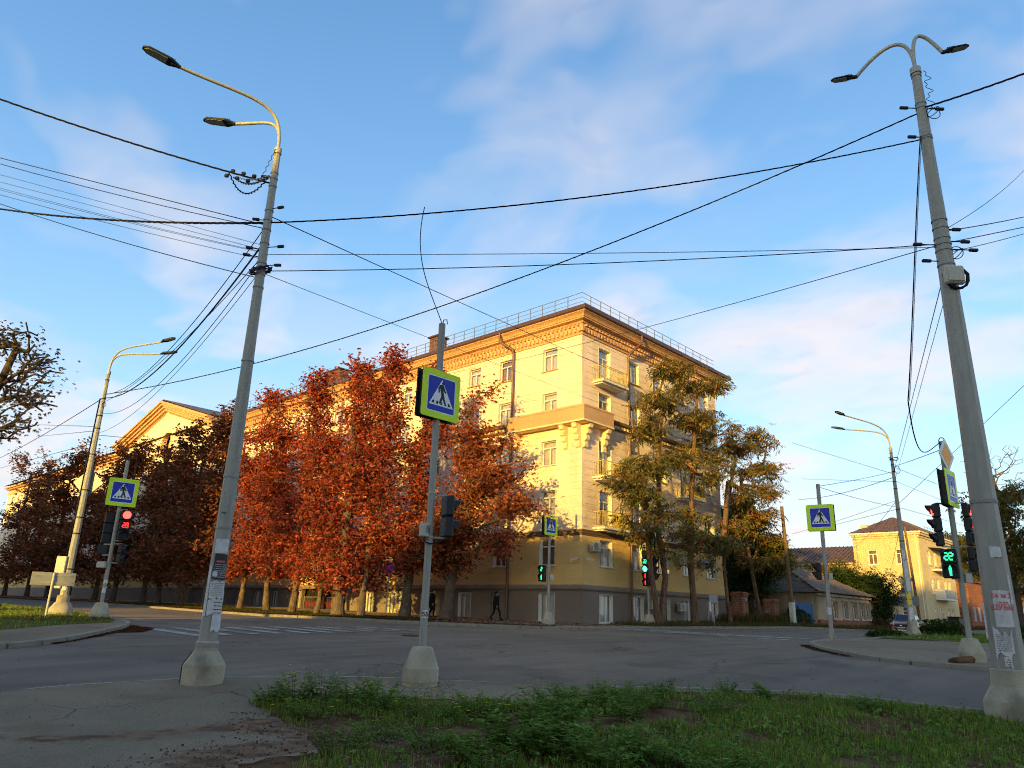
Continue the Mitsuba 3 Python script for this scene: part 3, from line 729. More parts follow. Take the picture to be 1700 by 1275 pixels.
aircon('R', .95, 4.55, 'white air conditioner under the brown belt, nearest the house corner')
aircon('R', 10.9, 4.4, 'white air conditioner left of the second-last window of the yellow ground floor')
aircon('R', 13.95, 4.4, 'white air conditioner behind a trunk beside the last window of the yellow ground floor')
aircon('R', 7.2, 1.35, 'white air conditioner low on the grey basement wall behind the crossing post')
aircon('R', 10.75, 1.3, 'white air conditioner on the grey basement wall above the small grey plate')
aircon('L', 15.9, 1.55, 'upper of two stacked air conditioners on the sunlit wall by the no-stopping sign')
aircon('L', 15.9, .85, 'lower of two stacked air conditioners on the sunlit wall by the no-stopping sign')
k = thing('security_camera', 'pair of small white security cameras on the house corner above the crossing', 'camera')
for s in (-.22, .22):
    f = 'L' if s < 0 else 'R'
    mb = MB().tube([W(f, .12, 4.0, .02), W(f, .12, 3.85, .2), W(f, .2, 3.8, .35)], .025, 6); put(numbered(k + '__arm'), mb, 'm_boxwhite')
    put(numbered(k + '__body'), MB().bar(W(f, .15, 3.8, .3), W(f, .4, 3.7, .6), .1), 'm_boxwhite')
# ---------------------------------------------------------------- other buildings
def Q(s, t, z): return K + u * s + v * t + np.array([0, 0, z])   # grid of the street: s along the right front, t along the left front
UV = frame(u, v, [0, 0, 1])


def gridwall(mb, axis, at, a0, a1, z0, z1, holes_, th=.3):
    """Wall in the street grid: axis 'u' runs along u at t=at facing -v; 'v' runs along v at s=at facing -u."""
    poly = sbox(a0, z0, a1, z1).difference(unary_union([sbox(*h) for h in holes_])) if holes_ else sbox(a0, z0, a1, z1)
    if axis == 'u': return mb.prism(poly, Q(0, at, 0) + v * th, u, np.array([0, 0, 1.]), th)
    return mb.prism(poly, Q(at, 0, 0), v, np.array([0, 0, 1.]), th)


def gridwin(parent, axis, at, a0, a1, z0, z1, seed, depth=.12, m='m_white', rows=True):
    d, n = (u, nR) if axis == 'u' else (v, nL); b = Q(0, at, 0) if axis == 'u' else Q(at, 0, 0)
    P = lambda a, z, o: b + d * a + n * o + np.array([0, 0, z]); fr = frame(d, n, [0, 0, 1]); w, h = a1 - a0, z1 - z0; mb = MB()
    for a in (a0 + .05, a1 - .05): mb.box(P(a, (z0 + z1) / 2, -depth), (.1, .08, h), fr)
    for z in (z0 + .05, z1 - .05) + ((z0 + h * .7,) if rows else ()): mb.box(P((a0 + a1) / 2, z, -depth), (w - .2, .079, .1), fr)
    mb.box(P((a0 + a1) / 2, z0 + h * .36, -depth), (.1, .081, h * .68), fr)
    k = part(parent, 'window', mb, m)
    put(k + '__pane', (np.array([P(a, z, -depth) for a, z in ((a0, z0), (a1, z0), (a1, z1), (a0, z1))]), np.array([[0, 1, 2], [0, 2, 3]])), 'm_glass')
    put(k + '__curtain', MB().box(P((a0 + a1) / 2, (z0 + z1) / 2, -depth - .14), (w, .01, h), fr), 'm_wood')
    put(k + '__sill', MB().box(P((a0 + a1) / 2, z0 - .04, .04), (w + .2, .2, .07), fr), m)
    return k


# yellow three-storey house further down the side street
Y = thing('yellow_house', 'pale yellow three-storey house with brown hipped roof lit by the sun down the side street', 'building')
S0, T0, HY, WY = 60.5, -2.6, 10.6, 7.2
wl = [(T0 + a, z, T0 + a + 1.05, z + 1.75) for z in (7.4, 4.2, .9) for a in (1.6, 4.7)]
mb = MB(); gridwall(mb, 'v', S0, T0, T0 + WY, -1, HY, wl); part(Y, 'wall', mb, 'm_yellowwall')
for i, h in enumerate(wl): gridwin(Y, 'v', S0, h[0], h[2], h[1], h[3], i)
wr = [(S0 + a, z, S0 + a + 1.1, z + 1.7) for a in (3.0, 5.4, 8.6, 10.4) for z in (1.0, 4.2, 7.5)]
mb = MB(); gridwall(mb, 'u', T0, S0 + .3, S0 + 14, -1, HY, wr); part(Y, 'street_wall', mb, 'm_yellowwall')
for i, h in enumerate(wr): gridwin(Y, 'u', T0, h[0], h[2], h[1], h[3], i)
mb = MB(); gridwall(mb, 'u', T0 + WY, S0 + .3, S0 + 14, -1, HY, [], .3); mb.bar(Q(S0 + 14, T0, 4.8), Q(S0 + 14, T0 + WY + .3, 4.8), .3, 11.6, up=(0, 0, 1)); part(Y, 'rear_wall', mb, 'm_yellowwall')
for k, (z, o) in enumerate(((HY, .1), (HY + .25, .3), (HY + .45, .45))):
    mb = MB().box(Q(S0 + 7, T0 + WY / 2, z), (14 + 2 * o, WY + 2 * o, .26 if k < 2 else .16), UV); part(Y, 'eave', mb, 'm_yellowwall' if k < 2 else 'm_white')
def hip(parent, s0, s1, t0, t1, z, h, m, ridges=True, run=None):
    run = run or min(s1 - s0, t1 - t0) / 2
    long_u = (s1 - s0) >= (t1 - t0)
    c = [Q(s0, t0, z), Q(s1, t0, z), Q(s1, t1, z), Q(s0, t1, z)]
    r = [Q(s0 + run, (t0 + t1) / 2, z + h), Q(s1 - run, (t0 + t1) / 2, z + h)] if long_u else [Q((s0 + s1) / 2, t0 + run, z + h), Q((s0 + s1) / 2, t1 - run, z + h)]
    F = [[0, 1, 5], [0, 5, 4], [1, 2, 5], [2, 3, 4], [2, 4, 5], [3, 0, 4]] if long_u else [[0, 1, 4], [1, 2, 5], [1, 5, 4], [2, 3, 5], [3, 0, 4], [3, 4, 5]]
    k = part(parent, 'roof', (np.array(c + r), np.array(F)), m)
    if ridges:
        mb = MB()
        for face in ([0, 1, 'u'], [3, 0, 'v']):
            P0, P1 = c[face[0]], c[face[1]]; e = unit(P1 - P0); Lf = np.linalg.norm(P1 - P0); inn = v if face[2] == 'u' else u
            for a in np.arange(.35, Lf, .7):
                run2 = (t1 - t0) / 2 if face[2] == 'u' else (s1 - s0) / 2
                hh = min(1., min(a, Lf - a) / run, run2 / (run2 if (long_u == (face[2] == 'u')) else run)) if True else 1
                rr = (run2 if (long_u == (face[2] == 'u')) else run); top = P0 + e * a + inn * rr * hh + np.array([0, 0, h * hh])
                mb.bar(P0 + e * a + [0, 0, .03], top + [0, 0, .03], .07, .06)
        put(k + '__ridge', mb, m)
    return k
hip(Y, S0 - .5, S0 + 14.5, T0 - .5, T0 + WY + .5, HY + .55, 2.2, 'm_rooftile')
part(Y, 'chimney', MB().box(Q(S0 + 1.2, T0 + 6.2, HY + 1.0), (.6, .8, 1.3), UV), 'm_yellowwall')
rr_ = MB().tube([Q(S0 + 2, T0 - .3, HY + 1.2), Q(S0 + 14, T0 - .3, HY + 1.2)], .02, 5).tube([Q(S0 + 2, T0 - .3, HY + .9), Q(S0 + 14, T0 - .3, HY + .9)], .02, 5)
for a in np.arange(2, 14, 1.2): rr_.box(Q(S0 + a, T0 - .3, HY + .9), (.04, .04, .8), UV)
part(Y, 'roof_railing', rr_, 'm_railsteel')
part(Y, 'downpipe', MB().tube([Q(S0 - .45, T0 + .25, HY + .3), Q(S0 - .15, T0 + .25, HY - .4), Q(S0 - .12, T0 + .25, .2)], .06, 8), 'm_white', 40)
part(Y, 'downpipe', MB().tube([Q(S0 - .45, T0 + 6.95, HY + .3), Q(S0 - .15, T0 + 6.95, HY - .4), Q(S0 - .12, T0 + 6.95, .2)], .06, 8), 'm_greyplate', 40)
for z, cov in ((3.6, True), (6.95, False)):
    b = part(Y, 'balcony', MB().box(Q(S0 + 6.6, T0 - .55, z), (5.2, 1.1, .16), UV), 'm_white')
    if cov: put(b + '__front', MB().box(Q(S0 + 4.04, T0 - .55, z + .6), (.06, 1.04, 1.04), UV).box(Q(S0 + 6.6, T0 - 1.07, z + .6), (5.1, .05, 1.04), UV), 'm_white'); mbx = MB(); [mbx.box(Q(S0 + a, T0 - 1.11, z + .6), (.08, .03, 1.0), UV) for a in np.arange(4.2, 9.2, .3)]; put(b + '__slat', mbx, 'm_greyplate')
    else:
        mbx = MB(); [mbx.box(Q(S0 + a, T0 - 1.05, z + .55), (.03, .03, 1.0), UV) for a in np.arange(4.1, 9.2, .16)]; mbx.box(Q(S0 + 6.6, T0 - 1.05, z + 1.05), (5.2, .05, .05), UV); put(b + '__railing', mbx, 'm_pipe')
part(Y, 'awning', MB().bar(Q(S0 + 3.6, T0 - .6, 9.5), Q(S0 + 9.2, T0 - .6, 9.5), 1.3, .06, up=(.2, .1, 1)), 'm_slate')
# lower wing of the same house
wg = thing('yellow_house_wing', 'low pale yellow building with long brown ribbed roof left of the yellow house', 'building')
wl2 = [(T0 + 8.9 + a, z, T0 + 10.1 + a, z + 1.7) for a in (0, 4.0, 8.0, 12, 16) for z in (1.0, 3.9)]
mb = MB(); gridwall(mb, 'v', S0 - .1, T0 + 7.3, T0 + 30, -1, 7.4, wl2); part(wg, 'wall', mb, 'm_yellowwall')
for i, h in enumerate(wl2): gridwin(wg, 'v', S0 - .1, h[0], h[2], h[1], h[3], i)
part(wg, 'eave', MB().box(Q(S0 + .05, T0 + 18.7, 7.3), (.7, 22.6, .25), UV).box(Q(S0 - .1, T0 + 18.7, 7.55), (1.0, 22.6, .2), UV), 'm_yellowwall')
mb = MB(); [mb.box(Q(S0 - .22, t, 7.08), (.2, .3, .18), UV) for t in np.arange(T0 + 7.6, T0 + 30, .75)]; part(wg, 'dentils', mb, 'm_yellowwall', kind='stuff')
k = part(wg, 'roof', (np.array([Q(S0 - .6, T0 + 7.34, 7.65), Q(S0 - .6, T0 + 30, 7.65), Q(S0 + 6, T0 + 30, 10.2), Q(S0 + 6, T0 + 7.34, 10.2), Q(S0 + 12, T0 + 30, 7.6), Q(S0 + 12, T0 + 7.34, 7.6)]), np.array([[0, 1, 2], [0, 2, 3], [3, 2, 4], [3, 4, 5]])), 'm_rooftile')
mb = MB(); [mb.bar(Q(S0 - .6, t, 7.7), Q(S0 + 6, t, 10.25), .07, .06) for t in np.arange(T0 + 7.6, T0 + 30, .5)]; put(k + '__ridge', mb, 'm_rooftile')
mb = MB(); gridwall(mb, 'u', T0 + 29.7, S0 + .3, S0 + 12, -1, 7.4, []); part(wg, 'gable_wall', mb, 'm_yellowwall')

# old single-storey house
O = thing('old_house', 'weathered one-storey plaster house with sagging slate roof beside the blue gate', 'building')
o0, o1, ot = 29.6, 42.6, -2.2
wo = [(o0 + a, .95, o0 + a + 1.0, 2.35) for a in (3.4, 5.9, 8.3, 10.3, 11.7)]
mb = MB(); gridwall(mb, 'u', ot, o0, o1, -1, 3.05, wo); part(O, 'wall', mb, 'm_oldwall')
for i, h in enumerate(wo):
    kw = gridwin(O, 'u', ot, h[0], h[2], h[1], h[3], i, m='m_limewash')
    put(kw + '__hood', MB().box(Q((h[0] + h[2]) / 2, ot - .06, h[3] + .16), (1.45, .16, .1), UV).box(Q(h[0] - .1, ot - .03, 1.65), (.14, .1, 1.5), UV).box(Q(h[2] + .1, ot - .03, 1.65), (.14, .1, 1.5), UV), 'm_oldwall')
    put(kw + '__shutter', MB().box(Q((h[0] + h[2]) / 2, ot + .09, 1.65), (.9, .02, 1.3), UV), 'm_wood')
mb = MB(); gridwall(mb, 'v', o0, ot + .3, ot + 9, -1, 3.05, []); gridwall(mb, 'v', o1 - .3, ot + .3, ot + 9, -1, 3.05, []); gridwall(mb, 'u', ot + 9, o0, o1, -1, 3.05, []); part(O, 'side_wall', mb, 'm_oldwall')
part(O, 'plinth', MB().box(Q((o0 + o1) / 2, ot - .05, .15), (o1 - o0 + .1, .2, 1.2), UV).box(Q((o0 + o1) / 2, ot - .07, .78), (o1 - o0 + .1, .18, .08), UV), 'm_brick')
part(O, 'frieze', MB().box(Q((o0 + o1) / 2, ot - .08, 2.9), (o1 - o0 + .2, .25, .2), UV), 'm_oldwall')
k = hip(O, o0 - .4, o1 + .4, ot - .45, ot + 9.4, 3.05, 2.5, 'm_slate', ridges=False)
r = np.random.default_rng(8); mb = MB()
for row in range(9):
    for a in np.arange(o0 - .35 + row * .5, o1 + .35 - row * .5, .62):
        z = 3.08 + 2.5 / 4.92 * row * .52; mb.box(Q(a + .3 + r.uniform(-.03, .03), ot - .45 + row * .52 + .25, z + .14 + r.uniform(0, .03)), (.6, .58, .03), frame(u, unit(v * 4.92 + np.array([0, 0, 2.5])), np.cross(u, unit(v * 4.92 + np.array([0, 0, 2.5])))))
put(k + '__slate', mb, 'm_slate', kind='stuff')
O2 = thing('shed', 'low lean-to shed with rusty roof at the far end of the old house', 'shed')
part(O2, 'wall', MB().box(Q(45.2, 1.2, 1.1), (4.4, 6, 3.2), UV), 'm_oldwall')
part(O2, 'roof', MB().add(np.array([Q(42.9, -2.3, 2.6), Q(47.8, -2.3, 2.5), Q(47.8, 4.4, 3.6), Q(42.9, 4.4, 3.6), Q(42.9, -2.3, 2.7), Q(47.8, -2.3, 2.6), Q(47.8, 4.4, 3.7), Q(42.9, 4.4, 3.7)]), np.array([[0, 1, 2, 3], [4, 5, 6, 7], [0, 1, 5, 4], [1, 2, 6, 5], [3, 0, 4, 7]])), 'm_roofmetal')
# blue gate
g = thing('blue_gate', 'blue sheet-metal gate between the trees and the old house', 'gate'); gs0, gt = 25.6, -1.9
for i in range(2): part(g, 'leaf', MB().box(Q(gs0 + .95 + i * 1.75, gt, 1.05), (1.7, .05, 2.1), UV, bev=.01), 'm_bluegate')
mb = MB(); [mb.box(Q(gs0 + .3 + i * .32, gt - .035, 1.05), (.05, .03, 2.0), UV) for i in range(11)]; part(g, 'rib', mb, 'm_bluegate')
for s in (gs0 - .05, gs0 + 3.7): part(g, 'post', MB().box(Q(s, gt, 1.1), (.14, .14, 2.5), UV), 'm_greyplate')
part(g, 'handle', MB().box(Q(gs0 + 2.0, gt - .06, 1.1), (.05, .06, .2), UV), 'm_dark')
# brick gate pillars, brick by brick
def pillar(s, t, w, h, label, seed):
    k = thing('brick_pillar', label, 'pillar', None); r = np.random.default_rng(seed); b = RF(s, t)
    part(k, 'core', MB().box(b + [0, 0, h / 2 - .1], (w - .04, w - .04, h - .1), UV), 'm_mortar'); z = .05
    row = 0
    while z < h - .3:
        for side in range(4):
            d = [u, v, -u, -v][side]; n = [nR, u, v, -u][side]
            for j in range(2):
                if r.random() < .06: continue
                off = (j - .5) * w * .5 + (.03 if row % 2 else -.03)
                part(k, 'brick', MB().box(b + d * off + n * (w / 2 - .04 + r.uniform(-.01, .008)) + [0, 0, z + .07], (w * .47, .11, .13), frame(d, n, np.cross(d, n)), bev=.008), 'm_brick')
        z += .155; row += 1
    for i, o in enumerate((.05, .1, .04)): part(k, 'cap', MB().box(b + [0, 0, h - .25 + i * .1], (w + 2 * o, w + 2 * o, .095), UV, bev=.01), 'm_brick')
pillar(15.9 + .6, 1.7, .85, 2.35, 'red brick gate pillar standing against the tree trunk at the end of the corner house', 1)
pillar(22.0, 1.6, .8, 2.0, 'shorter crumbling red brick pillar in the dry grass beside the whitewashed pole', 2)
# brick houses beyond
B2 = thing('brick_house', 'orange brick house end behind the green pedestrian light', 'building')
part(B2, 'wall', MB().box(Q(S0 + 20, T0 + 3.5, 2.6), (9, 9, 7.2), UV), 'm_brick')
mb = MB(); [mb.box(Q(S0 + 17.2 + a, T0 - 1.02, 2.2), (1.0, .1, 1.8), UV) for a in (0, 2.6, 5.2)]; part(B2, 'window', mb, 'm_curtain')
hip(B2, S0 + 15.2, S0 + 24.8, T0 - 1.3, T0 + 8.3, 6.2, 1.6, 'm_slate', ridges=False)
B3 = thing('dark_brick_house', 'dark brick one-storey house with tall windows furthest down the side street', 'building')
part(B3, 'wall', MB().box(Q(S0 + 37, T0 + 2.6, 2.4), (24, 9, 6.6), UV), 'm_brick')
for a in np.arange(0, 22, 2.6): part(B3, 'window', MB().box(Q(S0 + 26.5 + a, T0 - 1.93, 2.4), (1.1, .1, 2.2), UV), 'm_curtain')
part(B3, 'eave', MB().box(Q(S0 + 37, T0 + 2.6, 5.8), (24.8, 9.8, .25), UV), 'm_slate')
hip(B3, S0 + 24.6, S0 + 49.4, T0 - 2.3, T0 + 7.5, 5.92, 1.8, 'm_slate', ridges=False)
# blocks of flats behind the viewer, whose shade lies over the crossing
def rear_block(label, c, dx, w, dpt, h, seed):
    k = thing('rear_building', label, 'building', None); d = unit(np.r_[dx, 0]); n = np.array([-d[1], d[0], 0]); fr = frame(d, n, [0, 0, 1]); c = np.r_[c, 0.]
    part(k, 'wall', MB().box(c + [0, 0, h / 2], (w, dpt, h), fr), 'm_cream')
    part(k, 'roof', MB().add(np.array([c + d * a * (w / 2 + .5) + n * b * (dpt / 2 + .5) + [0, 0, h] for a, b in ((-1, -1), (1, -1), (1, 1), (-1, 1))] + [c + d * (w / 2 - 5) + [0, 0, h + 2], c - d * (w / 2 - 5) + [0, 0, h + 2]]), np.array([[0, 1, 4], [0, 4, 5], [1, 2, 4], [2, 3, 5], [2, 5, 4], [3, 0, 5]])), 'm_roofmetal')
    mb = MB()
    for sd in (-1, 1):
        for a in np.arange(-w / 2 + 2, w / 2 - 1, 3.2):
            for z in np.arange(1.2, h - 1.5, 3.1): mb.box(c + d * a + n * sd * (dpt / 2) + [0, 0, z + .7], (1.3, .06, 1.5), fr)
    part(k, 'windows', mb, 'm_carglass', kind='stuff')
    return k
rear_block('five-storey block on the left side of the street, outside the picture', (-75, 60), v[:2], 95, 13, 19.5, 1)
rear_block('four-storey block across the street behind the viewer', (-30.4, -16.8), (v * -1)[:2], 15.6, 12, 13.2, 2)
rear_block('seven-storey block behind the viewer', (-19.7, -26.8), (v * -1)[:2], 12.4, 12.5, 16.8, 3)
rear_block('six-storey block behind the viewer', (-5.9, -39.8), (v * -1)[:2], 26, 12, 21.3, 4)

# ---------------------------------------------------------------- trees
def skeleton(base, trunks, tips, rnd):
    """Branch network: every tip grows from the nearest part of what already stands. Returns points, parents."""
    P, par, dist = [], [], []
    for tr in trunks:
        prev = -1
        for q in tr:
            q = base + np.asarray(q, float); P.append(q); par.append(prev); dist.append((dist[prev] + np.linalg.norm(q - P[prev])) if prev >= 0 else 0.); prev = len(P) - 1
    order = np.argsort(np.min(np.linalg.norm(tips[:, None] - np.array(P)[None], axis=2), axis=1)); ends = []
    for i in order:
        t = tips[i]; A = np.array(P); d = np.linalg.norm(A - t, axis=1); up = np.maximum(0, A[:, 2] - t[2] + .1 * d)
        c = d + .12 * np.array(dist) + 1.1 * up; c[A[:, 2] < base[2] + 1.2] += 3
        j = int(np.argmin(c)); s = A[j]; n = max(1, int(d[j] / .55)); mid = (s + t) / 2 + rnd.normal(0, .07, 3) * d[j] + np.array([0, 0, -.06 * d[j]]); prev = j
        for q in range(1, n + 1):
            f = q / n; p = s * (1 - f) ** 2 + 2 * mid * f * (1 - f) + t * f * f; P.append(p); par.append(prev); dist.append(dist[prev] + np.linalg.norm(p - P[prev])); prev = len(P) - 1
        ends.append(prev)
    return np.array(P), np.array(par), ends


def branches(P, par, r0, tip=.012, power=2.3, sides=6, flare=True, base_z=0):
    n = len(P); w = np.zeros(n); kids = np.zeros(n, int)
    for i in range(n):
        if par[i] >= 0: kids[par[i]] += 1
    w[kids == 0] = 1
    for i in range(n - 1, -1, -1):
        if par[i] >= 0: w[par[i]] += w[i]
    r = tip + (r0 - tip) * (w / w.max()) ** (1 / power)
    if flare: r = r * (1 + .5 * np.exp(-np.maximum(P[:, 2] - base_z, 0) / .25))
    i = np.nonzero(par >= 0)[0]; a, b = P[par[i]], P[i]; ra, rb = np.minimum(r[par[i]], r[i] * 1.5), r[i]
    t = b - a; t /= np.linalg.norm(t, axis=1, keepdims=True) + 1e-9
    x = np.cross(t, np.where(np.abs(t[:, 2:]) < .9, [0, 0, 1.], [1., 0, 0])); x /= np.linalg.norm(x, axis=1, keepdims=True); y = np.cross(t, x)
    V, F, o = [], [], 0
    for big, sd in ((True, sides), (False, 3)):
        m = (ra > .035) == big; k = m.sum()
        if not k: continue
        g = np.arange(sd) * 2 * np.pi / sd; ring = np.cos(g)[None, :, None] * x[m][:, None] + np.sin(g)[None, :, None] * y[m][:, None]
        V.append(np.stack([a[m][:, None] + ring * ra[m][:, None, None], b[m][:, None] + t[m][:, None] * .01 + ring * rb[m][:, None, None]], 1).reshape(-1, 3))
        q = np.arange(sd); f = np.stack([q, (q + 1) % sd, (q + 1) % sd + sd, q + sd], 1)
        F.append((f[None] + (np.arange(k) * 2 * sd)[:, None, None]).reshape(-1, 4) + o); o += k * 2 * sd
    F = np.vstack(F)
    return np.vstack(V), np.vstack([F[:, [0, 1, 2]], F[:, [0, 2, 3]]])


def leaflets(C, D, S, L, Wd, rnd, col):
    """Diamond leaflets at C along D (unit) with side S, length L, width Wd, one colour each: vertices, faces, colours."""
    n = len(C); dr_ = np.array([0, 0, -1.]) * (L * .12)[:, None]
    V = np.stack([C, C + D * (L * .45)[:, None] + S * (Wd / 2)[:, None], C + D * L[:, None] + dr_, C + D * (L * .45)[:, None] - S * (Wd / 2)[:, None]], 1).reshape(-1, 3)
    F = (np.array([[0, 1, 2], [0, 2, 3]])[None] + (np.arange(n) * 4)[:, None, None]).reshape(-1, 3)
    return V, F, np.repeat(col, 4, axis=0)


def rand_unit(rnd, n):
    a = rnd.normal(size=(n, 3)); return a / np.linalg.norm(a, axis=1, keepdims=True)


def palette(rnd, n, cols, w, jit=.25):
    c = np.array(cols)[rnd.choice(len(cols), n, p=np.array(w) / sum(w))]; return np.clip(c * (1 + rnd.normal(0, jit, (n, 1))) * (1 + rnd.normal(0, .08, (n, 3))), .003, .9)


def leaf_palmate(C, rnd, size, col, k=5):
    n = len(C); out = rand_unit(rnd, n); out[:, 2] = out[:, 2] * .35 - .25; out /= np.linalg.norm(out, axis=1, keepdims=True)
    side = np.cross(out, [0, 0, 1.]); side /= np.linalg.norm(side, axis=1, keepdims=True) + 1e-9
    s = size * rnd.uniform(.7, 1.25, n); o = []
    for j in range(k):
        a = (j - (k - 1) / 2) * .62; D = out * math.cos(a) + side * math.sin(a); D = D + np.array([0, 0, -.35]) + rnd.normal(0, .13, (n, 3)); D /= np.linalg.norm(D, axis=1, keepdims=True)
        S = np.cross(D, [0, 0, 1.]) + rnd.normal(0, .35, (n, 3)); S -= D * (S * D).sum(1, keepdims=True); S /= np.linalg.norm(S, axis=1, keepdims=True) + 1e-9
        o.append((C, D, S, s * (1 - .18 * abs(j - (k - 1) / 2)), s * .40))
    return leaflets(*[np.concatenate([q[i] for q in o]) for i in range(5)], rnd, np.tile(col, (k, 1)) * (1 + rnd.normal(0, .1, (n * k, 1))))


def leaf_pinnate(C, rnd, size, col, k=5):
    n = len(C); out = rand_unit(rnd, n); out[:, 2] = out[:, 2] * .4 - .35; out /= np.linalg.norm(out, axis=1, keepdims=True)
    side = np.cross(out, [0, 0, 1.]); side /= np.linalg.norm(side, axis=1, keepdims=True) + 1e-9; s = size * rnd.uniform(.7, 1.3, n); o = []
    for j in range(k):
        base = C + out * (s * (j // 2) / (k / 2) * .9)[:, None] + np.array([0, 0, -.12]) * (s * (j / k) ** 2)[:, None]
        sg = 1 if j % 2 else -1
        D = out * .55 + side * sg * .8 + np.array([0, 0, -.3]) + rnd.normal(0, .12, (n, 3)) if j < k - 1 else out + rnd.normal(0, .1, (n, 3))
        D /= np.linalg.norm(D, axis=1, keepdims=True); S = np.cross(D, [0, 0, 1.]) + rnd.normal(0, .3, (n, 3)); S -= D * (S * D).sum(1, keepdims=True); S /= np.linalg.norm(S, axis=1, keepdims=True) + 1e-9
        o.append((base, D, S, s * .5, s * .16))
    return leaflets(*[np.concatenate([q[i] for q in o]) for i in range(5)], rnd, np.tile(col, (k, 1)) * (1 + rnd.normal(0, .1, (n * k, 1))))


def crown_tips(base, lobes, n, rnd, shell=2.2):
    """Tips in a union of ellipsoids (centre, radii, weight) relative to the base."""
    w = np.array([l[2] for l in lobes], float); k = rnd.choice(len(lobes), n, p=w / w.sum()); d = rand_unit(rnd, n) * (rnd.random(n) ** (1 / shell))[:, None]
    return base + np.array([l[0] for l in lobes])[k] + d * np.array([l[1] for l in lobes])[k]


def tree(name, label, base, trunks, lobes, ntips, nleaf, leaf, size, cols, w, seed, r0=.2, barkm='m_bark', spread=.42, group=None, cat='tree', k=5, shell=2.2, floor=1.6, jit=.25, power=2.2):
    rnd = np.random.default_rng(seed); key = thing(name, label, cat, group); base = np.asarray(base, float)
    tips = crown_tips(base, lobes, ntips, rnd, shell); tips = tips[tips[:, 2] > base[2] + floor]
    P, par, ends = skeleton(base, trunks, tips, rnd)
    V, F = branches(P, par, r0, base_z=base[2], power=power, tip=.009); put(key + '__trunk', (V, F), barkm, 60)
    if nleaf:
        # leaves hang on the outer twigs, in clusters
        e = rnd.choice(ends, nleaf); back = rnd.random(nleaf) < .35; e2 = np.where(back, np.maximum(par[e], 0), e)
        C = P[e2] + rnd.normal(0, 1, (nleaf, 3)) * spread * np.array([1, 1, .75])
        tint = 1 + .22 * (meshkit.fbm(C * .45 + seed, 2, 1) - .5)[:, None] * 2
        V, F, c = leaf(C, rnd, size, palette(rnd, nleaf, cols, w, jit) * tint, k); put(key + '__crown', (V, F), 'm_leaf', color=c)
    return key


RED = [(.50, .105, .055), (.36, .075, .042), (.56, .155, .07), (.20, .062, .036), (.27, .14, .06)]; REDW = [4, 3, 2, 2, .5]
def chestnut(t, d, H, rx, label, seed, ntips=150, nleaf=4300, lean=(0, 0), low=1.9, extra=(), r0=.2, cols=RED, w=REDW, size=.225, group=None, k=5):
    r = np.random.default_rng(seed); b = LF(t, d) + [0, 0, .05]; lx, ly = lean
    tr = [(lx * f ** 1.3 + r.normal(0, .06), ly * f ** 1.3 + r.normal(0, .06), H * .88 * f - .15) for f in np.linspace(0, 1, 10)]
    lobes = []
    for f in np.linspace(low / H + .06, .95, 9):
        wd = rx * (1 - max(0, f - .55) ** 1.6 * 2.2) * (.78 + .22 * r.random()); off = r.normal(0, .3 * rx, 2)
        lobes.append(((lx * f + off[0], ly * f + off[1], H * f), (wd, wd, H * .095), wd + .2))
    return tree('chestnut_tree', label, b, [tr], lobes + list(extra), ntips, nleaf, leaf_palmate, size, cols, w, seed, r0, 'm_bark', .40, group, k=k, floor=low)


def VU(a, b, z): return tuple(v * a + u * b + np.array([0, 0, z]))   # offsets along the left front (a) and into the house (b)
chestnut(7.3, 4.0, 12.2, 2.3, 'rust-brown chestnut nearest the house corner with a low limb reaching right', 11, 240, 11180, lean=tuple((-v * 2.3)[:2]), low=3.0, r0=.34,
         extra=[(VU(-4.6, -.6, 8.3), (1.9, 1.6, 1.1), 2.2), (VU(-6.4, -.8, 6.3), (1.7, 1.4, .9), 1.6), (VU(-3.6, -.5, 4.6), (1.7, 1.5, .9), 1.7), (VU(-5.2, -.5, 4.5), (.8, .8, .7), .5), (VU(-2.6, 0, 13.9), (1.3, 1.3, 1.2), .9), (VU(-.8, 0, 3.6), (1.4, 1.4, .8), 1.2)], cols=[(.42, .115, .05), (.32, .09, .042), (.48, .17, .065), (.22, .085, .042), (.28, .16, .06)])
chestnut(10.0, 5.0, 16.2, 1.55, 'rust chestnut with leaning forked trunk behind the person near the no-stopping sign', 12, 130, 6054, lean=tuple((-v * .9)[:2]), low=2.6, r0=.3)
chestnut(11.2, 7.5, 16.6, 1.5, 'tall rust-red chestnut left of the no-stopping sign, right one of two close trunks', 13, 140, 7063, lean=tuple((-v * 1.2)[:2]), low=1.9, r0=.2)
chestnut(11.9, 8.6, 16.6, 1.5, 'tall bright rust chestnut whose grey trunk carries a small white notice', 14, 150, 7736, lean=tuple((v * .1)[:2]), low=1.9, r0=.32)
chestnut(14.2, 8.5, 11.8, 1.5, 'shorter orange-red chestnut with pale sunlit trunk in front of the banner', 15, 110, 6054, low=2.2, r0=.15)
chestnut(17.2, 8.5, 16.6, 1.75, 'tall orange-red chestnut with sunlit pale trunk left of the banner', 16, 150, 8073, low=2.0, r0=.2)
chestnut(20.6, 8.5, 15.2, 1.75, 'tall red chestnut with dark trunk, second from the left lamp post on its right', 17, 140, 7063, low=2.2, r0=.2)
chestnut(24.1, 8.5, 15.8, 1.9, 'tall deep red chestnut standing just right of the near left lamp post', 18, 140, 7736, low=2.2, r0=.17)
DK = [(.32, .10, .045), (.23, .078, .038), (.36, .13, .05), (.16, .075, .04), (.19, .12, .05)]
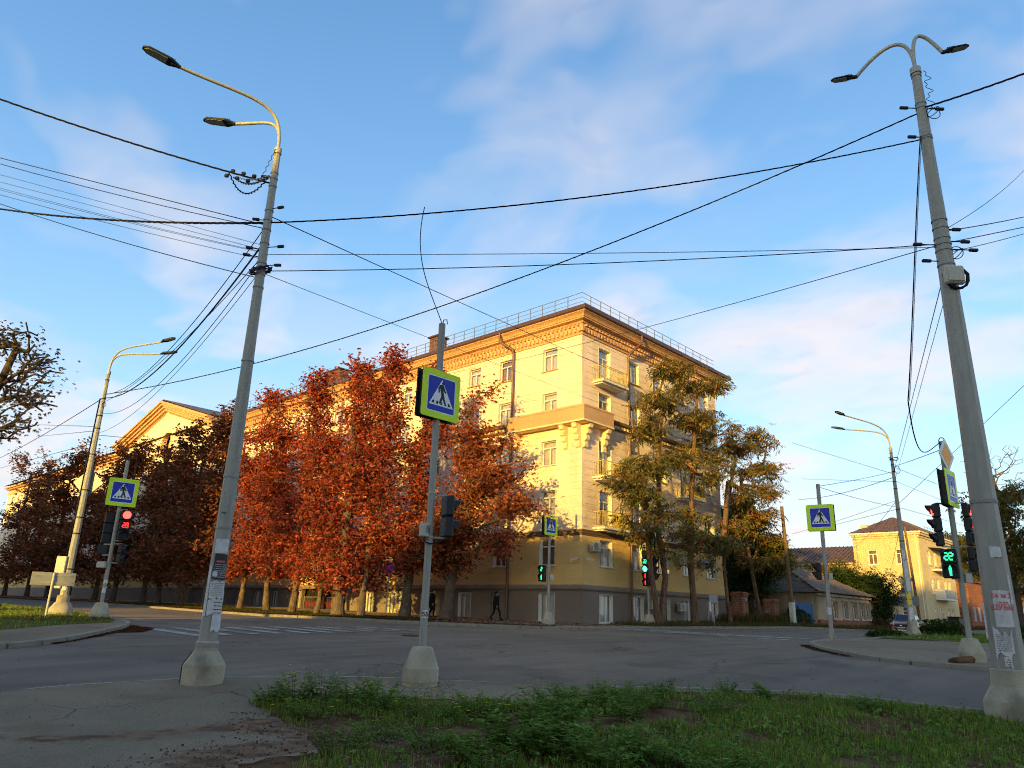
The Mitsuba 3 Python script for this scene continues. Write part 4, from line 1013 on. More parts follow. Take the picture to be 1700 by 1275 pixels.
for i, (t, d, H, rx, lab) in enumerate([(29.7, 8.5, 15.9, 2.2, 'dark brown chestnut just left of the near left lamp post'), (33.9, 8.5, 14.6, 2.5, 'dark brown chestnut in front of the right slope of the gable'), (38.5, 8.5, 13.6, 2.3, 'dark brown chestnut under the arched niche of the gable'),
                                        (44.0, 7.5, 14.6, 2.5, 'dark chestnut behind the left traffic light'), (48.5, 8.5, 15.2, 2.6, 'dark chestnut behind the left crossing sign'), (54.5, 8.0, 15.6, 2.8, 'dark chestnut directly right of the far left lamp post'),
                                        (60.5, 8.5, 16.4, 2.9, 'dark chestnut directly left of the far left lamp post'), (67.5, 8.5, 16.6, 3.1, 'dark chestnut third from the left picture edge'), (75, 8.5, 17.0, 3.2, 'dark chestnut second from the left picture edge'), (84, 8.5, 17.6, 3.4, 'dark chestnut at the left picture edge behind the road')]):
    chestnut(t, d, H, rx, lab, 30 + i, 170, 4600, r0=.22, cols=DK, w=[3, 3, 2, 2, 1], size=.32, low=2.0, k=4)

GRN = [(.19, .17, .045), (.12, .12, .035), (.27, .20, .06), (.33, .18, .06), (.34, .14, .055)]
def locust(s, e, trunks, lobes, label, seed, ntips, nleaf, w, r0=.2, size=.60, cols=GRN, barkm='m_barkred', spread=.27, floor=2.2):
    f = lambda p: tuple(u * p[0] + nR * p[1] + np.array([0, 0, p[2]]))
    return tree('locust_tree', label, RF(s, e), [[f(p) for p in tr] for tr in trunks], [(f((c[0] * 1.22, c[1], c[2])), (rr[0] * 1.0, rr[0] * .9, rr[1] * .75), ww) for c, rr, ww in lobes], ntips, nleaf, leaf_pinnate, size, cols, w, seed, r0, barkm, spread, k=7, floor=floor, shell=3, power=1.75)


locust(4.6, 2.3, [[(0, 0, -.1), (-.3, 0, 1.5), (-.75, 0, 3.2), (-.9, 0, 5), (-1.0, 0, 7), (-1.5, 0, 9), (-1.9, 0, 11)], [(.12, .05, -.1), (.5, 0, 1.4), (.75, .1, 2.9), (.35, .1, 4.6), (-.1, .1, 6.2), (.3, .1, 8.4), (.5, 0, 10.6), (1.0, 0, 13)]],
       [((-1.7, .4, 9.6), (1.7, .9), 2), ((-2.3, .6, 7.6), (1.5, .7), 1.6), ((-1.4, .5, 5.6), (1.3, .6), 1), ((-.4, .2, 12.2), (1.5, .9), 1.6), ((1.0, .2, 14.6), (1.5, .8), 1.8), ((1.8, .2, 16.7), (1.5, .7), 1.3), ((.4, .5, 7.0), (1.3, .7), 1.2), ((1.9, .4, 10.6), (1.5, .8), 1.5), ((.0, .3, 4.4), (1.1, .5), .5), ((-3.2, .5, 8.4), (1.5, .8), 1.1), ((-2.9, .4, 6.3), (1.2, .7), .7), ((2.4, .2, 17.6), (1.6, .8), 1.0), ((-.6, .2, 14.0), (1.3, .8), .8)],
       'forked olive-green locust tree in front of the right house front nearest the corner', 51, 250, 1600, [3, 3, 2.5, 1.5, .5], .19)
locust(8.6, 2.5, [[(0, 0, -.1), (-.15, 0, 2), (-.3, 0, 4), (0, 0, 6), (.1, 0, 8), (.5, 0, 10), (.9, 0, 12.5), (1.1, 0, 14)]],
       [((.6, .3, 13.9), (1.9, 1.0), 1.8), ((1.4, .2, 16.4), (2.0, .9), 1.5), ((2.8, .2, 13.2), (1.8, 1.2), 1.6), ((-.9, .5, 10.8), (1.6, .8), 1.5), ((1.7, .5, 9.9), (1.6, .8), 1.2), ((-1.2, .6, 5.9), (1.6, .6), 1.1), ((1.3, .6, 5.6), (1.6, .6), 1.2), ((-.9, .7, 4.6), (1.2, .4), .6), ((1.5, .7, 4.2), (1.1, .3), .4), ((0, .3, 7.2), (1.3, .5), .7), ((4.2, .2, 14.4), (1.7, 1.0), 1.1), ((2.6, .2, 17.2), (1.6, .8), .9), ((2.9, .4, 11.2), (1.4, .8), .8)],
       'straight olive and yellow locust tree before the middle of the right house front', 52, 230, 1450, [3, 3, 2.5, 1.8, .8], .2)
locust(13.5, 2.5, [[(0, 0, -.1), (-.4, 0, 1.5), (-.65, 0, 4), (-.4, 0, 6), (.1, 0, 7.2), (.5, 0, 8.5), (1.2, 0, 10.2), (2.0, 0, 12)], [(-.4, 0, 6), (-.3, .2, 8), (.3, .2, 10)]],
       [((2.4, 0, 13.0), (1.7, .7), 1.5), ((4.2, .2, 14.5), (1.6, .7), 1.3), ((3.6, .2, 11.6), (2.0, .9), 1.7), ((5.0, .2, 10.2), (1.7, .9), 1.6), ((2.2, .5, 9.2), (1.7, .9), 1.5), ((4.2, .4, 8.2), (1.6, .7), 1.1), ((.2, .4, 7.0), (1.2, .6), .7), ((-.9, .5, 5.4), (1.2, .5), .5), ((1.4, .5, 5.6), (1.1, .5), .5), ((6.0, .3, 12.0), (1.6, .8), 1.1), ((5.4, .2, 14.2), (1.3, .7), .7)],
       'leaning locust tree with browning crown at the right end of the corner house', 53, 230, 1550, [2, 2.5, 2.5, 2.5, 1.6], .2)
locust(21.0, 1.2, [[(0, 0, -.1), (-.6, 0, 2), (-1.3, 0, 4.5), (-1.7, 0, 6.5), (-1.6, 0, 8)]], [((-1.2, .2, 7.6), (1.5, .8), 1), ((.9, .2, 6.6), (1.4, .7), 1), ((2.4, .3, 6.0), (1.3, .8), 1), ((.3, .2, 4.9), (1.5, .6), .9), ((2.2, .2, 4.6), (1.2, .6), .8), ((-2, .2, 9.0), (1.2, .7), .8)],
       'thin leaning locust tree with pale bark patches beside the whitewashed pole', 54, 130, 1500, [3, 3, 2, 1, .5], .15)
locust(24.5, -.5, [[(0, 0, -.1), (.5, 0, 1.8), (.9, 0, 3.2), (1.5, 0, 4.6)]], [((1.2, .2, 6.3), (1.7, 1.0), 1.5), ((2.8, .2, 5.4), (1.3, .8), 1), ((-.6, 0, 5.4), (1.4, .7), 1)], 'small rust-tinged locust tree beside the blue gate', 55, 110, 1500, [1.5, 2, 1.5, 2.5, 2.5], .17)
DG = [(.04, .07, .02), (.026, .05, .016), (.06, .085, .025), (.08, .085, .03)]
for s, e, H, lab, sd in ((24.0, -1.2, 10.5, 'dark leafy tree filling the gap behind the brick pillars', 61), (27.8, -3.6, 11.5, 'dark tree behind the utility pole', 62)):
    tree('dark_tree', lab, RF(s, e), [[(0, 0, -.1), (.1, 0, 3), (0, .1, 6), (0, 0, H * .8)]], [((0, 0, H * .32), (2.4, 2.4, 1.6), 1), ((.4, -.4, H * .55), (2.9, 2.9, 2.0), 1.6), ((-.3, .4, H * .8), (2.1, 2.1, 1.7), 1)], 130, 3000, leaf_pinnate, .6, DG, [3, 3, 2, 1], sd, .25, 'm_barkdark', .5, k=7, floor=.8)
b = RF(46.0, .4)
tree('round_bush_tree', 'dense dark green rounded tree behind the parked car', b, [[(0, 0, -.1), (0, 0, 1.5), (.2, 0, 3)]], [((0, 0, 2.9), (3.0, 3.0, 2.4), 3), ((1.2, -.6, 3.9), (2.2, 2.2, 1.8), 1.5), ((-1.6, 1, 4.6), (2.2, 2.2, 1.5), 1.5), ((.3, 0, 1.3), (2.4, 2.4, 1.0), 1.3)], 190, 5200, leaf_pinnate, .62, DG, [3, 2, 2.5, 1.5], 63, .2, 'm_barkdark', .45, k=7, floor=.1)
b = RF(47, -3.5)
tree('yellowing_tree', 'olive yellowing tree above the dark bush, in front of the yellow house', b, [[(0, 0, -.1), (0, 0, 2.5), (.2, 0, 5)]], [((-1.5, .8, 5.5), (2.2, 2.2, 1.2), 1.5), ((1.5, 0, 6.0), (2.0, 2.0, 1.0), 1.3), ((-3, 2, 4.6), (1.8, 1.8, 1.2), 1)], 110, 1900, leaf_pinnate, .6, GRN, [2.5, 2, 2.5, 2, .6], 64, .2, 'm_barkdark', .45, k=7, floor=1.5)
# trees at the right picture edge, on the right-hand island
YG = [(.14, .13, .03), (.09, .11, .028), (.22, .14, .035), (.26, .13, .035)]
tree('edge_tree', 'olive-yellow tree with bare upper twigs at the right picture edge', gp((32.9, 49.5)), [[(0, 0, -.1), (.2, 0, 3), (-.2, 0, 6), (.3, 0, 9), (-.8, 0, 11)]], [((-.8, -.3, 8.2), (1.8, 1.8, 1.0), 1.5), ((1.0, 0, 6.6), (2.4, 2.4, 1.1), 1.8), ((-.9, -.2, 4.8), (2.0, 2.0, 1.0), 1.4), ((1.2, 0, 9.4), (1.8, 1.8, .8), 1), ((2.5, 1, 4), (2, 2, 1.4), 1)], 150, 1900, leaf_pinnate, .55, YG, [3, 3, 2, 1.5], 71, .24, 'm_barkdark', .45, k=7)
tree('bare_tree', 'bare leafless tree top rising behind the right-hand lamp post', gp((36.0, 52)), [[(0, 0, -.1), (-.5, 0, 4), (-1.0, 0, 8), (-1.6, 0, 11)]], [((-2.2, 0, 11.3), (1.7, 1.5, 1.6), 1), ((-.2, 0, 11.8), (1.8, 1.5, 1.6), 1), ((-1.2, 0, 9.0), (1.8, 1.5, 1.2), 1)], 150, 0, leaf_pinnate, .5, YG, [1, 1, 1, 1], 72, .13, 'm_bark', power=1.6)
for i, (x, y, H, lab) in enumerate([(62.5, 108, 15, 'yellowish far tree behind the right traffic lights'), (71, 115.5, 15.5, 'olive far tree between the right traffic lights and the right lamp post'), (80, 120, 14, 'farthest olive tree at the end of the side street on the right')]):
    tree('far_tree', lab, gp((x, y)), [[(0, 0, -.1), (.1, 0, 3), (0, 0, H * .8)]], [((0, 0, H * .5), (4.2, 4.2, 2.2), 1.2), ((1.5, 0, H * .78), (3.4, 3.4, 1.7), 1.2), ((-2.2, .5, H * .66), (3.2, 3.2, 1.6), 1)], 120, 2600, leaf_pinnate, 1.0, YG, [3, 3, 2, 1], 80 + i, .22, 'm_barkdark', .5, k=6, floor=1.2)
# big tree leaning in from the left
BT = [(.15, .08, .045), (.10, .055, .035), (.17, .10, .05), (.09, .075, .045)]
tree('brown_tree', 'large brown-leaved tree leaning in at the left picture edge', gp((-25.0, 32.5)), [[(0, 0, -.1), (-.1, 0, 3), (.2, 0, 6), (.8, .2, 8.2), (1.4, .3, 10.2), (1.8, .3, 12)]],
     [((1.4, .4, 12.4), (1.6, 1.6, .9), 1.3), ((2.6, .4, 11.2), (1.4, 1.4, .9), 1.3), ((-.6, .2, 12.2), (1.8, 1.8, 1.2), 1.3), ((2.9, .5, 9.6), (1.3, 1.3, .8), 1.1), ((1.6, .3, 10.2), (1.4, 1.4, .9), 1), ((-.8, 0, 9.6), (1.7, 1.7, 1.1), 1), ((2.1, .4, 7.9), (1.2, 1.2, .6), .7), ((-2.6, 0, 10.6), (1.8, 1.8, 1.6), 1), ((.6, .2, 8.0), (1.7, 1.7, .9), 1), ((2.6, .4, 8.6), (1.5, 1.5, .8), .9), ((-.6, .1, 6.6), (1.6, 1.6, .8), .8)], 360, 2200, leaf_palmate, .16, BT, [3, 3, 2, 1.5], 90, .26, 'm_barkdark', .30, k=5, floor=5)
# street trees behind the viewer that throw the ragged shade
for i in range(9):
    q = np.array([-34.0, -14.5]) - v[:2] * (i * 5.6 + 1) + np.array([-2.5, -4]) * (i % 2)
    tree('rear_tree', ['first', 'second', 'third', 'fourth', 'fifth', 'sixth', 'seventh', 'eighth', 'last'][i] + ' street tree from the left in the row behind the viewer', gp(q), [[(0, 0, -.1), (0, .1, 4), (.1, 0, 9)]], [((0, 0, 7), (2.6, 2.6, 3.2), 2), ((.4, .3, 11.3 + (i * 7 % 4) * .7), (2.1, 2.1, 2.2), 1.3)], 60, 900, leaf_palmate, .6, DK, [3, 3, 2, 2, 1], 200 + i, .25, 'm_barkdark', .6, 'street trees behind the viewer', k=4)
# ---------------------------------------------------------------- street furniture
Z3 = np.array([0, 0, 1.])
def emit(key, mesh, col, scale=1.0):
    if isinstance(mesh, MB): mesh = mesh.build()
    scene[key] = mikit.ply(mesh, 'm_e' + col.replace('ball', ''), False, emitter={'type': 'area', 'radiance': {'type': 'rgb', 'value': [x * scale * EM for x in EMIT[col]]}})
EM = 0.30


def bezier(pts, n=14):
    p = np.array(pts, float); t = np.linspace(0, 1, n)[:, None]
    if len(p) == 3: return p[0] * (1 - t) ** 2 + 2 * p[1] * t * (1 - t) + p[2] * t ** 2
    return p[0] * (1 - t) ** 3 + 3 * p[1] * t * (1 - t) ** 2 + 3 * p[2] * t ** 2 * (1 - t) + p[3] * t ** 3


def lamp(label, base, zp, r0, r1, arms, base_prof, basemat, n=8, rot=0.2, tube_r=.05, hs=1.):
    """A street lamp: facetted tapered pole, footing, swan-neck arms (end offset, apex) with flat heads."""
    k = thing('street_lamp', label, 'street lamp'); b = gp(base)
    put(k + '__pole', MB().lathe([(r0, -.05), (r1, zp), (r1 * .3, zp + .01)], b, n, rot), 'm_galv')
    put(k + '__footing', MB().lathe(base_prof, b, 20), 'm_concrete', 35)
    put(k + '__collar', MB().lathe([(r1, zp - .12), (r1 * 1.25, zp - .12), (r1 * 1.25, zp + .03), (tube_r, zp + .05)], b, 16), 'm_lampgrey', 40)
    for dx, dy, z, stem, hz in arms:
        e = b + [dx, dy, z]; top = b + [0, 0, zp + stem]; h = unit([dx, dy, 0]); L = math.hypot(dx, dy)
        pts = np.vstack([[b + [0, 0, zp - .05]], bezier([top - [0, 0, stem * .9], top + [0, 0, stem * .55], top + [dx * .3, dy * .3, z - zp - stem + .02 - hz], e], 18)])
        ak = part(k, 'arm', MB().tube(pts, tube_r * .8, 10), 'm_lampgrey', 60)
        t = unit(pts[-1] - pts[-2]); t = unit(h + Z3 * max(t[2], .12)); s = unit(np.cross(t, Z3)); up = np.cross(s, t)
        t0_ = t; t, s = t * hs, s * hs
        hd = MB().box(e + t * .1, (.2, .09, .08), frame(t0_, s / hs, up), bev=.02)
        poly = Polygon([(.06, -.05), (.24, -.14), (.7, -.12), (.82, -.03), (.82, .03), (.7, .12), (.24, .14), (.06, .05)])
        hd.prism(poly, e + up * .03, t, s, .05).prism(poly.buffer(-.05), e + up * .055, t, s, .025)
        for q in np.linspace(.16, .34, 5): hd.box(e + t * q + up * .045, (.02, .18 * hs, .04), frame(t0_, s / hs, up))
        hk = put(numbered(k + '__lamp_head'), hd, 'm_black'); put(hk + '__lens', MB().prism(Polygon([(.3, -.115), (.69, -.1), (.77, -.02), (.77, .02), (.69, .1), (.3, .115)]), e - up * .0205, t, s, .006), 'm_lens')
    return k, b


def rad(z, zp, r0, r1): return r0 + (r1 - r0) * z / zp
def ringband(k, name, b, z, r, h, m, n=16, w=.012): return part(k, name, MB().lathe([(r, z - h / 2), (r + w, z - h / 2), (r + w, z + h / 2), (r, z + h / 2)], b, n), m)


def poster(k, name, b, z0, z1, a0, a1, r, m, seed=0, ragged=0., label=None, lean=0.):
    """Paper glued round the pole from bearing a0 to a1 (degrees, 0 = towards the viewer)."""
    n = 9; to = math.atan2(-b[0], -b[1]) ; rnd = np.random.default_rng(seed); V = []
    for i in range(n):
        a = to + math.radians(a0 + (a1 - a0) * i / (n - 1)); d = np.array([math.sin(a), math.cos(a), 0])
        t, q = z1 + rnd.uniform(-1, 1) * ragged + lean * i / n, z0 + rnd.uniform(-1, 1) * ragged + lean * i / n
        rr = r(.5 * (z0 + z1)) * 1.0 + .008 + rnd.uniform(0, .004)
        V += [b + d * (rr + (r(z0) - r(z1)) / 2) + Z3 * q, b + d * (rr - (r(z0) - r(z1)) / 2) + Z3 * t]
    F = [[2 * i, 2 * i + 2, 2 * i + 3, 2 * i + 1] for i in range(n - 1)]
    return part(k, name, MB().add(np.array(V), np.array(F)), m, label=label)


def lines(k, b, z0, z1, a0, a1, r, n, m, seed, name='print_line', size=.02):
    rnd = np.random.default_rng(seed); to = math.atan2(-b[0], -b[1]); mb = MB()
    for z in np.linspace(z1, z0, n):
        q = a0 + 3
        while q < a1 - 4:
            w = rnd.uniform(5, 16); w = min(w, a1 - 3 - q); V = []
            for j in (0, .5, 1):
                a = to + math.radians(q + w * j); d = np.array([math.sin(a), math.cos(a), 0]); rr = r(z) + .016
                V += [b + d * rr + Z3 * (z - size / 2), b + d * rr + Z3 * (z + size / 2)]
            mb.add(np.array(V), np.array([[0, 2, 3, 1], [2, 4, 5, 3]])); q += w + rnd.uniform(2, 5)
    return part(k, name, mb, m, kind='stuff')


def ptext(k, txt, h, b, z, a, r, m, bold=True):
    to = math.atan2(-b[0], -b[1]) + math.radians(a); d = np.array([math.sin(to), math.cos(to), 0]); ex = np.array([-math.cos(to), math.sin(to), 0])
    mb = MB(); text(mb, txt, h, b + d * (r(z) + .018) + Z3 * z, ex, Z3, .003, bold, center=True); p = np.vstack(mb.v)
    rel = (p - b) @ ex; rr = r(z) + .018; ang = rel / rr; dep = (p - b) @ d - rr    # wrapped round the pole
    q = b + (rr + dep)[:, None] * (np.cos(ang)[:, None] * d + np.sin(ang)[:, None] * ex); q[:, 2] = p[:, 2]
    mb.v = [q]; mb.f = [np.vstack(mb.f)]; return part(k, 'lettering', mb, m)


# near left lamp
A0, AZP = (-5.78, 15.33), 11.9; rA = lambda z: rad(z, AZP, .185, .075)
kA, bA = lamp('tall galvanised street lamp near left with papers glued round its lower pole', A0, AZP, .185, .075, [(-1.9, -1.45, 12.98, .9, 0.05), (-1.12, .04, 12.62, .62, 0.)],
              [(.0, -.1), (.37, -.1), (.385, .0), (.39, .12), (.39, .33), (.375, .37), (.235, .58), (.215, .6), (.21, .76), (.19, .78)], 'm_concrete')
part(kA, 'footing_strap', MB().lathe([(.212, .66), (.222, .66), (.222, .74), (.212, .74)], bA, 20).box(bA + [-.385, -.06, .25], (.02, .05, .34)), 'm_greyplate')
part(kA, 'seam', MB().tube([bA + [-.36, -.16, .02], bA + [-.365, -.16, .34], bA + [-.23, -.1, .58]], .009, 5), 'm_dark')
poster(kA, 'notice', bA, 2.44, 2.72, -52, 40, rA, 'm_paper', 1)
dk = poster(kA, 'dark_poster', bA, 1.93, 2.43, -62, 30, rA, 'm_paperdark', 2, .02, 'torn black poster with pale printed lines'); lines(kA, bA, 1.98, 2.22, -55, 25, rA, 7, 'm_paper', 3, size=.012); lines(kA, bA, 2.28, 2.28, -40, 20, rA, 1, 'm_inkred', 4, size=.035)
poster(kA, 'small_notice', bA, 1.99, 2.09, 0, 28, lambda z: rA(z) + .008, 'm_paper', 5)
poster(kA, 'notice', bA, 1.58, 1.9, -66, 36, rA, 'm_paper', 6, .02); poster(kA, 'notice', bA, 1.24, 1.57, -70, 34, rA, 'm_paper', 7, .04); poster(kA, 'notice', bA, .98, 1.3, -78, -5, lambda z: rA(z) + .006, 'm_paper', 8, .05)
poster(kA, 'notice', bA, 1.2, 2.2, 40, 66, rA, 'm_paper', 9, .05); lines(kA, bA, 1.62, 1.86, -60, 30, lambda z: rA(z) - .002, 8, 'm_ink', 10, size=.008); lines(kA, bA, 1.3, 1.5, -60, 0, lambda z: rA(z) - .002, 4, 'm_ink', 11, size=.02)
for z in (2.95, 4.0, 6.55, 8.3, 8.62, 8.9, 9.4, 9.75, 10.0, 10.25, 10.9, 11.1, 11.25): ringband(kA, 'band', bA, z, rA(z), .035, 'm_greyplate')
part(kA, 'junction_box', MB().box(bA + [.03, -rA(3.5) - .05, 3.45], (.1, .09, .42), bev=.01), 'm_galv')
part(kA, 'cable_coil', MB().tube([bA + [(rA(8.75) + .12 + .02 * math.sin(i)) * math.cos(i * .7), (rA(8.75) + .1) * math.sin(i * .7), 8.72 + .07 * math.sin(i * .7 + 1) + .05 * math.sin(i * 1.9)] for i in range(46)], .016, 6), 'm_cable', 60)
for z, a, L in ((10.3, .3, .3), (9.3, .2, .45), (8.85, .1, .4), (9.25, 2.9, .3), (9.05, 2.8, .35), (10.0, 3.0, .25), (11.15, 3.1, .2)):
    d = np.array([math.cos(a), -math.sin(a), 0]); part(kA, 'anchor', MB().box(bA + d * (rA(z) + L * .7) + [0, 0, z], (.16, .06, .06), frame(d, np.cross(Z3, d), Z3), bev=.01).tube([bA + d * rA(z) + [0, 0, z], bA + d * (rA(z) + L * .7) + [0, 0, z]], .012, 5), 'm_cable')
rnd = np.random.default_rng(3)
for i in range(5):
    x = np.linspace(0, 1, 60); sag = .22 + .09 * i; y0 = -.35 - .22 * i
    c = np.array([bA + np.array([-.1 - .95 * q + .02 * math.sin(q * 90 + i), .02 * math.cos(q * 90 + i) - .05, 11.15 - q * -.05 - sag * 4 * q * (1 - q) * (.6 + .3 * math.sin(i * 2.))]) for q in x * (.5 + .13 * i)])
    part(kA, 'loose_wire', MB().tube(c, .011 if i < 3 else .016, 5), 'm_cable' if i > 2 else 'm_greyplate', 60)
part(kA, 'loose_wire', MB().tube([bA + [-.02 - .22 * q - .02 * math.sin(q * 30), -.1, 11.85 - .75 * q] for q in np.linspace(0, 1, 40)], .008, 5), 'm_cable', 60)
for i in range(6): part(kA, 'clamp', MB().box(bA + [-.45 - .13 * i, -.05, 11.13 + .03 * i - (.16 if i % 2 else 0)], (.1, .07, .09), bev=.02), 'm_cable')

# near right lamp
B0, BZP = (9.49, 14.73), 14.4; rB = lambda z: rad(z, BZP, .29, .10)
kB, bB = lamp('massive grey street lamp near right with two curved arms and a pale pink notice', B0, BZP, .29, .10, [(-1.12, .6, 14.66, .62, -.95), (.62, -.16, 14.8, .72, -.85)],
              [(.0, -.1), (.50, -.1), (.52, 0), (.52, .3), (.48, .36), (.37, .55), (.35, .58), (.33, .86), (.30, .88)], 'm_concrete', tube_r=.055, hs=.72)
poster(kB, 'pink_notice', bB, 1.62, 2.28, -40, 22, rB, 'm_paper', 21, .01, 'pale notice with pink handwritten letters')
ptext(kB, '24 м 2', .085, bB, 2.15, -9, rB, 'm_inkred'); ptext(kB, 'ШУБЫ', .1, bB, 1.93, -9, rB, 'm_inkred'); lines(kB, bB, 2.06, 2.06, -33, 12, rB, 1, 'm_inkred', 22, size=.03)
lines(kB, bB, 1.68, 1.85, -36, 18, lambda z: rB(z) - .004, 5, 'm_inkred', 30, size=.004)
poster(kB, 'torn_notice', bB, 1.12, 1.55, -26, 38, rB, 'm_paper', 23, .11, 'torn white notice with grey print'); lines(kB, bB, 1.2, 1.48, -22, 32, rB, 9, 'm_ink', 24, size=.011); poster(kB, 'torn_notice', bB, .92, 1.1, -12, 12, rB, 'm_paper', 25, .03); lines(kB, bB, .96, 1.04, -10, 10, rB, 3, 'm_ink', 26, size=.014)
poster(kB, 'notice', bB, 2.9, 3.1, -38, 6, rB, 'm_paper', 27, .01); poster(kB, 'notice', bB, 1.4, 2.05, 52, 62, lambda z: rB(z) + .05, 'm_paper', 28, .02); poster(kB, 'notice', bB, 1.9, 2.6, -56, -44, rB, 'm_paper', 29, .06)
for z in (3.98, 4.02, 9.2, 9.55, 9.7, 9.85, 10.1, 10.3, 12.45, 12.5, 13.3, 13.42, 14.2): ringband(kB, 'band', bB, z, rB(z), .035, 'm_greyplate')
jb = part(kB, 'junction_box', MB().box(bB + [-.03, -rB(8.9) - .08, 8.85], (.42, .14, .42), bev=.03).box(bB + [-.03, -rB(8.9) - .16, 8.85], (.34, .03, .34), bev=.012), 'm_boxwhite')
part(kB, 'cable_coil', MB().tube([bB + [.05 + (.26 + .02 * math.sin(i * 1.3)) * math.cos(i * .6), -rB(8.9) - .03 + .02 * math.sin(i), 8.82 + (.26 + .015 * math.cos(i)) * math.sin(i * .6)] for i in range(60)], .018, 6), 'm_cable', 60)
part(kB, 'loose_wire', MB().tube([bB + [.12 + .12 * math.sin(q * 9) ** 2 + .05 * math.sin(q * 40), -.1, 14.3 - 1.1 * q] for q in np.linspace(0, 1, 50)], .008, 5), 'm_cable', 60)
for z, sx, L in ((13.3, 1, .32), (13.3, -1, .3), (12.5, -1, .2), (9.8, 1, .35), (9.6, 1, .5), (10.1, 1, .2), (9.7, -1, .4), (9.3, -1, .25)):
    part(kB, 'anchor', MB().box(bB + [sx * (rB(z) + L), 0, z], (.2, .07, .07), bev=.015).tube([bB + [sx * rB(z) * .8, 0, z], bB + [sx * (rB(z) + L), 0, z]], .014, 5), 'm_cable')
for i in range(4): part(kB, 'loose_wire', MB().tube([bB + [.2 + .16 * math.sin(q * 6.3 + i), -.1, (13.25 if i < 2 else 9.5) - .15 * (1 - math.cos(q * 6.3)) + .04 * i] for q in np.linspace(0, 1, 24)], .01, 5), 'm_cable', 60)
# far lamps
rD = lambda z: rad(z, 10.9, .19, .075)
kD, bD = lamp('far left street lamp with two arms reaching right and boxes on its pole', (-18.73, 32.84), 10.9, .19, .075, [(2.75, -1.15, 12.05, .85, .1), (2.35, -.25, 11.78, .75, .1)], [(0, -.1), (.46, -.1), (.47, .35), (.30, .62), (.25, .66), (.25, .9), (.19, .92)], 'm_concrete')
part(kD, 'junction_box', MB().box(bD + [-.28, -.16, 2.15], (.42, .2, .75), bev=.02), 'm_boxwhite'); part(kD, 'junction_box', MB().box(bD + [-.24, -.16, 1.42], (.28, .16, .45), bev=.02), 'm_boxwhite'); poster(kD, 'notice', bD, 1.1, 1.55, -10, 45, rD, 'm_paper', 41, .05)
for z in (1.3, 2.0, 3.5, 4.2, 5.4, 7.0, 8.2, 8.8, 9.6, 10.5): ringband(kD, 'band', bD, z, rD(z), .05, 'm_black')
part(kD, 'riser_cable', MB().tube([bD + [-.19 + .06 * z / 9, -.06, z] for z in np.linspace(3.9, 9.6, 14)], .03, 6), 'm_cable', 60)
part(kD, 'back_sign', MB().box(bD + [-.02, .16, 5.75], (.95, .02, .95), frame((.7071, 0, .7071), (0, 1, 0), (-.7071, 0, .7071)), bev=.005), 'm_greyplate', label='grey backs of two diamond road signs')
part(kD, 'coil', MB().tube([bD + [.12 + .1 * math.cos(i * .6), -.1, 9.3 + .1 * math.sin(i * .6)] for i in range(30)], .012, 5), 'm_cable', 60)
rE = lambda z: rad(z, 10.6, .19, .075)
kE, bE = lamp('far right street lamp with two arms reaching left beside the parked car', (22.53, 42.79), 10.6, .19, .075, [(-3.5, -2.1, 11.95, .9, .1), (-2.7, -.2, 11.62, .75, .1)], [(0, -.1), (.40, -.1), (.41, .2), (.28, .5), (.24, .55), (.24, .8), (.19, .82)], 'm_concrete')
for i, (z0, z1, a0, a1, m) in enumerate([(.9, 1.6, -50, 30, 'm_paper'), (1.7, 2.35, -40, 40, 'm_yellowpaper'), (2.4, 3.2, -60, 20, 'm_paper'), (3.2, 4.1, -50, 30, 'm_paper'), (4.2, 4.7, -30, 40, 'm_paper')]): poster(kE, 'notice', bE, z0, z1, a0, a1, rE, m, 60 + i, .08)
for z in (2.0, 5.2, 7.0, 8.2, 8.6, 9.2, 9.6, 9.9, 10.3): ringband(kE, 'band', bE, z, rE(z), .05, 'm_black')
part(kE, 'coil', MB().tube([bE + [.2 + .16 * math.cos(i * .6), -.1, 9.3 + .22 * math.sin(i * .6)] for i in range(30)], .015, 5), 'm_cable', 60); part(kE, 'coil', MB().tube([bE + [.05 + .28 * math.cos(i * .6), -.1 + .1 * math.sin(i * .6), 9.95 + .1 * math.sin(i * .9)] for i in range(40)], .015, 5), 'm_cable', 60)


# ---- sign posts
def post(label, base, h, r, footing=True, m='m_galv'):
    k = thing('sign_post', label, 'sign post'); b = gp(base)
    put(k + '__pole', MB().lathe([(r, -.05), (r * .97, h), (r * .2, h + .01)], b, 14), m, 40)
    if footing: put(k + '__footing', MB().lathe([(0, -.1), (.34, -.1), (.35, .05), (.365, .08), (.365, .33), (.35, .36), (.22, .70), (.20, .73), (r, .74)] if footing is True else footing, b, 10, .3), 'm_concrete', 25)
    return k, b


def quadpoly(p): return Polygon(p)
WALK = [[(-.055, .30), (-.05, .20), (-.02, .12), (.0, .02), (-.07, -.17), (-.03, -.185), (.05, -.02), (.10, -.16), (.145, -.15), (.075, .05), (.05, .16), (.06, .21), (.09, .15), (.13, .12), (.15, .145), (.105, .19), (.07, .285), (.02, .32)],
        [(-.055, .30), (-.12, .22), (-.105, .10), (-.07, .11), (-.08, .2), (-.04, .25)]]


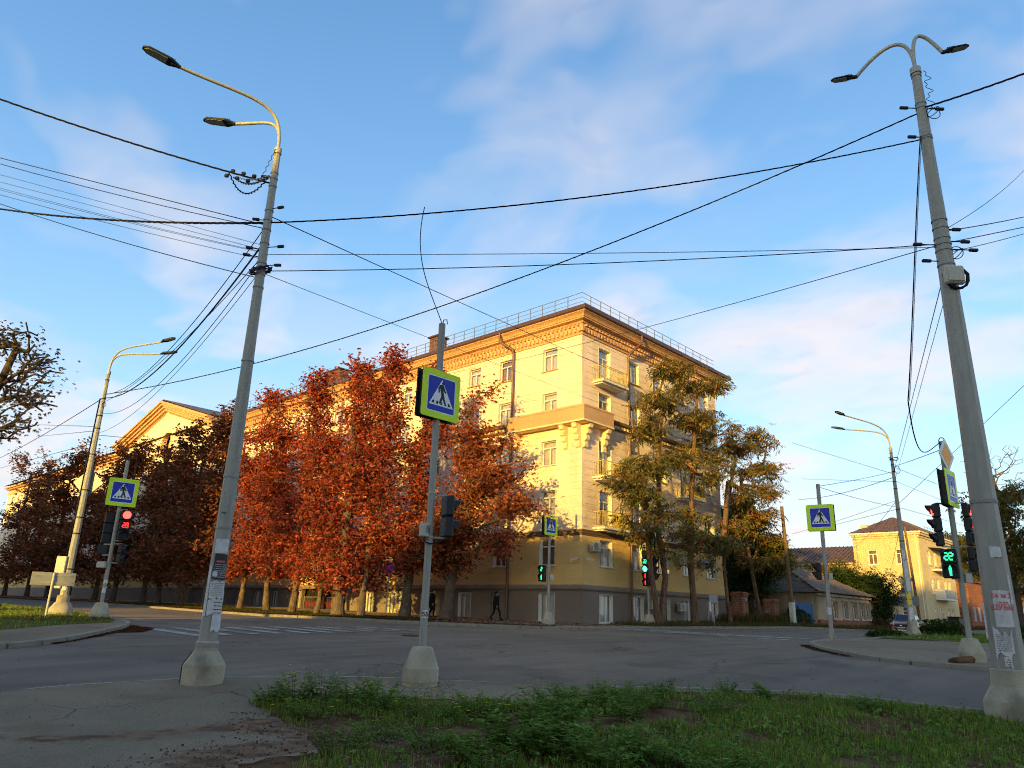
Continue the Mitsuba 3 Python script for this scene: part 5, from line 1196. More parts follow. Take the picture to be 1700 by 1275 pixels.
def crossing_sign(label, b, z, az, S, two=True, flip=False):
    """A pedestrian-crossing board: lime frame, blue field, white triangle with the walking figure, dark back board."""
    k = thing('crossing_sign', label, 'crossing sign', None); a = math.radians(az); n = np.array([math.sin(a), math.cos(a), 0]); ex = np.cross(Z3, n); c = b + n * .1 + Z3 * z
    pl = lambda poly, o, h: MB().prism(poly, c + n * o, ex, Z3, h)
    rs = lambda w, h, q: sbox(-w / 2 + q, -h / 2 + q, w / 2 - q, h / 2 - q).buffer(q, 6)
    put(k + '__board', pl(rs(S, S, .05 * S), 0, .02), 'm_signlime')
    put(k + '__back', MB().box(c - n * .02, (S * .97, .03, S * .97), frame(ex, n, Z3)), 'm_black')
    if two: put(k + '__back_board', MB().box(c - n * .19, (S, .03, S), frame(ex, n, Z3), bev=.01), 'm_black'); put(k + '__edge', MB().box(c - n * .10, (S * .86, .15, S * .9), frame(ex, n, Z3)), 'm_black')
    B = S * .71; put(k + '__field', pl(rs(B, B, .03), .0205, .003), 'm_signblue')
    ed = rs(B * 1.05, B * 1.05, .03).difference(rs(B * 1.0, B * 1.0, .03)); put(k + '__border', pl(ed, .0203, .002), 'm_signwhite')
    tri = Polygon([(-.43 * B, -.32 * B), (.43 * B, -.32 * B), (0, .42 * B)]).buffer(.015 * B); put(k + '__triangle', pl(tri, .024, .002), 'm_signwhite')
    f = -1 if flip else 1; s = B * 1.12
    fig = unary_union([Polygon([(x * s * f, y * s - .06 * B) for x, y in w]).buffer(.008 * s) for w in WALK] + [Point(.035 * s * f, .365 * s - .06 * B).buffer(.042 * s)])
    bars = [Polygon([(x0 * B, -.29 * B), (x0 * B + .09 * B, -.29 * B), (x0 * B * .88 + .075 * B, -.2 * B), (x0 * B * .88 + .01 * B, -.2 * B)]) for x0 in (-.37, -.21, -.045, .12, .27)]
    put(k + '__figure', pl(fig, .0265, .002), 'm_black'); put(k + '__stripes', pl(unary_union(bars).difference(fig.buffer(.01 * B)), .0265, .002), 'm_black')
    mb = MB(); [mb.box(b + Z3 * (z + q) + n * .03, (.2, .16, .05), frame(ex, n, Z3)) for q in (-S * .3, S * .3)]; put(k + '__clamp', mb, 'm_galv')
    return k


SEG = {'0': 'abcdef', '1': 'bc', '2': 'abged', '5': 'afgcd', '8': 'abcdefg'}
def digits(txt, h, o, ex, n):
    mb = MB(); w = h * .5; x = -w * .62 * len(txt) + w * .62
    for ch in txt:
        for s in SEG[ch]:
            px, pz, hor = {'a': (0, .5, 1), 'b': (.5, .25, 0), 'c': (.5, -.25, 0), 'd': (0, -.5, 1), 'e': (-.5, -.25, 0), 'f': (-.5, .25, 0), 'g': (0, 0, 1)}[s]
            mb.box(o + ex * (x + px * w) + Z3 * (pz * h), ((w * .8, .006, h * .2) if hor else (h * .2, .006, h * .36)), frame(ex, -n, Z3))
        x += w * 1.24
    return mb


def signal(label, pos, az, states, pitch=.34, R=.13, w=.36, bracket=None):
    """A traffic light: states from the top, None = unlit. pos = centre of the back at the middle height."""
    k = thing('traffic_light', label, 'traffic light'); a = math.radians(az); n = np.array([math.sin(a), math.cos(a), 0]); ex = np.cross(Z3, n); N = len(states); fr = frame(ex, n, Z3)
    hs = MB()
    for i in range(N):
        hs.box(pos + n * .09 + Z3 * ((N - 1) / 2 - i) * pitch, (w, .18, pitch * .985), fr, bev=.03)
    put(k + '__housing', hs, 'm_black')
    for i, st in enumerate(states):
        c = pos + n * .185 + Z3 * ((N - 1) / 2 - i) * pitch; vz = []
        arc = np.radians(np.linspace(-35, 215, 22)); o, q = [], []
        for t in arc:
            L = .19 * (.35 + .65 * max(0, math.sin(t)) ** .7) if math.sin(t) > 0 else .05
            d = ex * math.cos(t) * (R + .015) + Z3 * math.sin(t) * (R + .015); o.append(c + d); q.append(c + d + n * L)
        m = len(arc); V = np.array(o + q); F = [[j, j + 1, m + j + 1, m + j] for j in range(m - 1)]
        V2 = V * 1.; put(numbered(k + '__visor'), MB().add(V, np.array(F)), 'm_black', True)
        disc = lambda rr, oo, h=.006: MB().prism(Point(0, 0).buffer(rr, 10), c + n * oo, ex, Z3, h)
        lk = numbered(k + '__lens')
        if st in ('red', 'green'): emit(lk, disc(R, .004), st + 'ball')
        elif st == 'dimred': emit(lk, disc(R, .004), 'red', .25)
        else:
            put(lk, disc(R, .002), 'm_dark' if st is not None else 'm_lens' if False else 'm_dark')
            if st and st[0] == 'num': emit(lk + '__digits', digits(st[1], R * 1.2, c + n * .014, ex, n), st[2], 1.3)
            if st and st[0] == 'man':
                s = R * 2.0; g = unary_union([Polygon([(x * s, y * s - .05 * s) for x, y in q_]).buffer(.03 * s) for q_ in WALK] + [Point(.035 * s, .36 * s).buffer(.09 * s)]) if st[1] == 'walk' else unary_union([sbox(-.1 * s, -.1 * s, .1 * s, .25 * s).buffer(.02 * s), sbox(-.09 * s, -.42 * s, -.015 * s, 0), sbox(.015 * s, -.42 * s, .09 * s, 0), Point(0, .36 * s).buffer(.08 * s)])
                emit(lk + '__figure', MB().prism(g, c + n * .01, ex, Z3, .004), st[2], 1.3)
    if bracket is not None:
        mb = MB()
        for s in (-1, 1):
            q = pos + n * .06 + Z3 * s * (N * pitch / 2 + .01); mb.bar(q, np.array([bracket[0], bracket[1], q[2]]), .04)
        put(k + '__bracket', mb, 'm_galv')
    return k


nRaz, nLaz = math.degrees(math.atan2(nR[0], nR[1])), math.degrees(math.atan2(nL[0], nL[1]))
# centre post
C0 = (-1.65, 15.9)
kC, bC = post('tall centre sign post with conical concrete foot and a white number sticker', C0, 7.75, .078)
part(kC, 'cap_wire', MB().tube([bC + [0, 0, 7.7], bC + [.03, 0, 7.85], bC + [.1, 0, 7.86], bC + [.12, 0, 7.75]], .012, 6), 'm_cable', 60)
crossing_sign('largest yellow-framed crossing sign, on the centre post above a dark signal', bC, 6.02, nRaz, 1.1)
signal('black pedestrian signal seen from behind on the centre post', bC + np.array([.27, .05, 3.36]), 66, [None, None], .44, .15, .42, bracket=bC)
part(kC, 'control_box', MB().box(bC + [-.10, -.12, 3.05], (.19, .16, .28), frame(unit([1, .25, 0]), unit([-.25, 1, 0]), Z3), bev=.012), 'm_boxwhite')
mb = MB(); [mb.box(bC + [-.0 + .03 * i, -.21 + .008 * i, 3.06], (.012, .004, .16)) for i in (-1, 0, 1)]; part(kC, 'box_print', mb, 'm_ink', kind='stuff')
part(kC, 'loose_wire', MB().tube([bC + [-.08, -.1, 2.92], bC + [-.06, -.13, 2.8], bC + [.06, -.12, 2.77], bC + [.26, 0, 2.86]], .018, 6), 'm_cable', 60)
rC = lambda z: .077
poster(kC, 'sticker', bC, 1.28, 1.44, -70, 62, rC, 'm_paper', 71); ptext(kC, '55', .085, bC, 1.32, -12, rC, 'm_ink'); poster(kC, 'sticker', bC, 1.29, 1.43, 34, 60, lambda z: rC(z) + .004, 'm_greyplate', 72)
for z in (2.8, 2.92, 3.85): ringband(kC, 'band', bC, z, .077, .03, 'm_boxwhite')
# left post on the island
k2, b2 = post('left sign post on the island carrying red signals', (-15.75, 30.27), 6.35, .075, True)
crossing_sign('left crossing sign facing the viewer above the lit red signal', b2, 5.03, nRaz + 9, 1.12)
signal('traffic light showing red and a countdown below the left crossing sign', b2 + np.array([.34, .02, 3.72]), nRaz + 14, ['red', ('num', '28', 'red'), None], .40, .155, .42, bracket=b2)
signal('dark two-lamp pedestrian signal low on the left sign post', b2 + np.array([.3, .08, 2.62]), 95, [None, None], .36, .14, .38, bracket=b2)
signal('dark traffic light seen from behind, left side of the left sign post', b2 + np.array([-.28, .05, 3.6]), nRaz + 190, [None, None, None], .40, .15, .4)
signal('dark signal seen from behind between two pale brackets on the left sign post', b2 + np.array([-.36, .0, 2.75]), nRaz + 215, [None], .40, .15, .4, bracket=b2)
part(k2, 'control_box', MB().box(b2 + [-.22, -.1, 2.16], (.34, .2, .24), bev=.02), 'm_boxwhite'); poster(k2, 'sticker', b2, 1.1, 1.3, -60, 60, lambda z: .075, 'm_paper', 73, .02); poster(k2, 'sticker', b2, 1.45, 1.6, -60, 60, lambda z: .075, 'm_paper', 74, .02)
# post at the house corner
k3, b3 = post('slim sign post in front of the house corner with a green signal', (2.34, 41.7), 6.95, .075)
crossing_sign('crossing sign on the slim post in front of the house corner', b3, 5.33, nRaz, 1.08)
signal('green pedestrian signal left of the slim post at the house corner', b3 + np.array([-.3, .1, 2.76]), nLaz - 8, [('num', '2', 'green'), ('man', 'stand', 'green')], .44, .16, .42, bracket=b3)
part(k3, 'control_box', MB().box(b3 + [.16, -.05, 2.55], (.18, .14, .28), bev=.01), 'm_boxwhite')
# post before the right front
k4, b4 = post('sign post in front of the right house front carrying green and red lights', (8.68, 46.59), 7.3, .08)
crossing_sign('crossing sign above the five lit and unlit lamps before the right house front', b4, 4.98, nLaz, 1.06)
q4 = nL * .12
signal('traffic light with green ball and green countdown under the right-front crossing sign', b4 + q4 + Z3 * 3.82, nLaz, [None, ('num', '22', 'green'), 'green'], .44, .175, .46)
signal('red pedestrian signal with two red figures under the green traffic light', b4 + q4 + Z3 * 2.76, nLaz, [('man', 'stand', 'red'), ('man', 'stand', 'red')], .40, .16, .44)
signal('dark three-lamp traffic light turned right beside the green one', b4 + np.array([.32, .05, 3.82]), nRaz - 20, [None, None, None], .46, .16, .44, bracket=b4)
signal('dark single signal turned right below the dark three-lamp light', b4 + np.array([.36, 0, 2.95]), nRaz - 20, [None], .40, .15, .4, bracket=b4)
kt = thing('give_way_sign', 'grey back of a triangular sign on top of the post before the right front', 'road sign')
a_ = nLaz + 8; n_ = np.array([math.sin(math.radians(a_)), math.cos(math.radians(a_)), 0]); e_ = np.cross(Z3, n_)
put(kt + '__plate', MB().prism(Polygon([(-.48, .42), (.48, .42), (0, -.42)]).buffer(.04), b4 + Z3 * 6.15 - n_ * .12, e_, Z3, .02), 'm_greyplate'); put(kt + '__rim', MB().prism(Polygon([(-.5, .44), (.5, .44), (0, -.45)]).buffer(.05).difference(Polygon([(-.48, .42), (.48, .42), (0, -.42)]).buffer(.03)), b4 + Z3 * 6.15 - n_ * .12, e_, Z3, .03), 'm_boxwhite')
# post on the right island near edge
k5, b5 = post('slim sign post with bolted foot plate on the right island corner', (13.86, 32.93), 6.7, .085, footing=[(0, -.05), (.24, -.05), (.24, .04), (.12, .06), (.10, .5), (.085, .52)])
mb = MB(); [mb.prism([(0, 0), (.22, 0), (0, .55)], b5 + unit([math.cos(t), math.sin(t), 0]) * .07, np.array([math.cos(t), math.sin(t), 0]), Z3, .012) for t in (.4, 1.97, 3.54, 5.1)]; part(k5, 'foot_plate', mb, 'm_galv')
crossing_sign('crossing sign facing the viewer on the right island post with the sky behind', b5, 5.2, nLaz - 8, 1.15)
signal('dark pedestrian signal low on the right island post', b5 + np.array([-.2, .05, 2.9]), nLaz + 60, [None, None], .36, .14, .38, bracket=b5)
part(k5, 'control_box', MB().box(b5 + [.16, -.05, 2.7], (.16, .14, .26), bev=.01), 'm_boxwhite'); poster(k5, 'sticker', b5, 1.1, 1.4, -60, 60, lambda z: .085, 'm_paper', 75, .03)
# signal post on the right island
k6, b6 = post('stout sign post on the right island crowded with signals, diamond sign on top', (13.68, 22.87), 6.65, .082)
kd = thing('priority_sign', 'yellow and white diamond priority road sign on top of the right signal post', 'road sign'); a_ = math.radians(142); n_ = np.array([math.sin(a_), math.cos(a_), 0]); e_ = np.cross(Z3, n_)
dm = lambda q: Polygon([(-q, 0), (0, -q), (q, 0), (0, q)])
put(kd + '__plate', MB().prism(dm(.5).buffer(.03), b6 + Z3 * 6.2 + n_ * .09, e_, Z3, .02), 'm_signwhite'); put(kd + '__centre', MB().prism(dm(.39), b6 + Z3 * 6.2 + n_ * .112, e_, Z3, .003), 'm_signyellow'); put(kd + '__back', MB().prism(dm(.49), b6 + Z3 * 6.2 + n_ * .07, e_, Z3, .015), 'm_greyplate')
crossing_sign('steeply angled crossing sign under the diamond sign on the right signal post', b6, 5.15, 134, 1.15, flip=True)
signal('left three-lamp traffic light of the right signal post, top lamp glowing red', b6 + np.array([-.4, -.05, 4.02]), -75, ['red', None, None], .43, .15, .34, bracket=b6)
signal('right three-lamp traffic light of the right signal post glowing red inside its hoods', b6 + np.array([.38, .0, 4.05]), 136, ['red', ('num', '22', 'red'), None], .43, .16, .36, bracket=b6)
signal('green pedestrian signal with countdown 22 on the right signal post', b6 + np.array([-.25, .02, 2.86]), 214, [('num', '22', 'green'), ('man', 'stand', 'green')], .43, .17, .44, bracket=b6)
signal('dark pedestrian signal turned right, low on the right signal post', b6 + np.array([.32, .02, 3.0]), 118, [None, None], .36, .15, .42, bracket=b6)
part(k6, 'control_box', MB().box(b6 + [.2, -.04, 2.45], (.2, .14, .28), bev=.012), 'm_boxwhite')
for z in (2.4, 2.6, 3.3, 3.35, 4.7, 4.75): ringband(k6, 'band', b6, z, .082, .03, 'm_greyplate')
part(k6, 'cap_wire', MB().tube([b6 + [.0 + .1 * math.cos(i * .6), -.05, 6.65 + .12 * math.sin(i * .6)] for i in range(24)], .014, 5), 'm_cable', 60)
# no-stopping sign
k7, b7 = post('thin grey post of the no-stopping sign on the grass strip', LF(10.3, 6.2)[:2], 3.3, .035, False)
kn = thing('no_stopping_sign', 'round blue no-stopping sign with red cross and rim in front of the chestnuts', 'road sign'); a_ = math.radians(nLaz - 28); n_ = np.array([math.sin(a_), math.cos(a_), 0]); e_ = np.cross(Z3, n_); c_ = b7 + Z3 * 3.0 + n_ * .06
put(kn + '__disc', MB().prism(Point(0, 0).buffer(.40), c_, e_, Z3, .012), 'm_signblue'); put(kn + '__rim', MB().prism(Point(0, 0).buffer(.42).difference(Point(0, 0).buffer(.33)), c_ + n_ * .012, e_, Z3, .006), 'm_signred')
put(kn + '__cross', MB().prism(unary_union([LineString([(-.24, -.24), (.24, .24)]).buffer(.04), LineString([(-.24, .24), (.24, -.24)]).buffer(.04)]), c_ + n_ * .013, e_, Z3, .004), 'm_signred')
# rectangular sign seen from behind on the left island
k8, b8 = post('short pale post of the rectangular sign on the left island', (-17.6, 29.9), 1.78, .045, False, 'm_boxwhite')
kb = thing('direction_sign', 'grey back of a wide rectangular road sign by the far left lamp', 'road sign'); n_ = unit([-.45, .9, 0]); e_ = np.cross(Z3, n_)
put(kb + '__plate', MB().box(b8 + Z3 * 1.56 + n_ * .06, (1.5, .02, .5), frame(e_, n_, Z3), bev=.008), 'm_greyplate')
mb = MB(); [mb.box(b8 + Z3 * z + n_ * .035, (1.3, .03, .04), frame(e_, n_, Z3)) for z in (1.42, 1.7)]; put(kb + '__rail', mb, 'm_galv')
# small plate before the basement
k9, b9 = post('thin post of the small grey plate in front of the basement windows', RF(9.0, 3.6)[:2], 1.95, .035, False)
kp = thing('name_plate', 'small greenish plate on a thin post in front of the basement windows', 'sign'); put(kp + '__plate', MB().box(b9 + Z3 * 1.75 + nR * .04, (1.05, .02, .4), frame(u, nR, Z3)), 'm_greyplate'); put(kp + '__rim', MB().box(b9 + Z3 * 1.75 + nR * .028, (1.1, .01, .45), frame(u, nR, Z3)), 'm_boxwhite')
# signs seen from behind beside the yellow house
k10, b10 = post('grey post of the diamond sign seen from behind before the yellow house', RF(52.0, 3.0)[:2], 5.6, .06, False)
kq = thing('road_sign', 'grey back of a diamond road sign in front of the yellow house wall', 'road sign'); put(kq + '__plate', MB().box(b10 + Z3 * 5.0 - u * .08, (1.2, .02, 1.2), frame(unit(v + Z3), u, unit(Z3 - v))), 'm_greyplate'); put(kq + '__tab', MB().box(b10 + Z3 * 3.75 - u * .08, (1.1, .02, .45), frame(v, u, Z3)), 'm_greyplate')
k11, b11 = post('post of the long rectangular sign seen from behind down the street', RF(48.5, 2.4)[:2], 3.2, .05, False)
kr = thing('direction_sign', 'long grey back of a rectangular sign before the foot of the yellow house', 'road sign'); put(kr + '__plate', MB().box(b11 + Z3 * 2.75 - u * .06 - v * .9, (3.6, .03, .9), frame(v, u, Z3)), 'm_greyplate'); put(kr + '__rail', MB().box(b11 + Z3 * 2.9 - u * .03 - v * .9, (3.4, .03, .06), frame(v, u, Z3)).box(b11 + Z3 * 2.5 - u * .03 - v * .9, (3.4, .03, .06), frame(v, u, Z3)), 'm_galv')
# wooden utility pole with whitewashed foot
kw = thing('utility_pole', 'weathered wooden utility pole with whitewashed foot between the brick pillars and the blue gate', 'utility pole'); bw = RF(21.6, 3.4)
put(kw + '__shaft', MB().tube([bw + [0, 0, 1.6], bw + u * -.25 + [0, 0, 5], bw + u * -.5 + [0, 0, 9.0]], [.16, .14, .12], 10), 'm_wood', 50); put(kw + '__footing', MB().box(bw + [0, 0, .85], (.42, .36, 1.9), frame(u, v, Z3), bev=.04), 'm_limewash'); put(kw + '__insulator', MB().lathe([(.0, .15), (.06, .12), (.07, 0), (.03, -.06)], bw - u * .3 + [.2, -.1, 6.0], 10), 'm_boxwhite')
kw2 = thing('utility_pole', 'dark wooden utility pole hugging the far right street lamp', 'utility pole'); bw2 = RF(49.4, 4.7)
put(kw2 + '__shaft', MB().tube([bw2 + [0, 0, -.1], bw2 + [-.4, 0, 10.2]], [.15, .11], 10), 'm_wood', 50)
# ---------------------------------------------------------------- overhead cables
def cable(label, p, q, sag=.1, r=.011, group=None, twist=False, ext=0.):
    k = thing('overhead_cable', label, 'cable', group); p, q = np.asarray(p, float), np.asarray(q, float); t = np.linspace(0, 1 + ext, 40)[:, None]
    c = p * (1 - t) + q * t - Z3 * sag * 4 * t * (1 - t); mb = MB()
    if twist:
        for ph in (0, 2.1, 4.2):
            tt = np.linspace(0, 1 + ext, 150)[:, None]; cc = p * (1 - tt) + q * tt - Z3 * sag * 4 * tt * (1 - tt); d = unit(q - p); s = unit(np.cross(d, Z3)); w = tt * np.linalg.norm(q - p) / .8 * 6.283
            mb.tube(cc + r * .55 * (np.cos(w + ph) * s + np.sin(w + ph) * Z3), r * .5, 4, cap=False)
    else: mb.tube(c, r, 5)
    put(k, mb, 'm_cable', 60); return k


AP = lambda z: np.array([-5.78, 15.33, z]); BP = lambda z: np.array([9.49, 14.73, z]); DP = lambda z: np.array([-18.73, 32.84, z]); EP = lambda z: np.array([22.53, 42.79, z]); FP = np.array([13.62, 22.9, 7.25])
cable('thick twisted cable between the two near lamp posts, with a drop wire hanging from it', AP(10.16), BP(12.57), .4, .02, twist=True)
cable('thin upper straight wire between the two near lamp posts', AP(9.35), BP(9.75), .06, .008)
cable('thin lower straight wire between the two near lamp posts', AP(8.93), BP(9.83), .14, .011)
cable('long cable from the near right lamp post top sagging to the far left lamp post', BP(13.31), DP(10.73), 1.06, .022, twist=True)
cable('wire from the near left lamp post down across the corner house top floor', AP(10.35), K + u * 5.0 + nR * .1 + Z3 * 16.4, .05, .013)
cable('thin wire from the coil on the near left lamp post to the house corner', AP(8.9), K + u * 1.5 + nR * .1 + Z3 * 13.78, .03, .008)
cable('wire from the right lamp post dropping left across the front eave of the corner house', BP(9.83), K + v * 12 + nL * .9 + Z3 * 17.5, .28, .011)
cable('thick twisted cable leaving the near left lamp post to the upper left', AP(11.19), [-12.13, 14.62, 12.77], .08, .024, twist=True, ext=.25)
cable('thickest cable leaving the near left lamp post level to the left', AP(10.16), [-16.04, 20.46, 13.18], .16, .03, twist=True, ext=.25)
for i, (z, y, s, rr) in enumerate([(10.09, 262, 0., .012), (10.0, 272, .06, .011), (9.57, 290, 0, .006), (9.46, 302, 0, .006), (9.41, 312, .05, .006), (9.39, 315, .05, .006), (9.23, 323, .05, .007)]):
    f = (y - 262) / 61.; cable(['uppermost', 'second highest', 'third', 'fourth', 'fifth', 'sixth', 'lowest thin'][i] + ' wire of the seven leaving the near left lamp post leftwards', AP(z), np.array([-13.79 + .16 * f, 17.14 + .13 * f, 12.84 - 1.03 * f]), s, rr, 'wires to the left of the near left lamp post', ext=.3)
cable('lowest wire leaving the near left lamp post from its cable coil to the left', AP(8.75), [-13.6, 17.3, 11.56], .08, .011, ext=.3)
for i, (z0, z1, s, rr) in enumerate([(10.13, 10.73, 1.02, .012), (9.69, 10.58, 1.04, .022), (9.31, 10.35, .54, .01), (9.26, 9.87, 1.14, .01), (8.95, 8.9, .8, .008)]):
    cable(['highest', 'thickest', 'third', 'fourth', 'lowest'][i] + ' wire of the five sagging between the two left lamp posts', AP(z0), DP(z1), s, rr, 'wires between the two left lamp posts')
cable('thick cable leaving the top of the near right lamp post to the right', BP(13.4), [10.16, 12.36, 12.43], .02, .024, twist=True, ext=.4)
for i, (z, q, s) in enumerate([(10.13, [13.49, 17.38, 12.17], .02), (9.83, [13.45, 17.41, 11.88], 0), (9.6, [13.43, 17.42, 11.69], .02)]):
    cable(['highest', 'middle', 'lowest thin'][i] + ' of three wires leaving the near right lamp post rightwards', BP(z), q, s, .012 - .003 * (i == 2), 'three wires to the right of the right lamp post', ext=.3)
cable('steep thin wire rising from the near right lamp post to the upper right', BP(10.13), [18.6, 23.54, 17.82], .14, .009, ext=.2)
kdrop = thing('drop_cable', 'black cable hanging from the right lamp post and curving up to the right signal post', 'cable')
dp = np.vstack([bezier([[9.25, 14.55, 12.5], [8.9, 14.8, 9.9], [8.7, 15.0, 7.8], [8.42, 15.04, 6.25]], 24), bezier([[8.42, 15.04, 6.25], [8.9, 15.9, 5.0], [11.2, 19.6, 6.1], FP], 30)[1:]])
put(kdrop, MB().tube(dp, .013, 6).tube(dp[:24] + [.03, 0, 0], .007, 5), 'm_cable', 60)
kd2 = thing('drop_cable', 'thin drop wire hanging from the thick span down to the top of the centre post', 'cable')
put(kd2, MB().tube(bezier([[-2.23, 15.75, 10.95], [-2.45, 15.8, 9.6], [-2.0, 15.9, 8.9], [-1.65, 15.9, 8.0]], 24), .011, 5).tube([[-1.65 + .07 * math.cos(i * .6), 15.9, 7.9 + .1 * math.sin(i * .6)] for i in range(12)], .01, 5), 'm_cable', 60)
cable('left of two wires from the near right to the far right lamp post', BP(9.31), EP(10.2), .0, .011); cable('right of two wires from the near right to the far right lamp post', BP(8.87), EP(9.67), .0, .008)
cable('wire from the far right lamp post up left over the leaning locust tree', EP(10.13), [24.01, 61.48, 16.24], .0, .014)
cable('upper of two wires from the far right lamp post to the right island post', EP(10.27), [13.95, 33.0, 7.55], .05, .012); cable('lower of two wires from the far right lamp post to the right island post', EP(8.2), [13.95, 33.0, 7.5], .08, .012)
cable('slack cable from the far right lamp post leftwards behind the right island sign', EP(9.95), [29.22, 74.47, 13.48], .3, .02); cable('thin level wire left of the far right lamp post', EP(9.67), [29.63, 74.31, 15.55], .0, .012)
cable('thin wire from the far right lamp post falling left past the crossing sign', EP(8.6), [24.5, 64.4, 8.9], .1, .012); cable('lowest wire from the far right lamp post to the left', EP(8.09), [27.5, 64.37, 9.6], .0, .014)
cable('cable from the far right lamp post to the top of the right signal post', EP(10.56), [13.68, 22.87, 7.05], .02, .014)
for z, q, s, rr, lab in ((10.56, [34.27, 49.25, 8.72], .0, .013, 'highest wire from the far right lamp post falling to the right'), (9.74, [34.17, 49.32, 7.94], .1, .01, 'second wire from the far right lamp post falling to the right'), (8.34, [23.55, 32.33, 12.39], .02, .012, 'wire from the far right lamp post rising steeply to the right lamp post'), (8.2, [39.76, 57.61, 8.06], .0, .012, 'lowest wire from the far right lamp post running right')):
    cable(lab, EP(z), q, s, rr, ext=.15)
cable('upper of two wires from the far right lamp post to the yellow house', EP(8.6), Q(60.4, 5, 9.3), .3, .014); cable('lower of two wires from the far right lamp post to the yellow house', EP(7.2), Q(60.4, 1, 6.3), .3, .014)
cable('cable from the far left lamp post down to the left picture edge', DP(10.58), [-45.64, 65.7, 13.58], .16, .02, ext=.2)
for z, q, lab in ((9.21, [-43.88, 66.89, 16.99], 'upper thin level wire left of the far left lamp post'), (9.02, [-43.38, 67.22, 16.0], 'lower thin level wire left of the far left lamp post'), (8.46, [-51.25, 73.98, 14.0], 'sloping thin wire from the far left lamp post to the left')): cable(lab, DP(z), q, .0, .014, ext=.2)
cable('wire from the far left lamp post across the gable of the long house', DP(8.82), K + v * 40 + nL * .3 + Z3 * 16, .2, .012)

# ---------------------------------------------------------------- parked car
def car(label, base, heading, paint):
    k = thing('parked_car', label, 'car'); h = np.array([math.cos(heading), math.sin(heading), 0]); s = np.array([-h[1], h[0], 0]); fr = frame(h, s, Z3); o = np.asarray(base, float)
    P = lambda x, y, z: o + h * x + s * y + Z3 * z
    def loft(secs, close=True):
        V, F = [], []; m = len(secs[0][1])
        for x, ring in secs: V += [P(x, y, z) for y, z in ring]
        for i in range(len(secs) - 1):
            for j in range(m): F.append([i * m + j, i * m + (j + 1) % m, (i + 1) * m + (j + 1) % m, (i + 1) * m + j])
        V = np.array(V); mb = MB().add(V, np.array(F))
        for e in (0, len(secs) - 1): mb.add(V[e * m:(e + 1) * m], np.array([[0, i, i + 1] for i in range(1, m - 1)]))
        return mb
    def ring(w, z0, z1, c=.12): return [(-w + c * .5, z0), (w - c * .5, z0), (w, z0 + c), (w * 1.01, (z0 + z1) / 2), (w * .96, z1 - c), (w * .96 - c * 1.2, z1), (-w * .96 + c * 1.2, z1), (-w * .96, z1 - c), (-w * 1.01, (z0 + z1) / 2), (-w, z0 + c)]
    body = loft([(2.17, ring(.66, .30, .62)), (2.1, ring(.78, .22, .74)), (1.85, ring(.85, .2, .82)), (1.0, ring(.87, .2, .95)), (.4, ring(.88, .2, .98)), (-.9, ring(.88, .2, 1.0)), (-1.7, ring(.86, .22, 1.02)), (-2.0, ring(.82, .26, .98)), (-2.12, ring(.72, .34, .85))])
    put(k + '__body', body, paint, 40)
    def cab(w0, w1, z0, z1): return [(-w0, z0), (w0, z0), (w1, z1 - .05), (w1 - .12, z1), (-w1 + .12, z1), (-w1, z1 - .05)]
    put(k + '__cabin', loft([(.98, cab(.78, .74, .9, .98)), (.32, cab(.80, .62, .93, 1.42)), (-.3, cab(.80, .62, .95, 1.48)), (-.95, cab(.80, .61, .95, 1.43)), (-1.62, cab(.76, .70, .95, 1.05))]), paint, 40)
    put(k + '__windscreen', MB().add(np.array([P(.97, -.66, 1.0), P(.97, .66, 1.0), P(.36, .54, 1.41), P(.36, -.54, 1.41)]), np.array([[0, 1, 2, 3]])), 'm_carglass')
    for sd in (-1, 1):
        for x0, x1, x2, x3 in ((.78, .06, .04, .3), (-.02, -.95, -.8, -.04)):
            put(numbered(k + '__side_window'), MB().add(np.array([P(x0, sd * .795, 1.0), P(x1, sd * .80, 1.0), P(x2, sd * .665, 1.37), P(x3, sd * .665, 1.36)]) + s * sd * .012, np.array([[0, 1, 2, 3]])), 'm_carglass')
        put(numbered(k + '__headlight'), MB().box(P(2.02, sd * .60, .68), (.2, .34, .13), frame(unit(h + s * sd * .35), unit(s - h * sd * .35), Z3), bev=.03), 'm_chrome')
        put(numbered(k + '__fog_light'), MB().box(P(2.1, sd * .6, .38), (.08, .16, .08), fr, bev=.02), 'm_chrome')
        put(numbered(k + '__mirror'), MB().box(P(.62, sd * .97, 1.02), (.12, .2, .13), fr, bev=.03), paint)
        for x in (1.35, -1.3):
            w = numbered(k + '__wheel'); c = P(x, sd * .78, .31); pr = [(.0, -.1), (.27, -.1), (.31, -.07), (.31, .07), (.27, .1), (0, .1)]
            t = MB().lathe(pr, (0, 0, 0), 20); t.v = [c + q @ frame(h, Z3, s * sd) for q in t.v]; put(w, t, 'm_tyre', 40)
            t = MB().lathe([(0, .1), (.06, .115), (.19, .108), (.2, .09)], (0, 0, 0), 14); t.v = [c + q @ frame(h, Z3, s * sd) for q in t.v]; put(w + '__rim', t, 'm_chrome', 40)
    put(k + '__grille', MB().box(P(2.15, 0, .58), (.06, .9, .16), fr, bev=.02).box(P(2.15, 0, .36), (.06, 1.0, .13), fr, bev=.02), 'm_black')
    put(k + '__badge', MB().box(P(2.19, 0, .6), (.03, .14, .08), fr, bev=.012), 'm_chrome'); put(k + '__trim', MB().box(P(2.17, 0, .27), (.08, 1.2, .04), fr), 'm_chrome')
    put(k + '__number_plate', MB().box(P(2.19, 0, .45), (.02, .52, .11), fr), 'm_boxwhite')
    return k


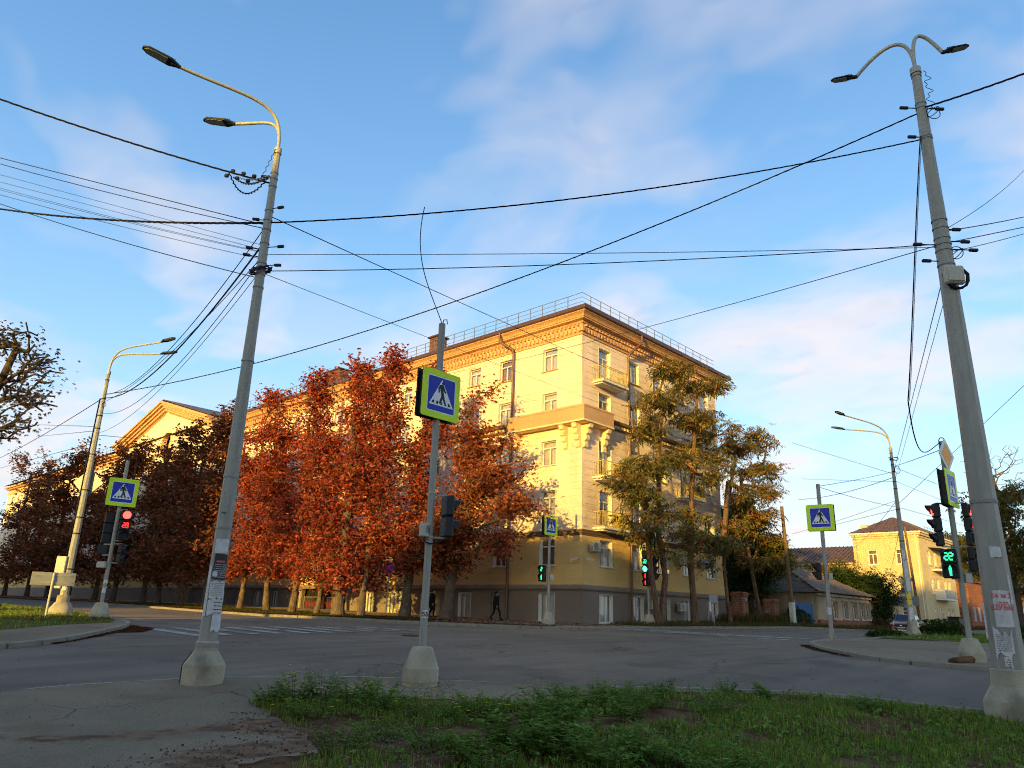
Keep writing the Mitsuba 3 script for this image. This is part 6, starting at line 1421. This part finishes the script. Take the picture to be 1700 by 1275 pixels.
cb = gp((31.3, 60.3)); car('dark red saloon car parked facing the viewer beside the far right lamp post', cb, math.atan2(-.80, -.62), 'm_carpaint')
kdm = thing('waste_container', 'black waste container standing by the dark brick house', 'container'); db = RF(66, 4.0)
put(kdm + '__bin', MB().box(db + [0, 0, .75], (1.9, 1.2, 1.1), UV, bev=.06), 'm_black'); put(kdm + '__lid', MB().box(db + [0, 0, 1.36], (2.0, 1.3, .12), UV, bev=.04), 'm_dark')
for sx in (-.7, .7): put(numbered(kdm + '__wheel'), MB().box(db + u * sx + nR * .4 + [0, 0, .12], (.1, .2, .2), UV, bev=.03), 'm_tyre')
k = thing('parked_car', 'far parked white car at the left picture edge beyond the island', 'car')
wb = LF(88, 11); fr = frame(v, -u, Z3); put(k + '__body', MB().box(wb + [0, 0, .6], (4.1, 1.7, .75), fr, bev=.18), 'm_boxwhite'); put(k + '__cabin', MB().box(wb + [0, 0, 1.15], (2.1, 1.45, .6), fr, bev=.2), 'm_carglass')
for sx in (-1.3, 1.3):
    for sy in (-.75, .75): put(numbered(k + '__wheel'), MB().box(wb + v * sx + u * sy + [0, 0, .3], (.6, .2, .6), fr, bev=.1), 'm_tyre')

# ---------------------------------------------------------------- people
def limb(J, chains, seg=14):
    out = []
    for ch in chains:
        for a, b in zip(ch[:-1], ch[1:]):
            (p, r), (q, s) = J[a], J[b]; A = m3.Manifold.sphere(r, seg).translate(p); B = m3.Manifold.sphere(s, seg).translate(q); out.append(m3.Manifold.batch_hull([A, B]))
    m = m3.Manifold.batch_boolean(out, m3.OpType.Add).refine_to_length(.05).to_mesh()
    t = trimesh.Trimesh(m.vert_properties[:, :3], m.tri_verts); trimesh.smoothing.filter_taubin(t, iterations=8); return t


def person(label, base, heading, H, stride, coat, hood, bag=None):
    k = thing('person', label, 'person'); f = np.array([math.cos(heading), math.sin(heading), 0]); s = np.array([-f[1], f[0], 0]); fr = frame(f, s, Z3); q = H / 1.72
    st = stride
    J = {'pel': ((0, 0, .93), .125), 'wa': ((0.01, 0, 1.08), .125), 'ch': ((.03, 0, 1.30), .135), 'nk': ((.04, 0, 1.46), .06), 'hl': ((-.0, .09, .90), .085), 'hr': ((0, -.09, .90), .085),
         'kl': ((st * .32 + .05, .09, .50), .072), 'al': ((st * .52, .09, .10), .042), 'tl': ((st * .52 + .17, .09, .05), .035), 'kr': ((-st * .18 + .04, -.09, .49), .072), 'ar': ((-st * .55, -.09, .13), .042), 'tr': ((-st * .55 + .15, -.09, .05), .035),
         'sl': ((.02, .18, 1.37), .078), 'sr': ((.02, -.18, 1.37), .078), 'el': ((-st * .18 - .02, .24, 1.12), .062), 'er': ((st * .16, -.24, 1.12), .062), 'wl': ((-st * .14 + .08, .2, .90), .034), 'wr': ((st * .34 + .05, -.2, .90), .034)}
    t = limb(J, [('pel', 'wa', 'ch', 'nk'), ('pel', 'hl', 'kl', 'al', 'tl'), ('pel', 'hr', 'kr', 'ar', 'tr'), ('ch', 'sl', 'el', 'wl'), ('ch', 'sr', 'er', 'wr')])
    t.vertices *= q; put(k + '__body', MB().mesh(t, fr, base), 'm_cloth', True)
    JC = {'a': ((0.0, 0, .72 if coat else .88), .215), 'b': ((.0, 0, 1.06), .19), 'c': ((.02, 0, 1.28), .19), 'd': ((.03, .12, 1.36), .10), 'e': ((.03, -.12, 1.36), .10), 'g': ((.03, 0, 1.44), .085)}
    t = limb(JC, [('a', 'b', 'c', 'g'), ('c', 'd'), ('c', 'e')]); t.vertices *= q; put(k + '__coat', MB().mesh(t, fr, base), 'm_cloth', True)
    JH = {'h': ((.055, 0, 1.60), .092), 'j': ((.085, 0, 1.54), .065), 'n': ((.03, 0, 1.45), .055), 'o': ((.15, 0, 1.575), .016)}
    t = limb(JH, [('n', 'j', 'h'), ('j', 'o')]); t.vertices *= q; put(k + '__head', MB().mesh(t, fr, base), 'm_skin', True)
    hr = trimesh.creation.icosphere(2, .105); hr.vertices = hr.vertices * [1.0, .9, 1.05] + [.035, 0, 1.625]
    if hood: hr.vertices = (hr.vertices - [.035, 0, 1.6]) * 1.12 + [.03, 0, 1.59]
    hr.vertices *= q; put(k + '__' + ('hood' if hood else 'hair'), MB().mesh(hr, fr, base), 'm_cloth' if hood else 'm_hair', True)
    for sg, w in ((1, 'wl'), (-1, 'wr')):
        p0 = np.array(J[w][0]); hd = {'p': (p0 + [0.005, 0, -.05], .034), 'q': (p0 + [.01, 0, -.10], .028)}
        for i in range(4):
            hd[f'a{i}'] = (p0 + [.03 - .018 * i, 0, -.12], .011); hd[f'b{i}'] = (p0 + [.045 - .018 * i, -.012 * sg, -.16 - .008 * (i in (1, 2))], .009); hd[f'c{i}'] = (p0 + [.045 - .02 * i, -.03 * sg, -.185], .008)
        hd['t0'] = (p0 + [.03, -.01 * sg, -.06], .012); hd['t1'] = (p0 + [.055, -.02 * sg, -.11], .009)
        t = limb(hd, [('p', 'q')] + [('q', f'a{i}', f'b{i}', f'c{i}') for i in range(4)] + [('p', 't0', 't1')], 8); t.vertices *= q; put(numbered(k + '__hand'), MB().mesh(t, fr, base), 'm_skin', True)
    for sg, (a, b) in ((1, ('al', 'tl')), (-1, ('ar', 'tr'))):
        J2 = {'a': (np.array(J[a][0]) + [-.02, 0, -.03], .052), 'b': (np.array(J[b][0]) + [.03, 0, -.0], .042)}; t = limb(J2, [('a', 'b')]); t.vertices *= q; t.vertices[:, 2] = np.maximum(t.vertices[:, 2], .005); put(numbered(k + '__shoe'), MB().mesh(t, fr, base), 'm_black', True)
    return k


person('person in dark jacket and hood striding right past the street door', gp((-.55, 46.6), .12), math.atan2(v[1], v[0]) + math.pi, 1.66, .62, False, True)
person('person in long dark coat walking before the sunlit yellow wall between the trunks', LF(9.3, 3.4) + Z3 * .1, math.atan2(-v[1], -v[0]) + .5, 1.70, .25, True, False)

# ---------------------------------------------------------------- grass, weeds, fallen leaves
def in_poly(poly, n, rnd):
    x0, y0, x1, y1 = poly.bounds; out = []
    while len(out) < n:
        p = rnd.uniform((x0, y0), (x1, y1), (n * 2, 2)); m = shapely.contains_xy(poly, p[:, 0], p[:, 1]); out += p[m].tolist()
    return np.array(out[:n])


def blades(P, H, wd, rnd, cols, w, bend=.45, dz=0.):
    n = len(P); z = G(P[:, 0], P[:, 1]) + dz; b = np.c_[P, z]; a = rnd.uniform(0, 6.283, n); d = np.c_[np.cos(a), np.sin(a), a * 0]; s = np.c_[-np.sin(a), np.cos(a), a * 0]
    H = H * rnd.uniform(.5, 1.3, n); W_ = wd * rnd.uniform(.7, 1.3, n); be = bend * rnd.uniform(.2, 1.4, n)
    m = b + Z3 * (H * .6)[:, None] + d * (H * be * .3)[:, None]; t = b + Z3 * (H * np.clip(1 - be * .35, .4, 1))[:, None] + d * (H * be)[:, None]
    V = np.stack([b - s * (W_ / 2)[:, None], b + s * (W_ / 2)[:, None], m + s * (W_ * .4)[:, None], m - s * (W_ * .4)[:, None], t], 1).reshape(-1, 3)
    F = (np.array([[0, 1, 2], [0, 2, 3], [3, 2, 4]])[None] + (np.arange(n) * 5)[:, None, None]).reshape(-1, 3)
    return V, F, np.repeat(palette(rnd, n, cols, w, .22), 5, axis=0)


GR = [(.17, .25, .035), (.12, .19, .03), (.23, .29, .05), (.30, .23, .075)]
rnd = np.random.default_rng(77)
def grass(label, poly, n, H, wd, cols=GR, w=(3, 3, 2, .6), dens=None, dz=0.):
    k = tag(numbered('grass'), label, 'grass', kind='stuff'); P = in_poly(poly, n, rnd)
    if dens is not None: P = P[rnd.random(len(P)) < dens(P)]
    V, F, c = blades(P, H * (1 if dens is None else 1), wd, rnd, cols, w, dz=dz); put(k, (V, F), 'm_leaf', color=c)


vis = Polygon([(-4.3, 13.4), (-3.8, 14.1), (-3.2, 14.45), (-1.9, 14.75), (-.6, 14.6), (.4, 14.25), (1.0, 14.6), (1.9, 15.75), (3, 16.1), (6.3, 16.3), (7.9, 15.65), (9.5, 14.95), (13, 11.9), (11, 8.0), (-2.0, 8.0), (-2.4, 9.4), (-2.1, 10.3), (-2.6, 11.4), (-3.3, 12.3)])
path = LineString([(-2.4, 11.2), (-.6, 11.9), (.6, 12.5), (1.5, 12.7), (2.4, 13.3), (2.9, 13.9)]).buffer(.36)
bare = unary_union([path.buffer(.02), blob((4.1, 14.9), .7, .28, .2, 11, .6), blob((.1, 12.9), .8, .4, .1, 12, .6), blob((-1.6, 10.7), 1.1, .5, .1, 13, .6), blob((-2.5, 12.4), .6, .35, .3, 14, .6)])
right = vis.intersection(sbox(.9, 5, 20, 20)).difference(bare); left = vis.difference(sbox(1.0, 5, 20, 20)).difference(bare)
patch = lambda P: np.clip((meshkit.fbm(np.c_[P * 1.3, P[:, :1] * 0 + 3], 3, 4) - .33) * 3.2, .1, 1)
grass('uneven green grass on the right of the near verge', right, 60000, .12, .011, dens=patch)
grass('taller tufts and dry stalks standing in the near verge on the right', right, 4000, .22, .012, cols=GR + [(.3, .22, .09)], w=(3, 2, 2, 1.5, 1.5), dens=lambda P: np.clip((meshkit.fbm(np.c_[P * 1.7, P[:, :1] * 0 + 9], 3, 8) - .5) * 6, 0, 1))
lowpatch = lambda P: np.clip((meshkit.fbm(np.c_[P * 1.1, P[:, :1] * 0 + 7], 3, 6) - .36) * 3.2, .05, 1) * np.where(P[:, 1] < 11.9, .5, 1)
grass('sparse weedy grass of the near verge left of the worn path', left, 17000, .11, .012, cols=GR + [(.13, .06, .025)], w=(3, 3, 2, .8, .7), dens=lowpatch)
grass('grass and yellow-flowered weeds on the left island', gw.intersection(sbox(-34, 20, -13, 46)), 26000, .16, .022, cols=GR + [(.2, .17, .03)], w=(2, 2.5, 2.5, 1.2, .8), dz=.12)
grass('green grass strip with low weeds on the right island behind the paving', ge.intersection(sbox(16, 28, 60, 60)), 22000, .22, .03, dz=.1)
grass('dry grass along the foot of the right house front and the brick pillars', strip_r, 9000, .3, .03, cols=[(.12, .085, .03), (.07, .075, .02), (.16, .10, .04), (.05, .06, .015)], w=(3, 2, 2, 2), dz=.08)
grass('tall dry weeds around the brick pillars', Polygon([R2(14.5, 3.2), R2(25, 3.6), R2(25, .5), R2(14.5, .6)]), 4200, .85, .03, cols=[(.13, .08, .03), (.06, .075, .02), (.16, .10, .04), (.05, .06, .015)], w=(2.5, 2.5, 1.5, 2), dz=.08)
grass('thin grass on the strip under the chestnuts', strip.intersection(sbox(-32, 30, 6, 75)), 16000, .14, .03, cols=[(.05, .07, .015), (.08, .075, .02), (.10, .05, .02)], w=(3, 2, 1), dz=.07)
grass('dry roadside grass before the old house and yellow house', strip_f, 6000, .4, .04, cols=[(.12, .085, .03), (.07, .075, .02), (.05, .06, .015)], w=(3, 2, 2), dz=.1)
grass('grass fringe behind the far kerb of the right island', ge.intersection(sbox(20, 20, 44, 36)), 9000, .3, .03, dz=.1)


def weed(kind, label, p, H, n, cols, w, seed, group=None, spread=.2, leaf=.11, flower=None):
    r = np.random.default_rng(seed); b = gp(p); k = thing(kind, label, 'weed', group); st = MB(); C, D, S, Ls, Ws = [], [], [], [], []
    for i in range(n):
        a = r.uniform(0, 6.283); h = H * r.uniform(.55, 1.1); q = b + np.array([math.cos(a), math.sin(a), 0]) * spread * r.uniform(.1, 1); tip = q + np.array([math.cos(a) * spread * .8, math.sin(a) * spread * .8, h]); c = bezier([q - Z3 * .05, (q + tip) / 2 + Z3 * h * .15, tip], 7); st.tube(c, np.linspace(.007, .002, 7), 4, cap=False)
        for t in np.linspace(.25, 1, 9):
            x = c[min(6, int(t * 6))]
            for sg in (-1, 1, 0) if t > .9 else (-1, 1):
                ang = a + r.uniform(-.5, .5) + sg * 1.4; d = unit([math.cos(ang), math.sin(ang), r.uniform(-.1, .6)]); base = x; L = leaf * r.uniform(.6, 1.3) * (1.15 - .5 * t)
                for j in (-1, 0, 1):                                   # each leaf is cut into narrow lobes
                    dd = unit(d + np.cross(d, Z3) * j * .55); C.append(base + d * L * .25 * (j == 0)); D.append(dd); S.append(unit(np.cross(dd, Z3) + r.normal(0, .2, 3))); Ls.append(L * (1 if j == 0 else .7)); Ws.append(L * .27)
    put(k + '__stem', st, 'm_vc' if False else 'm_turf'); n_ = len(C); V, F, c = leaflets(np.array(C), np.array(D), np.array(S), np.array(Ls), np.array(Ws), r, palette(r, n_, cols, w, .2)); put(k + '__foliage', (V, F), 'm_leaf', color=c)
    if flower:
        m = flower; C = b + np.c_[r.normal(0, spread * 1.3, (m, 2)), H * r.uniform(.6, 1.2, m)]; C = np.repeat(C, 4, 0); a = np.tile(np.arange(4) * 1.571, m) + .3; D = np.c_[np.cos(a), np.sin(a), a * 0 + .3]; D /= np.linalg.norm(D, axis=1, keepdims=True); S = np.c_[-np.sin(a), np.cos(a), a * 0]
        V, F, c = leaflets(C, D, S, np.full(4 * m, .042), np.full(4 * m, .036), r, np.tile([(.75, .6, .03)], (4 * m, 1))); put(k + '__blossom', (V, F), 'm_leaf', color=c)
    return k


WG = [(.18, .28, .05), (.13, .22, .042), (.23, .31, .07)]
wz = [((.62, 11.1), .52, 17, .30, .17, 'tallest ferny green weed in the middle foreground', None), ((1.3, 9.6), .36, 14, .35, .15, 'ferny weed clump at the bottom edge right of the middle', None), ((.75, 10.2), .40, 14, .32, .16, 'broad ferny weed clump below the tallest weed', None), ((1.9, 10.1), .30, 12, .35, .13, 'low ferny weed clump right of the middle at the bottom edge', None), ((-.2, 9.5), .28, 12, .3, .12, 'dark ferny weed at the bottom edge left of the middle', None),
      ((1.35, 14.1), .32, 14, .34, .12, 'bushy weed at the back of the verge right of the centre post', 3), ((2.1, 14.9), .28, 12, .33, .11, 'bushy weed near the kerb, second right of the centre post', 4), ((.85, 13.5), .36, 12, .28, .12, 'leafy weed between the bare soil and the back of the verge', None), ((3.1, 15.5), .28, 7, .2, .11, 'upright weed by the kerb left of the tall pair', None), ((4.5, 15.9), .32, 5, .16, .1, 'thin upright weed standing alone by the kerb', None), ((5.4, 15.9), .2, 9, .25, .1, 'low broad weed by the kerb further right', None), ((6.9, 15.2), .2, 8, .25, .1, 'small weed by the kerb near the right lamp post', None),
      ((-3.55, 13.75), .34, 9, .2, .11, 'weed with yellow flowers at the left tip of the verge', 9), ((-3.1, 13.95), .40, 9, .22, .11, 'taller weed with yellow flowers second from the left tip', 9), ((-2.6, 13.7), .34, 10, .3, .1, 'spreading yellow-flowered weed at the left of the verge', 16), ((-1.9, 13.3), .30, 10, .35, .1, 'yellow-flowered weed left of the centre post foot', 16), ((-1.1, 13.0), .28, 10, .38, .09, 'yellow-flowered weed in front of the centre post', 18), ((-.4, 12.6), .24, 10, .35, .09, 'low yellow-flowered weed right of the centre post foot', 10), ((-2.9, 12.7), .24, 9, .33, .09, 'low dark weed at the edge of the bare soil', 5), ((-1.6, 11.3), .26, 11, .38, .08, 'grey-green weed on the gravelly soil at lower left', None), ((-2.0, 10.3), .24, 11, .36, .08, 'grey-green weed at the bottom left edge of the verge', None), ((-.9, 10.7), .22, 10, .36, .08, 'low weed on the stony soil near the bottom', None)]
wz += [((.2, 10.6), .34, 13, .32, .15, 'ferny weed left of the tallest weed near the bottom', None), ((2.6, 9.2), .26, 13, .4, .13, 'low ferny weed at the bottom edge right of the other clumps', None), ((2.0, 13.3), .30, 12, .34, .11, 'leafy weed in the grass at the end of the worn path', None),
       ((2.6, 14.4), .3, 11, .3, .1, 'leafy weed in the grass behind the end of the worn path', None), ((3.7, 14.2), .22, 11, .36, .09, 'low weed in the middle of the right-hand grass', None), ((-3.9, 13.55), .26, 9, .25, .1, 'leftmost creeping weed at the tip of the verge', None), ((-2.2, 14.2), .3, 9, .25, .1, 'yellow-flowered weed at the back edge of the verge left of the centre post', 8), ((-.4, 13.6), .2, 10, .35, .08, 'low rusty-edged weed in the hollow of the verge', 4)]
for i, (p, H, n, sp, lf, lab, fl) in enumerate(wz): weed('weed_plant', lab, p, H * 1.2, int(n * 1.6), WG, (3, 3, 2), 300 + i, None, sp, lf * 1.15, fl)
k = tag(numbered('ground_weeds'), 'low leafy ground weeds scattered through the near verge', 'weeds', kind='stuff')
P = in_poly(vis.difference(bare), 7500, rnd); P = P[rnd.random(len(P)) < np.clip((meshkit.fbm(np.c_[P * 1.4, P[:, :1] * 0 + 1], 3, 12) - .35) * 3, .05, 1) * np.where(P[:, 0] < .3, .3, 1)]
C = np.c_[P, G(P[:, 0], P[:, 1]) + rnd.uniform(.02, .14, len(P))]; V, F, c = leaf_palmate(C, rnd, .085, palette(rnd, len(C), WG, (3, 3, 2), .25), 4); put(k, (V, F), 'm_leaf', color=c)
bush = [(.045, .075, .018), (.03, .055, .014), (.07, .09, .02)]
def shrub(label, p, rx, h, n, seed, cols=bush, size=.2, dz=.1):
    r = np.random.default_rng(seed); k = thing('shrub', label, 'shrub'); b = gp(p, dz); d = rand_unit(r, n) * (r.random(n) ** .4)[:, None]; d[:, 2] = np.abs(d[:, 2]); C = b + d * [rx, rx, h] * (.75 + .5 * meshkit.fbm(d * 2 + seed, 2, 3))[:, None]
    V, F, c = leaf_palmate(C, r, size, palette(r, n, cols, (3, 3, 2), .25), 4); put(k + '__foliage', (V, F), 'm_leaf', color=c); st = MB(); [st.tube([b, b + [math.cos(a) * rx * .4, math.sin(a) * rx * .4, h * .8]], [.02, .008], 4) for a in np.arange(0, 6.2, .9)]; put(k + '__stem', st, 'm_barkdark')
shrub('dense green shrub right of the foot of the far right lamp post', (24.6, 43.6), 1.5, 1.0, 900, 1); shrub('green shrub left of the foot of the far right lamp post', (19.9, 40.4), 1.0, .38, 600, 2)
shrub('green shrub behind the foot of the right signal post', (25.5, 38.5), 1.2, .8, 600, 3); shrub('green shrub between the right signal post and the right lamp post', (28.0, 36.5), 1.3, .8, 600, 4); shrub('leafy shrub at the foot of the blue gate', RF(24.6, 2.4)[:2], 1.3, 1.5, 900, 5); shrub('brown scrub along the foot of the old house', RF(42.5, 3.2)[:2], 1.4, 1.0, 500, 6, [(.12, .07, .04), (.07, .06, .02), (.1, .08, .03)])
shrub('dark shrub at the left edge of the left island', (-23.2, 34.0), 1.0, .7, 400, 7)
# fallen leaves and stones
def litter(label, poly, n, size, cols, w, dz=.01, seed=0, up=.25):
    r = np.random.default_rng(seed); k = tag(numbered('leaf_litter'), label, 'fallen leaves', kind='stuff'); P = in_poly(poly, n, r); C = np.c_[P, G(P[:, 0], P[:, 1]) + dz + r.uniform(0, .02, n)]
    a = r.uniform(0, 6.283, n); D = np.c_[np.cos(a), np.sin(a), r.uniform(0, up, n)]; D /= np.linalg.norm(D, axis=1, keepdims=True); S = np.c_[-np.sin(a), np.cos(a), r.uniform(-.3, .3, n)]
    V, F, c = leaflets(C, D, S, size * r.uniform(.6, 1.4, n), size * .6 * r.uniform(.6, 1.3, n), r, palette(r, n, cols, w, .25)); put(k, (V, F), 'm_leaf', color=c)
BR = [(.16, .045, .02), (.11, .035, .02), (.20, .08, .03), (.08, .04, .025)]
tipline = LineString([(-12.0, 20.8), (-12.15, 23.0), (-12.5, 24.8), (-12.9, 26.3), (-13.6, 28.2)])
litter('brown fallen leaves heaped along the kerb of the left island', tipline.buffer(.22).union(Polygon([(-12.6, 24.6), (-11.7, 25.2), (-12.1, 27.0), (-13.3, 28.2), (-13.2, 26.8)])).intersection(road), 3600, .11, BR, (3, 2, 1.5, 1), .01, 1)
litter('brown leaves lying on the grass of the left island', Polygon([(-14.6, 26), (-14.3, 28.5), (-15.4, 30.5), (-18.5, 30), (-17.5, 26.5)]), 900, .12, BR, (3, 2, 1.5, 1), .2, 2)
litter('fallen leaves along the far kerb under the chestnuts', LineString([L2(46, 12.9), L2(13, 12.7), L2(8, 10.8), L2(2, 9.5), L2(-3, 7)]).buffer(.6), 4500, .16, BR, (3, 2, 1.5, 1), .14, 3)
litter('red-brown leaves strewn over the pavement at the house corner', Polygon([L2(10, 9.5), L2(3, 9), L2(-3, 7.2), R2(1, 3.5), L2(2, 1), L2(9, 1)]), 3000, .13, BR, (3, 2, 1.5, 1), .13, 4)
litter('reddish dead leaves in the hollow of the near verge', Polygon([(-.9, 13.2), (-.4, 14.0), (.5, 13.7), (.7, 12.9), (.1, 12.6)]), 900, .055, BR, (3, 2, 1.5, 1), .0, 5)
litter('dead leaves scattered over the near verge', vis, 1300, .045, BR, (3, 2, 1.5, 1), .03, 7, .5)
litter('dead leaves and clods at the tip of the right island kerb', LineString([(11.3, 29.3), (10.75, 26.6), (10.7, 24.5)]).buffer(.2), 700, .1, BR + [(.05, .035, .025)], (1, 2, 1, 2, 3), .01, 6)
def stones(label, poly, n, smin, smax, m, seed, dz=0.):
    r = np.random.default_rng(seed); k = tag(numbered('gravel'), label, 'gravel', kind='stuff'); P = in_poly(poly, n, r); mb = MB(); ico = trimesh.creation.icosphere(0, 1.0)
    for p in P:
        s = smin + (smax - smin) * r.random() ** 3; mb.add(gp(p, dz) + (ico.vertices * r.uniform(.6, 1.2, 3) * [1, 1, .6] * (1 + r.normal(0, .12, (len(ico.vertices), 1)))) * s, ico.faces)
    put(k, mb, m)
dirtL = Polygon([(-4.0, 12.6), (-3.2, 12.4), (-2.5, 11.3), (-2.2, 10.3), (-2.9, 9.0), (-2.6, 7.6), (-4.2, 8.6), (-3.6, 10.3), (-3.4, 11.2)])
stones('small stones and grit on the bare soil and pavement at lower left', dirtL.buffer(.3), 1100, .004, .022, 'm_soil', 1, .02); stones('grit along the worn path across the verge', path.buffer(.15), 700, .005, .02, 'm_soil', 2, .0); stones('pebbles on the soil at the bottom of the verge', Polygon([(-2.4, 11.2), (-.4, 11.8), (.4, 11.0), (-.2, 9), (-2.2, 9)]), 700, .005, .028, 'm_kerb', 3, .0)
stones('scattered grit on the near pavement', blocks[0].difference(gs).intersection(sbox(-10, 7, 10, 17)), 900, .003, .013, 'm_soil', 4, .015); stones('grit on the roadway by the near edge', road.intersection(sbox(-12, 14, 12, 30)), 500, .005, .022, 'm_soil', 5, .005); stones('rubble around the foot of the centre post', Point(-1.65, 15.7).buffer(.8).difference(Point(-1.65, 15.9).buffer(.42)), 120, .01, .05, 'm_kerb', 6, .02)
kst = thing('rubble_stone', 'two broken brown stones on the kerb left of the right signal post foot', 'stone')
for i, (dx, dy, s) in enumerate([(-.9, -.75, .16), (-.55, -.55, .22)]):
    m = trimesh.creation.icosphere(1, 1.0); m.vertices *= np.array([1.4, 1, .6]) * s * (1 + np.random.default_rng(i).normal(0, .1, (len(m.vertices), 1))); put(numbered(kst + '__piece'), MB().mesh(m, None, gp((13.68 + dx, 22.87 + dy), .16)), 'm_soil')
